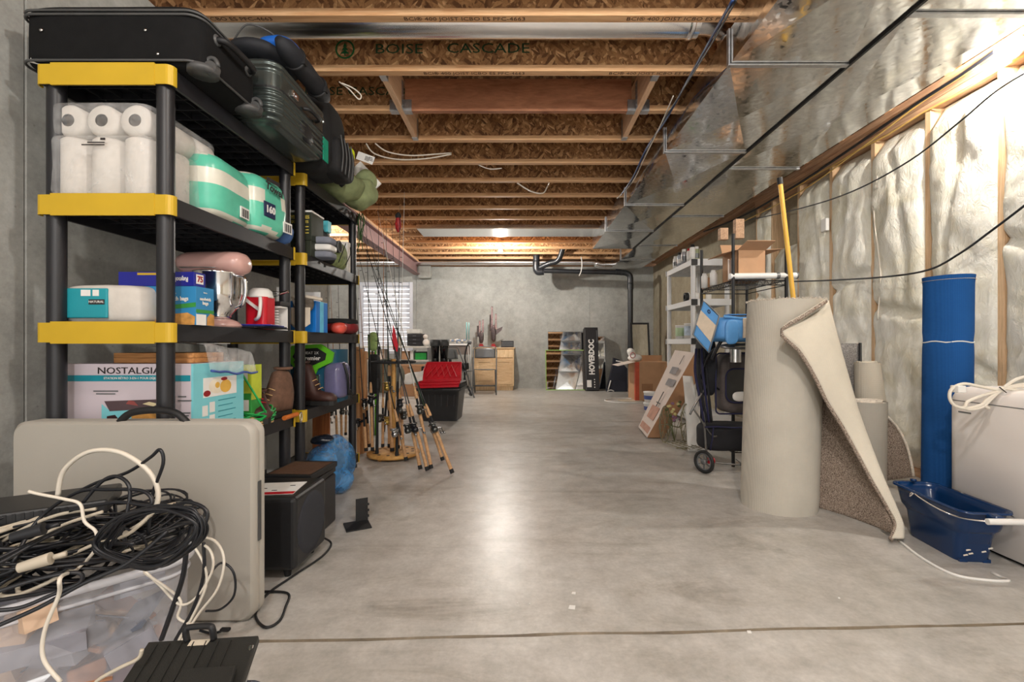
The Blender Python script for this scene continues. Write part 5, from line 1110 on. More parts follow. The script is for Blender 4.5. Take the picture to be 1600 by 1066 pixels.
t = thing('bent_trim', 'bent white trim strip lying on the floor before the mop bucket', 'trim strip')
GDp = lambda px, py, z=.004: P(px, py, FPX*(CH-z)/(py-VY))
b = MB(); b.tube(spline([GDp(1405,845),GDp(1440,872),GDp(1490,898),GDp(1545,907),GDp(1578,908)],6)+[GDp(1560,900),GDp(1550,895)], .006, 6); b.build('strip', WHT, t)
# ---- white appliance
APW = mat('white_appliance_enamel', RGB(236,230,226), .35, 0, .02, 3)
t = thing('white_freezer', 'white rounded appliance with a coiled power cord on top at the right edge', 'appliance', (2.345, 1.86, 0))
b = MB(); ring_o = []
Wf, Lf = .58, .70
lv = [(Wf-.03,Lf-.03,.05,.012,0,0),(Wf,Lf,.06,.02,0,0),(Wf,Lf,.06,.64,0,0),(Wf-.004,Lf-.004,.06,.67,0,0),(Wf-.02,Lf-.02,.06,.695,0,0),(Wf-.05,Lf-.05,.06,.713,0,0),(Wf-.1,Lf-.1,.05,.722,0,0),(Wf-.3,Lf-.3,.04,.726,0,0),(.05,.05,.01,.727,0,0)]
tub(b, lv); b.build('cabinet', APW, t)
b = MB(); b.b2((-.26,-.32,0),(.26,.32,.02)); b.build('plinth', BLK2, t)
b = MB(); b.tube([(-.2915,-.1+.0,z) for z in (.03,.3,.62)], .0022, 5); b.build('panel_seam', GREYM, t)
b = MB(); b.tube([(x*1.003, y*1.003, .655) for x, y in rrect(Wf, Lf, .06, 6)], .002, 5, closed=True); b.build('lid_seam', GREYM, t)
b = MB(); b.b2((-.2915,.22,.60),(-.2905,.28,.607)); b.build('small_badge', GREYM, t)
t = thing('power_cord', 'cream power cord bundled with a tie on the white appliance', 'cord')
d0 = 1.95
L_ = lambda pts, d=d0: [P(x, y, d) for x, y in pts]
b = MB()
for pts in ([(1560,610),(1530,604),(1505,600),(1487,608),(1484,622),(1492,634),(1510,638),(1535,632),(1556,614),(1568,606)],
            [(1568,606),(1590,592),(1625,584)],[(1568,606),(1600,600),(1640,596)],[(1508,636),(1512,628),(1530,620),(1556,612),(1568,607),(1600,612),(1640,616)],
            [(1505,636),(1515,640),(1535,636),(1550,622),(1565,610),(1590,604),(1640,606)],[(1545,638),(1536,632),(1548,620),(1562,612)]):
    b.tube(spline(L_(pts), 6), .0065, 8)
b.build('cord', CW, t)
b = MB(); p_ = P(1497, 608, d0); b.box(p_, (.035,.04,.03)); b.build('plug', WHT, t, None, .004); b = MB(); p_ = P(1562, 609, d0); b.bar(p_+Vector((-.014,-.012,.012)), p_+Vector((.016,-.012,-.012)), .003, .003); b.build('cable_tie', BLK2, t)

# ---- pet stroller
NVY = mat('navy_trim_fabric', RGB(30,30,66), .75, 0, .1, 20, .4, 300); GTF = mat('charcoal_taupe_fabric', RGB(86,78,76), .85, 0, .2, 14, .4, 300); BKF = mat('black_mesh_fabric', RGB(22,22,28), .8, 0, .2, 20, .4, 400)
TUB = mat('grey_steel_tube', RGB(120,118,116), .3, .8, .05, 5); DTU = mat('black_steel_tube', RGB(34,34,38), .35, .3, .05, 5); SKY = mat('sky_blue_nylon', RGB(84,146,204), .5, 0, .14, 8, .3, 60); SKYD = mat('mid_blue_nylon', RGB(26,86,156), .5, 0, .15, 8); SAND = mat('sand_mesh', RGB(206,190,170), .85, 0, .08, 30, .3, 400)
t = thing('pet_stroller', 'tall navy and grey folding pet stroller half hidden by the big carpet roll', 'stroller')
W_ = lambda px, py, d: P(px, py, d)
def tb(name, pts, r, m, k=5): return MB().tube(spline([W_(*p) for p in pts], k), r, 8).build(name, m, t)
tb('frame_tube', [(1095,590,3.24),(1100,650,3.24),(1104,712,3.24)], .009, TUB); tb('frame_tube', [(1106,600,3.24),(1086,632,3.2),(1078,648,3.2)], .008, TUB); tb('frame_tube', [(1095,592,3.24),(1104,560,3.2),(1118,545,3.15)], .011, DTU)
tb('handle_bar', [(1112,562,3.15),(1120,545,3.12),(1130,530,3.1),(1145,524,3.1),(1175,523,3.1),(1230,523,3.1)], .012, DTU); tb('frame_tube', [(1084,640,3.22),(1098,660,3.22),(1112,680,3.22),(1120,682,3.22)], .006, TUB)
tb('frame_tube', [(1104,712,3.24),(1112,722,3.24),(1165,727,3.24),(1240,727,3.24)], .006, TUB); tb('frame_tube', [(1096,592,3.26),(1130,612,3.3),(1180,632,3.36)], .008, DTU); tb('frame_tube', [(1150,718,3.3),(1175,738,3.1)], .004, TUB)
b = MB()
c_ = P(1100, 720, 3.24); MW = Matrix.Translation((c_.x, c_.y, .083)) @ Matrix.Rotation(.55, 4, 'Z') @ Matrix.Rotation(PI/2, 4, 'Y')
b.tube([(0.071*math.cos(a), 0.071*math.sin(a), 0) for a in [i*PI/16 for i in range(32)]], .0125, 8, closed=True, M=MW); wo = b.build('wheel_tyre', RUB, t)
b = MB(); b.lathe([(.0,-.012),(.02,-.012),(.02,.012),(0,.012)], n=14, M=MW); b.tube([(0.056*math.cos(a), 0.056*math.sin(a), 0) for a in [i*PI/12 for i in range(24)]], .006, 6, closed=True, M=MW)
for i in range(6): a = i*PI/3; b.bar(MW @ Vector((0,0,0)), MW @ Vector((.056*math.cos(a), .056*math.sin(a), 0)), .009, .006)
b.build('wheel_rim', GREYM, wo)
b = MB(); c2 = P(1111, 720, 3.22); b.cyl(c2-Vector((.02,0,0)), c2+Vector((.02,0,0)), .022, n=14); b.build('red_brake_hub', RED, t)
b = MB(); b.pillow((0,0,0),(.44,.17,.44),6,(.006,6),22,seed=5); o = b.build('carriage_body', GTF, t, (P(1118,600,3.4).x+.20, 3.325, .64))
b = MB(); x0 = P(1118,600,3.24).x; yy = 3.235
b.tube([(x0+x, yy, .64+z) for x, z in rrect(.43,.43,.03,5,.215,0)], .006, 6, closed=True); b.tube([(x0+x, yy-.004, .635+z) for x, z in rrect(.26,.24,.06,6,.20,-.01)], .006, 6, closed=True); b.build('navy_piping', NVY, t)
b = MB(); b.prism(rrect(.25,.23,.055,6), 0, .004, M=Matrix.Translation((x0+.20, yy+.002, .625)) @ Matrix.Rotation(PI/2,4,'X')); b.build('mesh_window', mat('dark_window_mesh', RGB(40,40,38), .3, 0, .3, 12), t)
b = MB(); b.pillow((x0+.17, yy-.003, .55),(.11,.02,.07),2.2,(.004,20),12,seed=2); b.build('white_tag', WHP, t)
b = MB(); b.pillow((0,0,0),(.44,.18,.20),5,(.012,7),20,seed=6); b.build('lower_basket', BKF, t, (x0+.13, 3.31, .25))
b = MB(); b.tube([(x0-.09+.45*i/10, 3.205, .335+.004*math.sin(i)) for i in range(11)], .006, 6); b.tube([(x0-.03, 3.205, .34),(x0-.035,3.21,.25),(x0-.05,3.21,.17)], .005, 6); b.build('navy_piping', NVY, t)
b = MB(); b.pillow((0,0,0),(.11,.18,.44),4,(.018,9),20,seed=8); b.build('folded_canopy', BKF, t, (P(1098,560,3.3).x+.03, 3.32, .76))
for k in range(4): b = MB(); b.tube(spline([P(1088+4*k,545,3.24),P(1086+6*k,580,3.21),P(1092+5*k,615,3.22),P(1100+4*k,660,3.24)],5), .009, 6); b.build('fabric_fold', [NVY,BKF][k%2], t)
# ---- blue pet carrier on top
t = thing('pet_carrier', 'sky blue and sand fabric pet carrier resting on top of the stroller', 'pet carrier')
q = [P(1099,470,2.98), P(1124,494,2.90), P(1107,551,2.90), P(1083,523,2.98)]
def pan(u, v, off=0):
    n_ = (q[1]-q[0]).cross(q[3]-q[0]).normalized()
    if n_.y > 0: n_ = -n_
    return q[0].lerp(q[1], u).lerp(q[3].lerp(q[2], u), v)+n_*off
b = MB(); b.hexa([pan(0,0,-.03),pan(1,0,-.03),pan(1,1,-.03),pan(0,1,-.03),pan(0,0),pan(1,0),pan(1,1),pan(0,1)]); b.build('end_panel', SKY, t, None, .008)
b = MB(); b.hexa([pan(.02,.27,.001),pan(.98,.27,.001),pan(.98,.74,.001),pan(.02,.70,.001),pan(.02,.27,.003),pan(.98,.27,.003),pan(.98,.74,.003),pan(.02,.70,.003)]); b.build('mesh_window', SAND, t, None, .001)
b = MB(); b.tube([pan(*uv, .002) for uv in ((0,0),(.5,-.01),(1,0),(1.01,.5),(1,1),(.5,1.01),(0,1),(-.01,.5))], .005, 6, closed=True); b.build('grey_piping', GREYM, t)
b = MB(); b.tube([pan(.45+.07*math.cos(a), .12+.04*math.sin(a), .004) for a in [i*PI/5 for i in range(10)]], .003, 5, closed=True); b.build('small_emblem', NVY, t)
b = MB(); xa, xb = P(1126,500,3.05).x, 1.80
b.pillow(((xa+xb)/2-.02, 3.12, 1.02),(xb-xa+.1,.34,.17),5,(.008,6),22,seed=15); b.build('soft_body', SKY, t)
b = MB(); b.b2((xa+.02,2.98,1.112),(xb+.05,3.05,1.118)); b.tube([(xa-.02,2.96,1.10),(xa+.2,2.955,1.075),(xb,2.95,1.06)], .010, 8); b.build('top_rim', SKY, t, None, .002)
b = MB(); b.pillow((xa+.03,2.955,1.0),(.09,.03,.16),3,(.006,12),14,seed=3); b.build('side_pocket', SKY, t); b = MB(); b.b2((xa+.10,2.945,.96),(xa+.16,2.955,1.09)); b.build('sand_strap', SAND, t, None, .003)
b = MB(); b.pillow(((xa+xb)/2+.04,3.0,.985),(.3,.1,.13),3,(.006,12),14,seed=4); b.build('dark_blue_side', SKYD, t)
b = MB(); b.tube([(xa+.16+.17*math.cos(a), 3.02+.03*math.sin(a), .905+.012*math.sin(a)) for a in [i*PI/10 for i in range(20)]], .010, 6, closed=True); b.build('grey_seat_ring', TUB, t)
b = MB(); b.cyl((xa+.09,3.03,.80),(xa+.09,3.03,.90),.035,n=14); b.build('cup_holder', STEEL, t)
# ---- wire shelving with open box
t = thing('wire_shelving_unit', 'black wire shelving unit behind the stroller with posts rising past the open box', 'shelf', (0,0,0))
WX0, WX1, WY0, WY1 = 1.59, 2.04, 3.42, 4.02
for (x, y) in ((WX0,WY0),(WX1-.05,WY0),(WX0,WY1),(WX1-.05,WY1)): MB().cyl((x,y,0),(x,y,1.75),.0125,n=12).build('post', BLK2, t)
for z in (.14, .58, 1.02, 1.40):
    b = MB(); b.tube([(x,y,z) for x,y in ((WX0,WY0),(WX1-.05,WY0),(WX1-.05,WY1),(WX0,WY1))], .004, 6, closed=True); b.tube([(x,y,z-.035) for x,y in ((WX0,WY0),(WX1-.05,WY0),(WX1-.05,WY1),(WX0,WY1))], .004, 6, closed=True)
    for i in range(1, 20): x = WX0+(WX1-.05-WX0)*i/20; b.bar((x,WY0,z),(x,WY1,z),.0025,.0025)
    for i in range(12): y = WY0+(WY1-WY0)*i/12; b.bar((WX0,y,z),(WX0,y+.025,z-.035),.0025,.0025); b.bar((WX0,y+.025,z-.035),(WX0,y+.05,z),.0025,.0025)
    for i in range(8): x = WX0+.4*i/8; b.bar((x,WY0,z),(x+.025,WY0,z-.035),.0025,.0025); b.bar((x+.025,WY0,z-.035),(x+.05,WY0,z),.0025,.0025)
    b.build('wire_shelf', BLK2, t)
t = thing('open_cardboard_box', 'open brown cardboard box with raised flaps on the wire shelf', 'box', (1.735, 3.56, 1.408))
hx, hy, hz = .105, .13, .225; th = .004
b = MB(); b.b2((-hx,-hy,0),(hx,-hy+th,hz)); b.b2((-hx,hy-th,0),(hx,hy,hz)); b.b2((-hx,-hy,0),(-hx+th,hy,hz)); b.b2((hx-th,-hy,0),(hx,hy,hz)); b.b2((-hx,-hy,0),(hx,hy,th)); b.build('box_body', CARD, t)
def flapq(p0_, p1_, d_): 
    p0_, p1_, d_ = Vector(p0_), Vector(p1_), Vector(d_); n_ = (p1_-p0_).cross(d_).normalized()*.004
    b = MB(); b.hexa([p0_, p1_, p1_+d_, p0_+d_, p0_+n_, p1_+n_, p1_+d_+n_, p0_+d_+n_]); b.build('flap', CARD, t)
flapq((-hx,-hy,hz),(hx,-hy,hz),(.015,-.11,.045)); flapq((hx,-hy,hz),(hx,hy,hz),(.13,.0,.01)); flapq((-hx,-hy,hz),(-hx,hy,hz),(-.12,0,-.03)); flapq((-hx,hy,hz),(hx,hy,hz),(0,.05,.10))
b = MB(); b.box((0,0,.08),(.16,.006,.16),R=(0,.0,.9)); tag(b.build('cardboard_sheet', CARDW, None, (1.625, 3.53, 1.408)), 'pale cardboard sheet leaning on the open box', 'cardboard')
for i in range(4):
    b = MB(); b.lathe([(0,0),(.026,0),(.026,.10),(.018,.112),(.018,.125),(0,.125)], n=16, c=(0,0,0)) if i < 3 else b.b2((-.03,-.03,0),(.03,.03,.1))
    tag(b.build('white_bottle' if i < 3 else 'small_carton', [WHT, WHP, WHT, CARD][i], None, (1.575+.045*(i%2), 3.74+.09*i, 1.404)), ['nearest white bottle on the wire shelf left of the open box', 'second white bottle on the wire shelf left of the open box', 'third white bottle on the wire shelf left of the open box', 'small brown carton at the far end of the wire shelf'][i], 'bottle' if i < 3 else 'box')
t = thing('white_tube', 'long white mailing tube with a grey band lying on the wire shelf', 'tube'); b = MB(); b.cyl((1.57,3.43,1.432),(2.07,3.43,1.438),.023,n=18); b.build('tube_body', WHT, t); b = MB(); b.cyl((1.915,3.43,1.4355),(1.94,3.43,1.436),.0245,n=18); b.cyl((2.068,3.43,1.438),(2.078,3.43,1.438),.026,n=18); b.build('grey_band', GREYM, t)
b = MB(); b.b2((-.06,-.05,0),(.07,.05,.055)); tag(b.build('white_carton', WHP, None, (1.66, 3.5, 1.026), .002), 'small white carton on the middle wire shelf above the pet carrier', 'box')
b = MB(); b.b2((-.14,-.08,0),(.14,.08,.11)); tag(b.build('black_case', BLK2, None, (1.84, 3.7, 1.026), .004), 'black case on the middle wire shelf behind the pet carrier', 'case')
JARM = mat('dusty_jar_glass', RGB(150,156,140), .2, 0, .2, 20)
for i in (1, 4):
    b = MB(); b.lathe([(0,0),(.03,0),(.03,.06),(.026,.075),(0,.075)], n=14); tag(b.build('glass_jar', JARM, None, (1.66+.075*i, 3.56, 1.026)), 'small dusty jar at the %s on the middle wire shelf under the open box' % ('left' if i == 1 else 'right'), 'jar', 'jars on the middle wire shelf')
# ---- white shelving unit
WSH = mat('white_shelf_plastic', RGB(214,214,214), .5, 0, .03, 5)
t3 = plastic_shelf('white_shelving_unit', 'white plastic shelving unit holding paint cans near the far right corner', (1.93, 5.18, 0), .46, .90, WSH, WSH, levels=[.10,.545,.985,1.43,1.885])
b = MB(); b.b2((.0,-.01,-.066),(.07,-.003,.004)); 
for z in (1.885,1.43,.985): c = b.build('black_bracket', BLK2, t3, (0,0,z))
cans = [(1.99,5.30,.032,.19,WHT,'tall white spray can with black cap nearest on the top white shelf',BLK2),(2.0,5.42,.033,.17,WHT,'white spray can with red cap on the top white shelf',RED),(1.985,5.56,.034,.19,mat('can_silver',RGB(190,192,196),.3,.6,.1,20),'silver spray can on the top white shelf',WHT),(2.06,5.36,.032,.18,mat('can_olive',RGB(150,156,120),.4),'olive spray can on the top white shelf',WHT),(1.99,5.72,.034,.18,mat('can_grey',RGB(170,176,186),.4,.3,.2,30),'grey spray can second from the far end of the top white shelf',BLK2),(1.99,5.88,.034,.165,WHT,'white spray can at the far end of the top white shelf',WHT)]
for (x,y,r,h,m_,lb,cm) in cans:
    t = thing('spray_can', lb, 'spray can', (x,y,1.888), 0, 'cans on the top white shelf'); b = MB(); b.lathe([(0,0),(r,0),(r,h*.78),(r*.8,h*.84)], n=16); b.build('can_body', m_, t); b = MB(); b.lathe([(r*.72,h*.80),(r*.72,h),(0,h)], n=14); b.build('cap', cm, t)
    b = MB(); b.lathe([(r+.0008,h*.25),(r+.0008,h*.55)], n=16); b.build('label_band', GREYM if cm is WHT else WHP, t)
for (x,y,r,h,lb,lm) in ((2.0,5.38,.075,.17,'white paint can with blotched label on the third white shelf',mat('blue_grey_label',RGB(170,184,200),.5,0,.35,25)),(2.1,5.62,.07,.15,'green labelled paint can on the third white shelf',mat('green_label',RGB(92,128,96),.5,0,.2,20)),(1.99,5.70,.06,.16,'pale green tin behind the white paint can',mat('pale_green',RGB(166,188,150),.5))):
    t = thing('paint_can', lb, 'paint can', (x,y,.988)); b = MB(); b.lathe([(0,0),(r,0),(r,h),(r+.003,h+.002),(r+.003,h+.008),(r-.01,h+.006),(0,h+.004)], n=24); b.build('tin', WHT, t); b = MB(); b.lathe([(r+.001,h*.2),(r+.001,h*.85)], n=24); b.build('paper_label', lm, t)
t = thing('tape_roll', 'dark striped roll lying on the second white shelf', 'roll', (1.99, 5.50, 1.432)); b = MB(); b.lathe([(.03,-.02),(.055,-.02),(.055,.02),(.03,.02),(.03,-.02)], n=20, M=Matrix.Translation((0,0,.056)) @ Matrix.Rotation(PI/2,4,'Y')); b.build('roll', BLK2, t); b = MB(); b.tube([(.022,.055*math.cos(a),.056+.055*math.sin(a)) for a in [i*PI/10 for i in range(20)]], .006,6,closed=True); b.build('white_edge', WHT, t)
for i in range(3): b = MB(); b.lathe([(0,0),(.04,0),(.042,.07),(.03,.085),(0,.09)], n=16); tag(b.build('plastic_tub', [WHT, mat('amber_glass', RGB(196,176,130), .3), WHT][i], None, (2.03+.09*i, 5.30+.05*i, 1.434)), ['small white tub nearest on the second white shelf','amber jar on the second white shelf','white tub behind the amber jar'][i], 'tub')
# ---- long flat carton leaning
t = thing('long_flat_carton', 'long white flat carton leaning against the stroller with torn tape marks', 'box')
TL_, TR_, BR_, BL_ = P(1054.5,547,4.85), P(1086,551,4.50), P(1011,687,4.42), P(997,660,4.95)
BR_.z = .012; BL_.z = .02; off = Vector((.20,.02,-.09)); BRo = BR_+Vector((.17,.02,0)); BLo = BL_+Vector((.17,.02,0)); BRo.z = BLo.z = .004; TRo = TR_+Vector((.13,.03,-.11)); TLo = TL_+Vector((.13,.03,-.11))
b = MB(); b.hexa([BL_, BR_, BRo, BLo, TL_, TR_, TRo, TLo], 0); b.m = [1]*len(b.m); b.m[2] = 0; b.build('carton', [CARDW, CARDD], t, None, .004)
nf = (TR_-BR_).cross(BL_-BR_).normalized()
if nf.x > 0: nf = -nf
def onf(u, v, w_=.002): return BR_.lerp(BL_, u).lerp(TR_.lerp(TL_, u), v)+nf*w_
TAPE2 = mat('grey_print_mark', RGB(150,146,146), .9); TAPE = mat('tan_tape_mark', RGB(196,150,130), .8)
for (u0,u1,v0,v1,m_) in ((.1,.9,.03,.10,TAPE),(.2,.75,.17,.32,TAPE),(.3,.6,.36,.37,INK),(.45,.5,.3,.5,INK),(.15,.6,.58,.66,TAPE2),(.35,.7,.72,.80,TAPE2),(.4,.42,.84,.95,INK)):
    b = MB(); b.hexa([onf(u0,v0,.0005),onf(u1,v0,.0005),onf(u1,v1,.0005),onf(u0,v1,.0005),onf(u0,v0),onf(u1,v0),onf(u1,v1),onf(u0,v1)]); b.build('print_mark', m_, t)
b = MB(); b.grid(lambda u, v: P(1068,588,4.1).lerp(P(1082,588,4.0), u).lerp(Vector((1.42,3.9,.0)).lerp(Vector((1.56,3.85,0)), u), v)+Vector((0,.02*math.sin(PI*u),0)), 8, 10, th=.02); tag(b.build('foam_sheet', WHP, None), 'white foam sheet standing between the wire wheels and the stroller', 'foam sheet')
# ---- wire garden cart
WIR = mat('rusty_green_wire', RGB(128,122,96), .6, .3, .2, 30); WIRD = mat('dark_wire', RGB(60,58,50), .6, .3)
t = thing('wire_bicycle_planter', 'wire ornament with two spoked wheels and dried flowers beside the leaning carton', 'planter')
for (px, py, d) in ((1039, 663, 4.15), (1072, 661, 4.0)):
    c = P(px, py, d); rz_, rx_ = .165, .062; wv = []
    b = MB(); b.tube([c+Vector((rx_*math.cos(a), .05*math.cos(a), rz_*math.sin(a))) for a in [i*PI/14 for i in range(28)]], .0055, 6, closed=True); wo = b.build('wire_wheel', WIR, t)
    b = MB()
    for k in range(4): a = k*PI/4; b.tube([c+Vector((rx_*math.cos(a), .05*math.cos(a), rz_*math.sin(a))), c-Vector((rx_*math.cos(a), .05*math.cos(a), rz_*math.sin(a)))], .003, 5)
    for k in range(8): a = k*PI/4+.2; b.tube([c+Vector((rx_*(.72+.2*math.cos(q_))*math.cos(a+.25*math.sin(q_)), 0, rz_*(.72+.2*math.cos(q_))*math.sin(a+.25*math.sin(q_)))) for q_ in [i*PI/4 for i in range(8)]], .0028, 5, closed=True)
    b.build('spokes', WIR, wo)
b = MB(); p0_, p1_ = P(1035,700,4.05), P(1090,716,3.7); p0_.z = .05; p1_.z = .06
for k in range(5): b.tube([p0_+Vector((.05*k,.02*k,0)), p1_+Vector((.05*k-.1,.03*k,0))], .0035, 5)
for k in range(8): m0 = p0_.lerp(p1_, k/7); b.tube([m0, m0+Vector((.2-.1*k/7,.1,0))], .0025, 5)
b.tube(spline([P(1035,700,4.1),P(1046,707,4.05),P(1060,700,4.0),P(1080,703,3.95)],5), .005, 6); b.tube([P(1039,663,4.15),P(1060,668,4.1),P(1072,661,4.0)], .006, 6); b.build('wire_tray', WIR, t)
FLM = [mat('dried_flower_cream', RGB(196,184,130), .9), mat('dried_leaf', RGB(88,92,56), .9), mat('mauve_flower', RGB(130,96,120), .9)]
rs = random.Random(9)
for k in range(16):
    c = P(rs.uniform(1040,1066), rs.uniform(628,660), 4.1); b = MB(); b.pillow((0,0,0),(.03,.03,.026),2,(.006,40),6,seed=k); b.build('dried_flower', FLM[k % 3], t, c)
    if k % 2 == 0: b = MB(); b.tube(spline([c, c+Vector((rs.uniform(-.03,.03),0,-.06)), P(1054,690,4.1)],4), .0022, 5); b.build('stem', FLM[1], t)
# ---- cables along ceiling and insulated wall
cable([P(1145,0,1.9),P(1110,62,2.3),P(1072,130,2.9),P(1040,188,3.4),P(1010,232,3.9),P(990,275,4.3),P(970,305,4.9)], .007, mat('blue_wire', RGB(34,62,112), .45), 'blue cable running along the left edge of the duct', 'ceiling_cable')
cable([P(1150,0,1.88),P(1112,68,2.3),P(1066,142,2.95),P(1026,206,3.6),P(1002,252,4.1),P(984,290,4.5)], .005, CB, 'black cable twisted with the blue cable on the duct side', 'ceiling_cable')
cable([P(1052,150,2.9),P(1030,200,3.5),P(1008,245,4.0),P(988,285,4.5),P(964,310,5.0)], .004, CW, 'pale cable beside the black cable on the duct side', 'ceiling_cable')
WX_ = 2.58
def onw(px, py, x=WX_): return P(px, py, x*FPX/(px-VX))
cable([onw(1170,344),onw(1250,326),onw(1330,300),onw(1420,252),onw(1500,190),onw(1560,140),onw(1640,92)], .0055, CB, 'upper thin black cable sagging across the insulation', 'wall_cable')
cable([onw(1240,440,2.6),onw(1300,438,2.6),onw(1380,433),onw(1450,422),onw(1500,396),onw(1550,360),onw(1600,322),onw(1660,275)], .0065, CB, 'lower black cable drooping across the insulation', 'wall_cable')
cable([onw(1100,362,2.62),onw(1160,338,2.62),onw(1240,292,2.66),onw(1330,232,2.66),onw(1420,170,2.66),onw(1500,118,2.66),onw(1560,76,2.66)], .011, CB, 'thick black cable following the wall top plates', 'wall_cable')
cable([onw(1150,352,2.62),onw(1250,300,2.67),onw(1350,228,2.67),onw(1440,160,2.67),onw(1530,102,2.67)], .006, mat('yellow_cable', RGB(214,178,100), .5), 'yellow cable following the wall top plates', 'wall_cable')
cable([onw(1375,250,2.70),onw(1368,300,2.70),onw(1366,340,2.70),onw(1373,400,2.70),onw(1376,440,2.70),onw(1371,500,2.70)], .0055, CW, 'white cable stapled down a bare stud', 'wall_cable')
cable([P(530,128,2.75),P(546,140,2.75),P(560,155,2.78),P(564,149,2.78),P(552,138,2.75),P(534,130,2.72)], .004, CW, 'short white wire loop hanging beside the rolled bag', 'ceiling_wire')
cable([P(572,224,3.85),P(585,240,3.9),P(620,249,3.95),P(665,248,4.0),P(705,241,4.1)], .006, CW, 'lower white cable sagging between the joists at left', 'ceiling_wire')
cable([P(586,224,3.85),P(605,237,3.9),P(640,243,3.95),P(680,241,4.0),P(705,239,4.1)], .006, CW, 'upper white cable sagging between the joists at left', 'ceiling_wire')
cable([P(808,286,4.8),P(830,299,4.85),P(848,302,4.9),P(855,292,4.95),P(858,286,4.8)], .007, CW, 'white wire loop sagging under the middle joists', 'ceiling_wire')
cable([P(748,258,4.3),P(765,264,4.3),P(784,263,4.3)], .005, CW, 'short white wire below the fifth joist', 'ceiling_wire')
for (x0_,y0_,x1_,y1_) in ((1126,356,1138,374),(1150,342,1163,372)): b = MB(); a = P(x0_,y0_,4.3); c = P(x1_,y1_,4.3); b.b2((a.x,4.3,c.z),(c.x,4.36,a.z)); b.build('wood_block', PLATE, wall_right)
b = MB(); b.box((0,0,0),(.03,.07,.11)); tag(b.build('outlet_box', WHP, None, (2.70, 4.05, 1.98), .004), 'small white electrical box fixed on a stud near the upper cable', 'electrical box')
b = MB(); b.box((0,0,0),(.03,.07,.10)); tag(b.build('outlet_box', WHP, None, (2.70, 4.53, 1.36), .004), 'small white electrical box on a stud near the lower cable', 'electrical box')
# ================================================================ FISHING RODS
CORK = mat('cork_handle', RGB(196,154,112), .85, 0, .18, 60, .2, 200); EVA = mat('black_foam_grip', RGB(28,28,30), .8); RODM = [mat('rod_black', RGB(30,32,34), .3, .2), mat('rod_dark_green', RGB(38,62,44), .3, .2), mat('rod_amber', RGB(150,98,48), .35), mat('rod_graphite', RGB(74,76,80), .3, .3), mat('rod_white', RGB(206,204,198), .35)]
REELM = [mat('reel_gunmetal', RGB(84,86,84), .28, .8, .2, 30), mat('reel_gold', RGB(176,150,80), .3, .8, .1, 30), mat('reel_black', RGB(34,34,38), .3, .4), mat('reel_silver', RGB(176,176,176), .25, .9, .1, 30)]
def rod(label, base, top, hm, rm, reel, hlen=.34, hr=.014, fore=.09, tipc=None, group=None):
    base = Vector(base); top = Vector(top); ax = (top-base); L = ax.length; ax.normalize()
    t = thing('fishing_rod', label, 'fishing rod', base, 0, group); z = Vector((0,0,0)); S = lambda q: ax*q
    b = MB(); b.tube([S(0), S(.01), S(hlen*.5), S(hlen-.02), S(hlen)], [hr*.9, hr, hr*.86, hr, hr*.7], 10); b.build('butt_grip', hm, t)
    b = MB(); b.cyl(S(-.0), S(.028), hr*1.12, n=10); b.build('butt_cap', EVA, t)
    b = MB(); b.cyl(S(hlen), S(hlen+.11), .009, n=8); b.build('reel_seat', EVA, t)
    b = MB(); b.tube([S(hlen+.11), S(hlen+.12), S(hlen+.11+fore*.8), S(hlen+.11+fore)], [hr*.8, hr*.95, hr*.7, hr*.4], 10); b.build('fore_grip', hm, t)
    b = MB(); n = 8; pts = [S(hlen+.1+(L-hlen-.1)*i/n) for i in range(n+1)]; sag = Vector((0,0,0)); b.tube(pts, [.0056-.0042*i/n for i in range(n+1)], 6)
    rings = [.38,.52,.64,.74,.83,.9,.96]; side_ = ax.cross(Vector((0,1,0))).normalized() if reel and reel[1] else ax.orthogonal().normalized()
    b.build('blank', rm, t)
    b = MB()
    for q in rings[:5]:
        c = S(L*q)+side_*.014; rr_ = .013*(1.15-q)+.004; u1 = ax.cross(side_).normalized()
        b.tube([c+side_*rr_*math.cos(a)+u1*rr_*math.sin(a) for a in [i*PI/4 for i in range(8)]], .0014, 4, closed=True)
    tag(b.build('line_guides', REELM[2], t), kind='stuff')
    if reel:
        m_, sd = reel; c = S(hlen+.05)+Vector((.05*sd[0], .05*sd[1], -.02))
        b = MB(); b.lathe([(0,-.035),(.018,-.033),(.024,-.02),(.024,.0),(.018,.004),(.018,.022),(.027,.026),(.027,.034),(0,.038)], M=Matrix.Translation(c) @ Vector((0,0,1)).rotation_difference(ax).to_matrix().to_4x4(), n=18); b.bar(S(hlen+.05), c, .008, .02); r_ = b.build('reel', REELM[m_], t)
        b = MB(); pp = Vector((-sd[1], sd[0], 0)).normalized(); b.cyl(c, c+pp*.05, .005, n=8); b.bar(c+pp*.05, c+pp*.052+ax*-.04, .007, .005); b.lathe([(0,-.008),(.009,-.006),(.009,.008),(0,.01)], c=c+pp*.06+ax*-.04, n=10); b.build('crank', REELM[3], r_)
        b = MB(); b.tube([c+ax*.03+pp*.03*math.cos(a)+ax*.012*math.sin(a)+Vector((sd[0],sd[1],0))*.03*math.sin(a) for a in [i*PI/6 for i in range(7)]], .0016, 5); b.build('bail_wire', CHR, r_)
    return t
RKX, RKY = P(615, 0, 3.72).x, 3.72
t = thing('rod_rack', 'round wooden fishing rod rack on the floor with a dark upper ring', 'rod rack', (RKX, RKY, 0)); RWD = m_wood('golden_rack_wood', RGB(176,122,60), RGB(214,166,96), (3,3,3))
b = MB(); b.lathe([(0,.02),(.205,.02),(.21,.026),(.21,.04),(.205,.046),(0,.046)], n=36); b.build('base_disc', RWD, t)
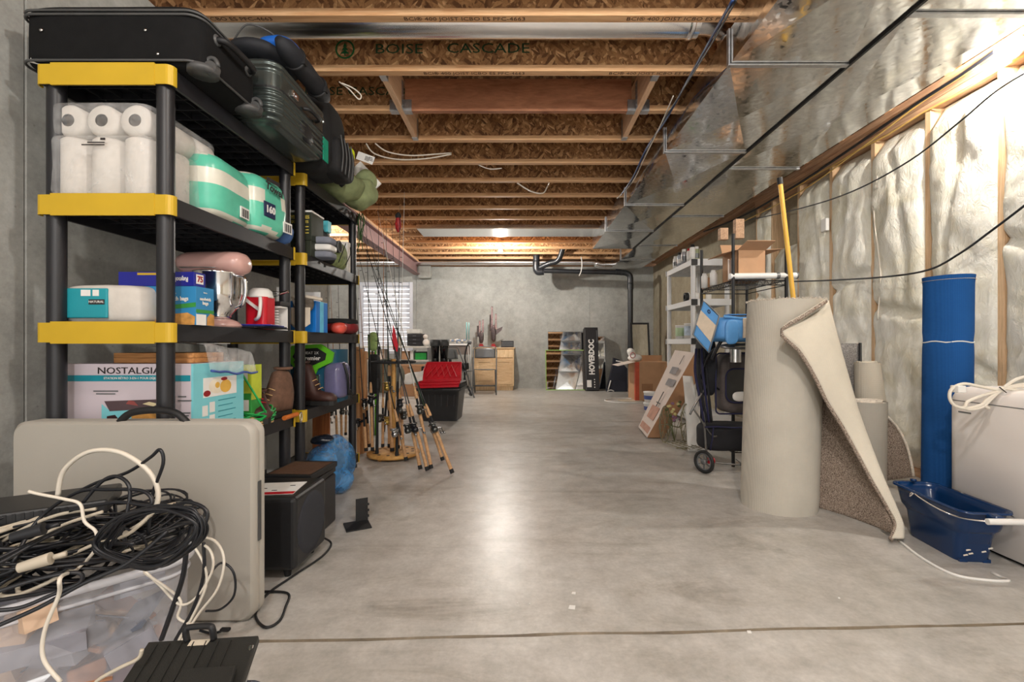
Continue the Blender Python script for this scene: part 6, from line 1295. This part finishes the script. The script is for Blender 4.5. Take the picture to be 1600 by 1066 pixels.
for a in (0, 2.1, 4.2): MB().cyl((.15*math.cos(a),.15*math.sin(a),0),(.15*math.cos(a),.15*math.sin(a),.021),.015,n=10).build('foot', RWD, t)
b = MB(); b.cyl((0,0,.046),(0,0,.80),.018,n=12); b.build('centre_post', RWD, t)
b = MB(); b.tube([(.17*math.cos(a),.17*math.sin(a),.775) for a in [i*PI/14 for i in range(28)]], .010, 6, closed=True); b.tube([(.06*math.cos(a),.06*math.sin(a),.775) for a in [i*PI/7 for i in range(14)]], .008, 6, closed=True)
for i in range(4): a = i*PI/2+.4; b.bar((.05*math.cos(a),.05*math.sin(a),.775),(.17*math.cos(a),.17*math.sin(a),.775),.012,.012)
b.build('upper_ring', EVA, t)
for i in range(12): a = i*PI/6; b = MB(); b.lathe([(0,.047),(.014,.047)], c=(.155*math.cos(a),.155*math.sin(a),0), n=12); b.build('socket', EVA, t)
def B_(px, py): return P(px, py, FPX*CH/(py-VY))
upright = [ # butt px,py(at rack), d, tip px,py,d, handle, rod, reel, hlen, label
 (582,708,3.72,572,330,3.8,CORK,0,(2,(-1,-.3)),.36,'cork handled rod standing at the left rim of the rack'),
 (589,710,3.62,592,322,3.7,EVA,0,(2,(-.8,-.8)),.40,'black foam handled rod at the front left of the rack'),
 (598,700,3.85,600,315,3.9,CORK,2,(0,(-.3,-1)),.22,'amber rod with short cork grip at the back of the rack'),
 (608,698,3.85,603,340,3.9,CORK,1,(1,(0,-1)),.20,'green rod with gold reel near the middle of the rack'),
 (613,708,3.70,601,390,3.8,CORK,0,(1,(-.2,-1)),.50,'rod with the longest thick cork grip in the rack'),
 (620,712,3.55,625,322,3.8,EVA,3,(2,(.6,-.8)),.38,'graphite rod with long black grip at the rack front'),
 (622,700,3.80,632,300,3.9,CORK,4,(0,(.4,-1)),.30,'pale rod standing nearly vertical behind the black grip rod'),
 (630,700,3.80,612,345,3.9,CORK,3,(0,(.6,-.8)),.25,'graphite rod with round silver reel at the right rack rim'),
 (577,705,3.85,560,420,3.9,CORK,2,(2,(-1,0)),.20,'amber rod leaning left out of the rack'),
 (572,712,3.70,553,405,3.8,CORK,0,(2,(-1,-.2)),.20,'short black rod tilted left beside the wooden planks')]
for (px,py,d,tx,ty,td,hm,rmi,reel,hl,lb) in upright:
    bs_ = P(px, py, d); bs_.z = .05; rod(lb, bs_, P(tx, ty, td), hm, RODM[rmi], reel, hl, .0165 if hl > .45 else .0125)
lean = [(707,742,556,350,CORK,0,(0,(.3,-1)),.33,'outermost leaning rod with cork grip pointing right'),(692,722,566,352,CORK,1,(3,(.5,-1)),.24,'green leaning rod second from the right'),(668,738,560,340,CORK,0,(2,(.2,-1)),.30,'leaning rod with purple black reel in the middle'),(657,736,575,345,CORK,3,(0,(-.3,-1)),.28,'leaning graphite rod third from the left'),(635,722,552,362,CORK,0,(3,(-.5,-1)),.20,'leftmost leaning rod with silver reel'),(674,735,590,330,CORK,4,(0,(.4,-.9)),.42,'pale leaning rod with the long cork grip')]
for (px,py,tx,ty,hm,rmi,reel,hl,lb) in lean:
    bs_ = B_(px, py); bs_.z = .012; rod(lb, bs_, P(tx, ty, 3.85 if tx > 555 else 3.6), hm, RODM[rmi], reel, hl, .0135, .10)
for i,(px,py,d,tx,ty,td,hm,rmi,reel,hl,lb) in enumerate([(527,700,4.1,516,440,4.3,CORK,2,(0,(-.6,-1)),.26,'amber rod standing behind the second shelving unit at left'),(534,702,4.2,528,430,4.4,CORK,0,(0,(.6,-1)),.26,'black rod standing behind the second shelving unit at right'),(540,690,4.5,545,400,4.6,CORK,4,None,.2,'pale rod leaning behind the far shelf post'),(512,690,4.15,512,420,4.2,CORK,3,(1,(0,-1)),.2,'graphite rod with gold reel behind the lowest shelf')]):
    bs_ = P(px, py, d); bs_.z = .02; rod(lb, bs_, P(tx, ty, td), hm, RODM[rmi], reel, hl, .012)
b = MB(); p_ = P(615, 528, 3.55)
b.add([p_+Vector(q) for q in ((-.005,0,.10),(.012,0,.06),(.035,0,-.06),(.03,0,-.11),(-.005,0,-.09),(-.01,0,.0))], [(0,1,2,3,4,5)]); tag(b.build('red_flag', RED, None, None, 0, 2, .003), 'small red pennant tied among the leaning rods', 'flag')
t = thing('lure_cluster', 'dark red feathered lure hung at the rod tips', 'fishing lure', P(622, 350, 3.8)); b = MB(); b.pillow((0,0,0),(.05,.04,.14),2.2,(.012,30),12,seed=4); b.build('red_feathers', RED2, t); b = MB(); b.pillow((0,0,.07),(.05,.05,.05),2.0,(.01,30),10,seed=5); b.build('black_head', EVA, t)
PLK = m_wood('trim_plank', RGB(160,112,70), RGB(198,152,108), (24,24,1.3))
for i,(xa,lb) in enumerate(((561,'left wooden trim plank standing at the end of the second shelving unit'),(567,'middle wooden trim plank at the end of the second shelving unit'),(572,'right wooden trim plank at the end of the second shelving unit'))):
    p_ = P(xa, 712, 3.80+.04*i); b = MB(); b.b2((-.012,-.02,0),(.012,.02,.90-.02*i)); tag(b.build('trim_plank', PLK, None, (p_.x, p_.y, 0), rot=(0,-.012,0)), lb, 'plank', 'trim planks')
t = thing('ski_pole_bundle', 'bundle of green and black poles standing behind the wooden planks', 'poles', (P(585,0,4.6).x, 4.6, 0)); 
for k in range(4): b = MB(); b.tube([(.02*k-.03,0,0),(.03*k-.06,.02*k,1.02-.04*k)], .009, 7); b.build('pole', [ORN,EVA,GRN,EVA][k], t)
b = MB(); b.pillow((-.01,0,.95),(.10,.06,.2),2.4,(.012,14),14,seed=3); b.build('green_fletching', mat('pale_green_cloth', RGB(150,176,110), .8, 0, .3, 20), t); b = MB(); b.pillow((0,0,.62),(.11,.09,.40),5,(.004,10),14); b.build('black_quiver', EVA, t)
t = thing('grey_disc', 'grey round disc standing behind the rod rack', 'disc', (P(605,0,4.9).x, 4.9, .58)); b = MB(); b.lathe([(0,-.02),(.17,-.02),(.19,-.0),(.17,.02),(0,.02)], M=Matrix.Rotation(PI/2,4,'X'), n=32); b.build('disc_body', mat('olive_grey', RGB(112,112,100), .8), t); b = MB(); b.bar((0,.02,-.17),(0,.15,-.58),.02,.02); b.bar((0,-.0,-.17),(0,-.12,-.58),.02,.02); b.build('stand_leg', EVA, t)

# ================================================================ black bin with red lids
BINM = mat('charcoal_tote_plastic', RGB(50,50,52), .45, 0, .08, 6)
t = thing('black_tote', 'stacked charcoal storage totes with ribs on the floor beyond the rods', 'storage tote', (-.98, 5.62, 0), -.06)
b = MB(); tub(b, [(.42,.36,.03,0,0,0),(.43,.37,.03,.01,0,0),(.50,.43,.035,.36,0,0),(.54,.47,.035,.365,0,0),(.545,.475,.035,.40,0,0),(.50,.44,.03,.40,0,0),(.43,.37,.03,.06,0,0),(.1,.1,.02,.05,0,0)]); b.build('tub', BINM, t)
for i in range(6): x = -.17+.068*i; b = MB(); b.add([(x-.005,-.183,.02),(x+.005,-.183,.02),(x*1.15+.005,-.214,.32),(x*1.15-.005,-.214,.32),(x-.005,-.178,.02),(x+.005,-.178,.02),(x*1.15+.005,-.209,.32),(x*1.15-.005,-.209,.32)], [(0,1,2,3),(4,7,6,5),(0,4,5,1),(1,5,6,2),(2,6,7,3),(3,7,4,0)]); b.build('rib', BINM, t)
for z in (.418, .436, .454): b = MB(); b.prism(rrect(.55,.48,.035,5), 0, .006); b.prism(rrect(.53,.46,.035,5), -.012, 0); b.build('nested_rim', BINM, t, (0,0,z))
b = MB(); b.b2((-.06,-.246,.375),(.06,-.238,.385)); b.b2((-.06,-.246,.395),(.06,-.238,.402)); b.build('handle_slot', EVA, t)
la, lb_ = P(652, 602, 5.34), P(716, 600, 5.34); lc, ld = P(717, 573, 5.62), P(664, 573, 5.62)
for i in range(3):
    off = Vector((0.012*i, .02*i, .034*i)); t = thing('red_lid', ['lowest of the three nested red lids tilted on the black totes','middle of the three nested red lids tilted on the black totes','topmost of the three nested red lids tilted on the black totes'][i], 'lid', (0,0,0), 0, 'red tote lids')
    A0, A1, A2, A3 = [q+off-Vector((0,0,.03)) for q in (la, lb_, lc, ld)]
    nn = (A1-A0).cross(A3-A0).normalized()
    if nn.z < 0: nn = -nn
    L4 = lambda u, v, w_: A0.lerp(A1, u).lerp(A3.lerp(A2, u), v)+nn*w_
    b = MB(); b.hexa([L4(0,0,0),L4(1,0,0),L4(1,1,0),L4(0,1,0),L4(.01,.01,.016),L4(.99,.01,.016),L4(.99,.99,.016),L4(.01,.99,.016)]); b.build('lid_panel', RED, t, None, .005)
    b = MB(); 
    for q_ in ((0,0,1,0),(1,0,1,1),(1,1,0,1),(0,1,0,0)): b.bar(L4(q_[0],q_[1],.008), L4(q_[2],q_[3],.008), .018, .028)
    b.build('lid_rim', RED, t, None, .003)
    if i == 2:
        b = MB()
        for k in range(5): b.bar(L4(.12+.15*k,.15,.018), L4(.30+.15*k,.85,.018), .008, .006); b.bar(L4(.30+.15*k,.15,.018), L4(.12+.15*k,.85,.018), .008, .006)
        b.build('lattice_rib', RED, t)
b = MB(); b.grid(lambda u, v: P(628,590,5.2).lerp(P(662,578,5.5), u).lerp(P(630,600,5.1).lerp(P(660,597,5.3), u), v)+Vector((0,0,.015*math.sin(5*u+3*v))), 8, 6, th=.012); tag(b.build('folded_sheet', WHP, None), 'crumpled white sheet lying beside the red lids', 'sheet')

# ================================================================ back left: shelves, boots, cabinet, chairs
GBX = mat('grass_green_box', RGB(28,150,60), .45); DSK = mat('grey_shelf_board', RGB(190,188,180), .6)
yb = 8.7; Xb = lambda px, d=yb: (px-VX)*d/FPX; Zb = lambda py, d=yb: CH+(VY-py)*d/FPX
t = thing('low_shelf', 'low storage shelf along the far wall under the window', 'shelf', (0,0,0)); xs0, xs1 = Xb(560), Xb(673)
for z in (Zb(541)-.03, Zb(562)-.03, .12): b = MB(); b.b2((xs0,8.5,z),(xs1,9.0,z+.03)); b.build('shelf_board', DSK, t)
for x in (xs0, Xb(620), xs1-.03): b = MB(); b.b2((x,8.52,0),(x+.03,8.98,Zb(541)-.03)); b.build('shelf_side', GREYM, t)
t = thing('drawer_organiser', 'small black drawer organiser under a clear lid on the low shelf', 'organiser', (Xb(650), 8.7, Zb(541)+.003)); b = MB(); b.b2((-.14,-.12,0),(.14,.12,.23)); b.build('case', BLK2, t, None, .006)
for i in range(3): b = MB(); b.b2((-.12,-.132,.015+.07*i),(.12,-.118,.07+.07*i)); d_ = b.build('drawer', BLKP, t, None, .003); b = MB(); b.b2((-.03,-.14,.045+.07*i),(.03,-.13,.055+.07*i)); b.build('pull', GREYM, d_)
b = MB(); b.b2((-.15,-.12,.24),(.10,.12,.32)); tag(b.build('clear_box', mat('milky_box', RGB(214,214,208), .3, alpha=.8), None, (Xb(650), 8.7, Zb(541)), .01), 'milky plastic box on the black drawer organiser', 'box')
t = thing('green_box', 'bright green lidded box on the middle board of the low shelf', 'box', (Xb(660), 8.7, Zb(562)+.003)); b = MB(); b.b2((-.11,-.12,0),(.10,.1,.13)); b.build('box_body', GBX, t, None, .004); b = MB(); b.b2((-.12,-.13,.13),(.11,.11,.15)); b.build('lid', EVA, t)
for i,(px,w_,h_,m_,lb) in enumerate(((634,.12,.16,CARD,'brown carton second from the rods on the middle board of the low shelf'),(645,.06,.17,WHP,'thin white book like carton beside the green box'),(596,.16,.2,CARDW,'pale carton on the low shelf behind the rods'),(580,.14,.14,CARD,'small brown carton on the low shelf near the shelf unit'))):
    b = MB(); b.b2((-w_/2,-.1,0),(w_/2,.1,h_)); tag(b.build('carton', m_, None, (Xb(px), 8.72, Zb(562)+.003), .003), lb, 'box')
b = MB(); b.lathe([(0,0),(.05,0),(.055,.12),(.03,.17),(.028,.22),(0,.22)], n=14); tag(b.build('brown_bottle', mat('tan_bottle', RGB(180,160,130), .4), None, (Xb(624), 8.7, Zb(541)+.003)), 'tan bottle on the low shelf left of the drawer organiser', 'bottle')
t = thing('cardboard_tray', 'wide brown cardboard tray on the floor before the low shelf', 'box', (Xb(640,8.2), 8.2, 0)); b = MB(); b.b2((-.35,-.2,0),(.35,.2,.55)); b.build('tray_body', CARDD, t, None, .004)
t = thing('plush_toy', 'cream knitted toy slumped by the drawer organiser', 'toy', (Xb(667), 8.62, Zb(541)+.006)); b = MB(); b.pillow((0,0,.06),(.12,.1,.14),2.2,(.01,20),12,seed=5); b.build('body', CREAM, t); b = MB(); b.pillow((-.01,-.01,.17),(.09,.08,.09),2.0,(.006,20),10,seed=6); b.build('head', CREAM, t)
GLR = mat('glossy_black_rubber', RGB(22,22,24), .12, 0, .1, 10)
yr = 5.95; t = thing('boot_crate', 'dark crate carrying the tall rubber boots behind the red lids', 'crate', (P(687,0,yr).x, yr, 0)); b = MB(); b.b2((-.22,-.1,0),(.22,.15,P(0,572,yr).z-.002)); b.build('crate_body', BLKP, t, None, .01)
for i,(px,lb) in enumerate(((680,'left tall glossy black rubber boot'),(694,'right tall glossy black rubber boot'))):
    t = thing('rubber_boot', lb+' standing behind the red lids', 'boot', (P(px,0,yr).x, yr, P(0,572,yr).z), 0, 'tall rubber boots'); b = MB(); b.lathe([(.048,0),(.05,.1),(.046,.2),(.058,.29),(.062,.30)], n=18, sy=1.15); b.lathe([(.058,.30),(.05,.1),(0,.08)], n=18, sy=1.15); b.build('shaft', GLR, t); b = MB(); b.lathe([(.062,.26),(.065,.262),(.066,.345),(.06,.345),(.058,.26)], n=18, sy=1.15); b.build('top_band', mat('grey_rubber', RGB(70,72,72), .6) if i == 0 else MATS['grey_rubber'], t); b = MB(); b.pillow((0,-.06,.02),(.1,.22,.08),3,(0,1),12); b.build('foot', GLR, t)
t = thing('bench_seat', 'dark padded bench with white trim along the far wall', 'bench', (Xb(715,8.6), 8.6, 0)); b = MB(); b.b2((-.17,-.15,.44),(.2,.2,.56)); b.build('pad', FAB, t, None, .02); b = MB(); b.b2((-.22,.14,.72),(.22,.17,.90)); b.build('back_board', mat('brown_grey_board', RGB(110,100,94), .7), t); b = MB(); b.b2((-.22,.12,.90),(.22,.18,.93)); b.build('top_trim', WHP, t)
for x in (-.15,.17): MB().cyl((x,-.1,0),(x,-.1,.45),.014,n=8).build('leg', STEEL, t); MB().cyl((x,.155,0),(x,.155,.9),.014,n=8).build('leg', STEEL, t)
t = thing('shell_pile', 'heap of pale shells and blue bits on the bench top', 'shells', (Xb(716,8.75), 8.76, .935)); b = MB()
for k in range(20): b.pillow((rc.uniform(-.15,.15),rc.uniform(-.03,.02),.02+.05*rc.random()),(.06,.05,.05),2,(.004,30),5,m=k%2,seed=k)
tag(b.build('pile', [CREAM, mat('dusty_blue', RGB(130,146,170), .6)], t), kind='stuff')
t = thing('compound_bow', 'dark compound bow with stabiliser leaning beside the folding chair', 'bow', (P(729,0,7.9).x, 7.9, 0)); b = MB()
b.tube(spline([(.05,0,.95),(.0,0,.86),(-.03,0,.7),(-.01,0,.55),(-.035,0,.4),(.0,0,.22),(.06,0,.10),(.09,0,.03)],5), .014, 8); b.build('riser', EVA, t); b = MB(); b.tube([(.06,0,.97),(.08,0,.5),(.09,0,.03)], .004, 5); b.tube([(.02,0,.95),(.05,0,.5),(.06,0,.06)], .004, 5); b.build('string', WHT, t)
for z, x in ((.95,.05),(.06,.08)): b = MB(); b.lathe([(0,-.01),(.04,-.01),(.04,.01),(0,.01)], M=Matrix.Translation((x,0,z)) @ Matrix.Rotation(PI/2,4,'X'), n=18); b.build('cam_wheel', GREYM, t)
b = MB(); b.tube([(-.0,0,1.0),(.0,0,1.30)], .008, 6); b.tube([(.04,0,1.0),(.04,0,1.30)], .008, 6); b.build('arrows', mat('aqua_vane', RGB(120,190,190), .5), t); b = MB(); b.cyl((-.03,-.02,.45),(-.27,-.1,.62),.012,n=8); b.lathe([(0,-.03),(.026,-.02),(.026,.02),(0,.03)], c=(-.27,-.1,.64), n=12); b.build('stabiliser', EVA, t)
# ---- folding chairs
CHG = mat('grey_chair_enamel', RGB(104,106,108), .32, .4, .06, 6)
def folding_chair(label, loc, rz):
    t = thing('folding_chair', label, 'chair', loc, rz)
    for s_ in (-1, 1):
        MB().tube(spline([(s_*.215,-.20,.0),(s_*.215,-.02,.42),(s_*.215,.17,.80)],4), .011, 8).build('leg', CHG, t); MB().tube([(s_*.195,.22,0),(s_*.195,-.05,.45)], .010, 8).build('leg', CHG, t)
    MB().tube(spline([(-.215,.16,.78),(-.205,.19,.835),(-.16,.2,.865),(0,.205,.872),(.16,.2,.865),(.205,.19,.835),(.215,.16,.78)],5), .011, 8).build('back_frame', CHG, t)
    b = MB(); b.grid(lambda u, v: (-.195+.39*u, .155+.035*v-.02*math.sin(PI*u)+.02, .66+.19*v*(1-.15*(2*u-1)**4)), 12, 6, th=.008); b.build('backrest', CHG, t)
    b = MB(); b.grid(lambda u, v: (-.19+.38*u, -.2+.37*v, .45-.012*math.sin(PI*u)*math.sin(PI*v)+.02*(1-v)), 10, 8, th=.012); b.build('seat', CHG, t)
    for (y, z) in ((-.13,.17),(.165,.13)): MB().tube([(-.2,y,z),(.2,y,z)], .008, 6).build('stretcher', CHG, t)
    return t
folding_chair('grey metal folding chair facing the room before the wooden cabinet', (P(757,0,8.35).x, 8.42, 0), .04)
folding_chair('second grey folding chair half hidden behind the red lids', (P(712,0,7.6).x, 7.75, 0), .9)
# ---- cabinet
MAPLE = m_wood('light_maple', RGB(206,172,128), RGB(228,200,160), (14,14,1.4)); MAPT = m_wood('maple_trim', RGB(196,160,118), RGB(220,190,150), (1.4,14,14))
yc = 9.0; t = thing('wooden_cabinet', 'light unfinished wooden base cabinet against the far wall', 'cabinet', (0,0,0)); xa, xb = Xb(741,yc), Xb(803,yc); zt = Zb(543,yc)
b = MB(); b.b2((xa,yc,.09),(xb,9.48,zt-.025)); b.b2((xa+.02,yc+.05,0),(xb-.02,9.48,.09)); b.build('body', MAPLE, t, None, .003); b = MB(); b.b2((xa-.02,yc-.02,zt-.025),(xb+.02,9.48,zt)); b.build('top', MAPT, t, None, .004)
xm = (xa+xb)/2
for (a, c) in ((xa+.03, xm-.015), (xm+.015, xb-.03)):
    b = MB(); b.b2((a,yc-.018,zt-.20),(c,yc,zt-.05)); b.build('drawer', MAPLE, t, None, .004)
    b = MB(); b.b2((a,yc-.018,.13),(a+.06,yc,zt-.23)); b.b2((c-.06,yc-.018,.13),(c,yc,zt-.23)); b.b2((a+.0605,yc-.0175,.13),(c-.0605,yc,.19)); b.b2((a+.0605,yc-.0175,zt-.29),(c-.0605,yc,zt-.23)); b.b2((a+.0605,yc-.008,.191),(c-.0605,yc,zt-.291)); b.build('door', MAPT, t, None, .002)
t = thing('black_radio', 'small black ribbed box on the cabinet top at right', 'box', (Xb(793,9.2), 9.15, zt+.002)); b = MB(); b.b2((-.125,-.08,0),(.125,.08,.13)); b.build('case', BLKP, t, None, .006); b = MB(); [b.b2((-.115,-.084,.03+.03*i),(.115,-.08,.04+.03*i)) for i in range(3)]; b.build('rib', GREYM, t)
TRO = mat('trophy_bronze', RGB(96,84,84), .35, .6, .3, 30); TRS = mat('trophy_silver_pink', RGB(190,160,160), .3, .6, .3, 40)
def trophy(label, x, h, base_m, parts_, lean_=0):
    t = thing('trophy', label, 'trophy', (x, 9.2, zt+.002)); b = MB(); b.b2((-.05,-.05,0),(.05,.05,.035)); b.b2((-.035,-.035,.035),(.035,.035,.07)); b.build('base', base_m, t, None, .003)
    b = MB(); b.pillow((0,0,h*.34),(.1,.07,h*.42),2.5,(.014,22),14,seed=3); b.build('figure', TRO, t)
    for (dx, z0, z1_) in parts_:
        b = MB(); b.cyl((dx,0,h*z0),(dx,0,h*z1_),.018,n=10); b.build('column', TRS if z1_ > .8 else TRO, t); b = MB(); b.lathe([(.02,-.006),(.026,0),(.02,.006)], c=(dx,0,h*z1_), n=12); b.build('column_cap', CHR, t)
    return t
trophy('shorter bronze trophy with two columns on the wooden cabinet', Xb(752,9.2), .60, RED2, ((-.03,.5,.88),(.035,.5,.92),(-.07,.35,.72)))
t = trophy('taller bronze trophy with red base and wing on the wooden cabinet', Xb(771,9.2), .82, RED2, ((-.03,.45,1.0),(.05,.45,.82),(-.06,.4,.8)))
b = MB(); b.prism([(.02,.22),(.16,.34),(.19,.42),(.06,.36)], -.01, .01, M=Matrix.Rotation(PI/2,4,'X')); b.build('wing', TRO, t)

# ================================================================ back right: mirrors and boxes against the far wall
def mirror_mat():
    m, nt, bs = nodes('mirror_glass'); nt.links.new(ramp(nt, noise_n(nt, coords(nt), 4, 2), [(.3, (.84,.85,.85,1)), (.7, (.88,.89,.88,1))]), bs.inputs['Base Color']); bs.inputs['Metallic'].default_value = 1; bs.inputs['Roughness'].default_value = .03; return m
MIR = mirror_mat(); LGR = mat('light_green_edge', RGB(146,190,90), .5)
def leaning_panel(name, label, cat, px0, px1, pyt, yb0, lean_, frame, fw, glass=True, thick=.02):
    d = yb0; x0_, x1_ = (px0-VX)*d/FPX, (px1-VX)*d/FPX; h = CH+(VY-pyt)*d/FPX; w_ = x1_-x0_
    t = thing(name, label, cat, (x0_, d, 0)); sh = Matrix.Rotation(-math.atan(lean_/h), 4, 'X')
    if glass: b = MB(); b.b2((fw*.5,-.002,fw*.5),(w_-fw*.5,thick*.7,h-fw*.5), 0, sh); b.build('mirror_glass', MIR, t)
    b = MB()
    for q_ in (((0,-.006,0),(fw,thick,h)),((w_-fw,-.006,0),(w_,thick,h)),((fw+.0004,-.0058,0),(w_-fw-.0004,thick-.0002,fw)),((fw+.0004,-.0058,h-fw),(w_-fw-.0004,thick-.0002,h))): b.b2(q_[0], q_[1], 0, sh)
    b.build('frame', frame, t, None, .002); return t
leaning_panel('frameless_mirror', 'taller mirror sheet leaning behind the green edged mirror', 'mirror', 857, 922, 516, 9.22, .25, GREYM, .006)
leaning_panel('green_edged_mirror', 'square mirror with a light green edge strip leaning on the far wall', 'mirror', 853, 917, 545, 9.10, .22, LGR, .014)
leaning_panel('narrow_mirror', 'narrow mirror leaning just right of the black carton', 'mirror', 936, 947, 525, 9.30, .14, GREYM, .006)
t = thing('black_carton', 'tall black carton with white vertical lettering leaning on the far wall', 'box', (P(925,0,9.0).x, 9.0, 0)); hb = 1.26; sh = Matrix.Rotation(-.18, 4, 'X')
b = MB(); b.b2((-.135,-.1,0),(.135,.1,hb), 0, sh); b.build('carton', mat('black_carton_card', RGB(24,22,24), .45), t, None, .004)
text('HOVERDOC', .15, WHT, t, sh @ Matrix.Translation((-.0,-.1015,.66)) @ Matrix.Rotation(PI/2,4,'X') @ Matrix.Rotation(PI/2,4,'Z'), bold=.006, sx=.85)
b = MB(); b.b2((-.11,-.1025,.06),(-.02,-.1,.20),0,sh); b.build('white_label', WHP, t)
for z in (.05,.10,.15,.2): b = MB(); b.b2((.03,-.1025,z),(.05,-.1,z+.02),0,sh); b.build('print', WHP, t)
b = MB(); b.b2((-.125,-.1025,.0),(-.12,-.1,hb-.05),0,sh); b.build('print', GREYM, t); b = MB(); b.b2((.105,-.1025,.95),(.115,-.1,1.2),0,sh); b.build('print', GREYM, t)
NVB = mat('dark_navy_fabric', RGB(40,42,54), .8, 0, .15, 12, .3, 200)
t = thing('folded_tarp', 'dark navy folded bag leaning between the black carton and the cardboard box', 'bag', (P(963,0,8.85).x, 8.85, 0)); b = MB(); b.prism([(-.2,0),(.2,0),(.2,.45),(.05,.62),(-.06,.66),(-.08,.5)], -.05, .06, M=Matrix.Rotation(PI/2,4,'X')); b.build('bag_body', NVB, t, None, .03, 3)
b = MB(); b.tube([(-.17,-.065,.04),(-.12,-.065,.22)], .012, 6); b.tube(spline([(-.19,-.065,.012),(-.12,-.065,.035),(-.06,-.065,.012)],4), .010, 6); b.tube([(-.02,-.065,.60),(.18,-.065,.56)], .010, 6); b.build('white_edge', WHT, t)
t = leaning_panel('framed_mirror', 'black framed narrow mirror standing behind the cardboard box at the corner', 'mirror', 989, 1019, 502, 8.3, .22, BLK2, .035)
t = thing('moving_box', 'brown moving carton with red orange tape in the far right corner', 'box', (0,0,0)); ym = 7.35; X7 = lambda px: (px-VX)*ym/FPX
bx0, bx1, bz1 = X7(993), X7(1037)+.12, CH+(VY-566)*ym/FPX
b = MB(); b.b2((bx0,ym,0),(bx1,ym+.5,bz1)); b.build('carton', CARD, t, None, .004); b = MB(); b.b2((bx0-.004,ym-.004,0),(bx0+.06,ym+.0,bz1)); b.b2((bx0-.004,ym,0),(bx0,ym+.06,bz1)); b.build('orange_tape', mat('orange_tape', RGB(196,80,50), .5), t)
b = MB(); b.hexa([(bx0,ym,bz1-.0),(bx0,ym+.5,bz1),(bx0-.30,ym+.4,bz1-.06),(bx0-.30,ym-.1,bz1-.06),(bx0,ym,bz1+.005),(bx0,ym+.5,bz1+.005),(bx0-.30,ym+.4,bz1-.055),(bx0-.30,ym-.1,bz1-.055)]); b.build('flap', CARDW, t); b = MB(); b.b2((bx0,ym+.48,bz1),(bx1,ym+.484,bz1+.10)); b.build('flap', CARD, t)
b = MB(); b.b2((bx0+.10,ym-.003,.16),(bx0+.28,ym,.28)); b.build('faded_print', CARDD, t); 
t = thing('crumpled_towels', 'white and pink crumpled cloth piled on the moving carton', 'cloth', (bx0+.02, ym+.15, bz1+.008)); b = MB(); b.pillow((0,0,.05),(.22,.2,.11),2.2,(.03,9),16,seed=3); b.pillow((-.06,.0,.14),(.12,.12,.14),2.2,(.02,14),14,seed=6); b.build('cloth', WHP, t); b = MB(); b.tube([(-.05+.04*math.cos(a),-.09,.10+.045*math.sin(a)) for a in [i*PI/6 for i in range(12)]], .008, 6, closed=True); b.build('pink_hem', mat('dusty_pink_hem', RGB(180,120,120), .7), t)
for i in range(2):
    t = thing('paint_bucket', ['lower white bucket stacked beside the leaning long carton','upper white bucket with blue lettering beside the leaning long carton'][i], 'bucket', (P(1016,0,6.1).x, 6.1, .0+.145*i), 0, 'stacked white buckets'); b = MB(); b.lathe([(0,0),(.075,0),(.085,.12),(.09,.125),(.09,.14),(.0,.14)], n=24); b.build('pail', WHT, t); b = MB(); b.lathe([(.0805,.04),(.084,.09)], n=24); b.build('blue_band', mat('blue_print', RGB(70,84,140), .5) if i == 0 else MATS['blue_print'], t)
t = thing('white_hoop', 'flat white wire hoop lying on the floor before the moving carton', 'hoop', (0,0,0)); c = P(980, 626, 7.35); c.z = .01
b = MB(); b.tube([c+Vector((.36*math.cos(a), .30*math.sin(a), 0)) for a in [i*PI/20 for i in range(40)]], .010, 6, closed=True); b.build('outer_ring', WHT, t); b = MB(); b.prism([(c.x+.06+.2*math.cos(a), c.y+.05+.16*math.sin(a)) for a in [i*PI/12 for i in range(24)]], .001, .010); b.build('inner_disc', CW2, t)
# paper scraps on the floor
for i,(px,py,s_) in enumerate(((893,928,.014),(888,951,.022),(1168,989,.012),(1310,935,.006),(807,943,.005),(826,944,.005))):
    p_ = P(px, py, FPX*(CH-.003)/(py-VY)); b = MB(); b.add([(0,0,0),(s_,-.3*s_,0.001),(s_*1.2,s_*.7,.002),(s_*.3,s_,0),(0,0,.0015),(s_,-.3*s_,0.0025),(s_*1.2,s_*.7,.0035),(s_*.3,s_,.0015)], [(0,3,2,1),(4,5,6,7),(0,1,5,4),(1,2,6,5),(2,3,7,6),(3,0,4,7)])
    tag(b.build('paper_scrap', WHP, None, (p_.x, p_.y, .0012)), ['small torn white paper scrap on the bare middle floor, upper of the nearest pair','largest torn white paper scrap on the bare middle floor, lower of the pair','white paper scrap caught at the floor joint','tiny white speck on the floor right of the joint scrap','left tiny white speck on the middle floor','right tiny white speck on the middle floor'][i], 'paper', 'paper scraps on the floor')
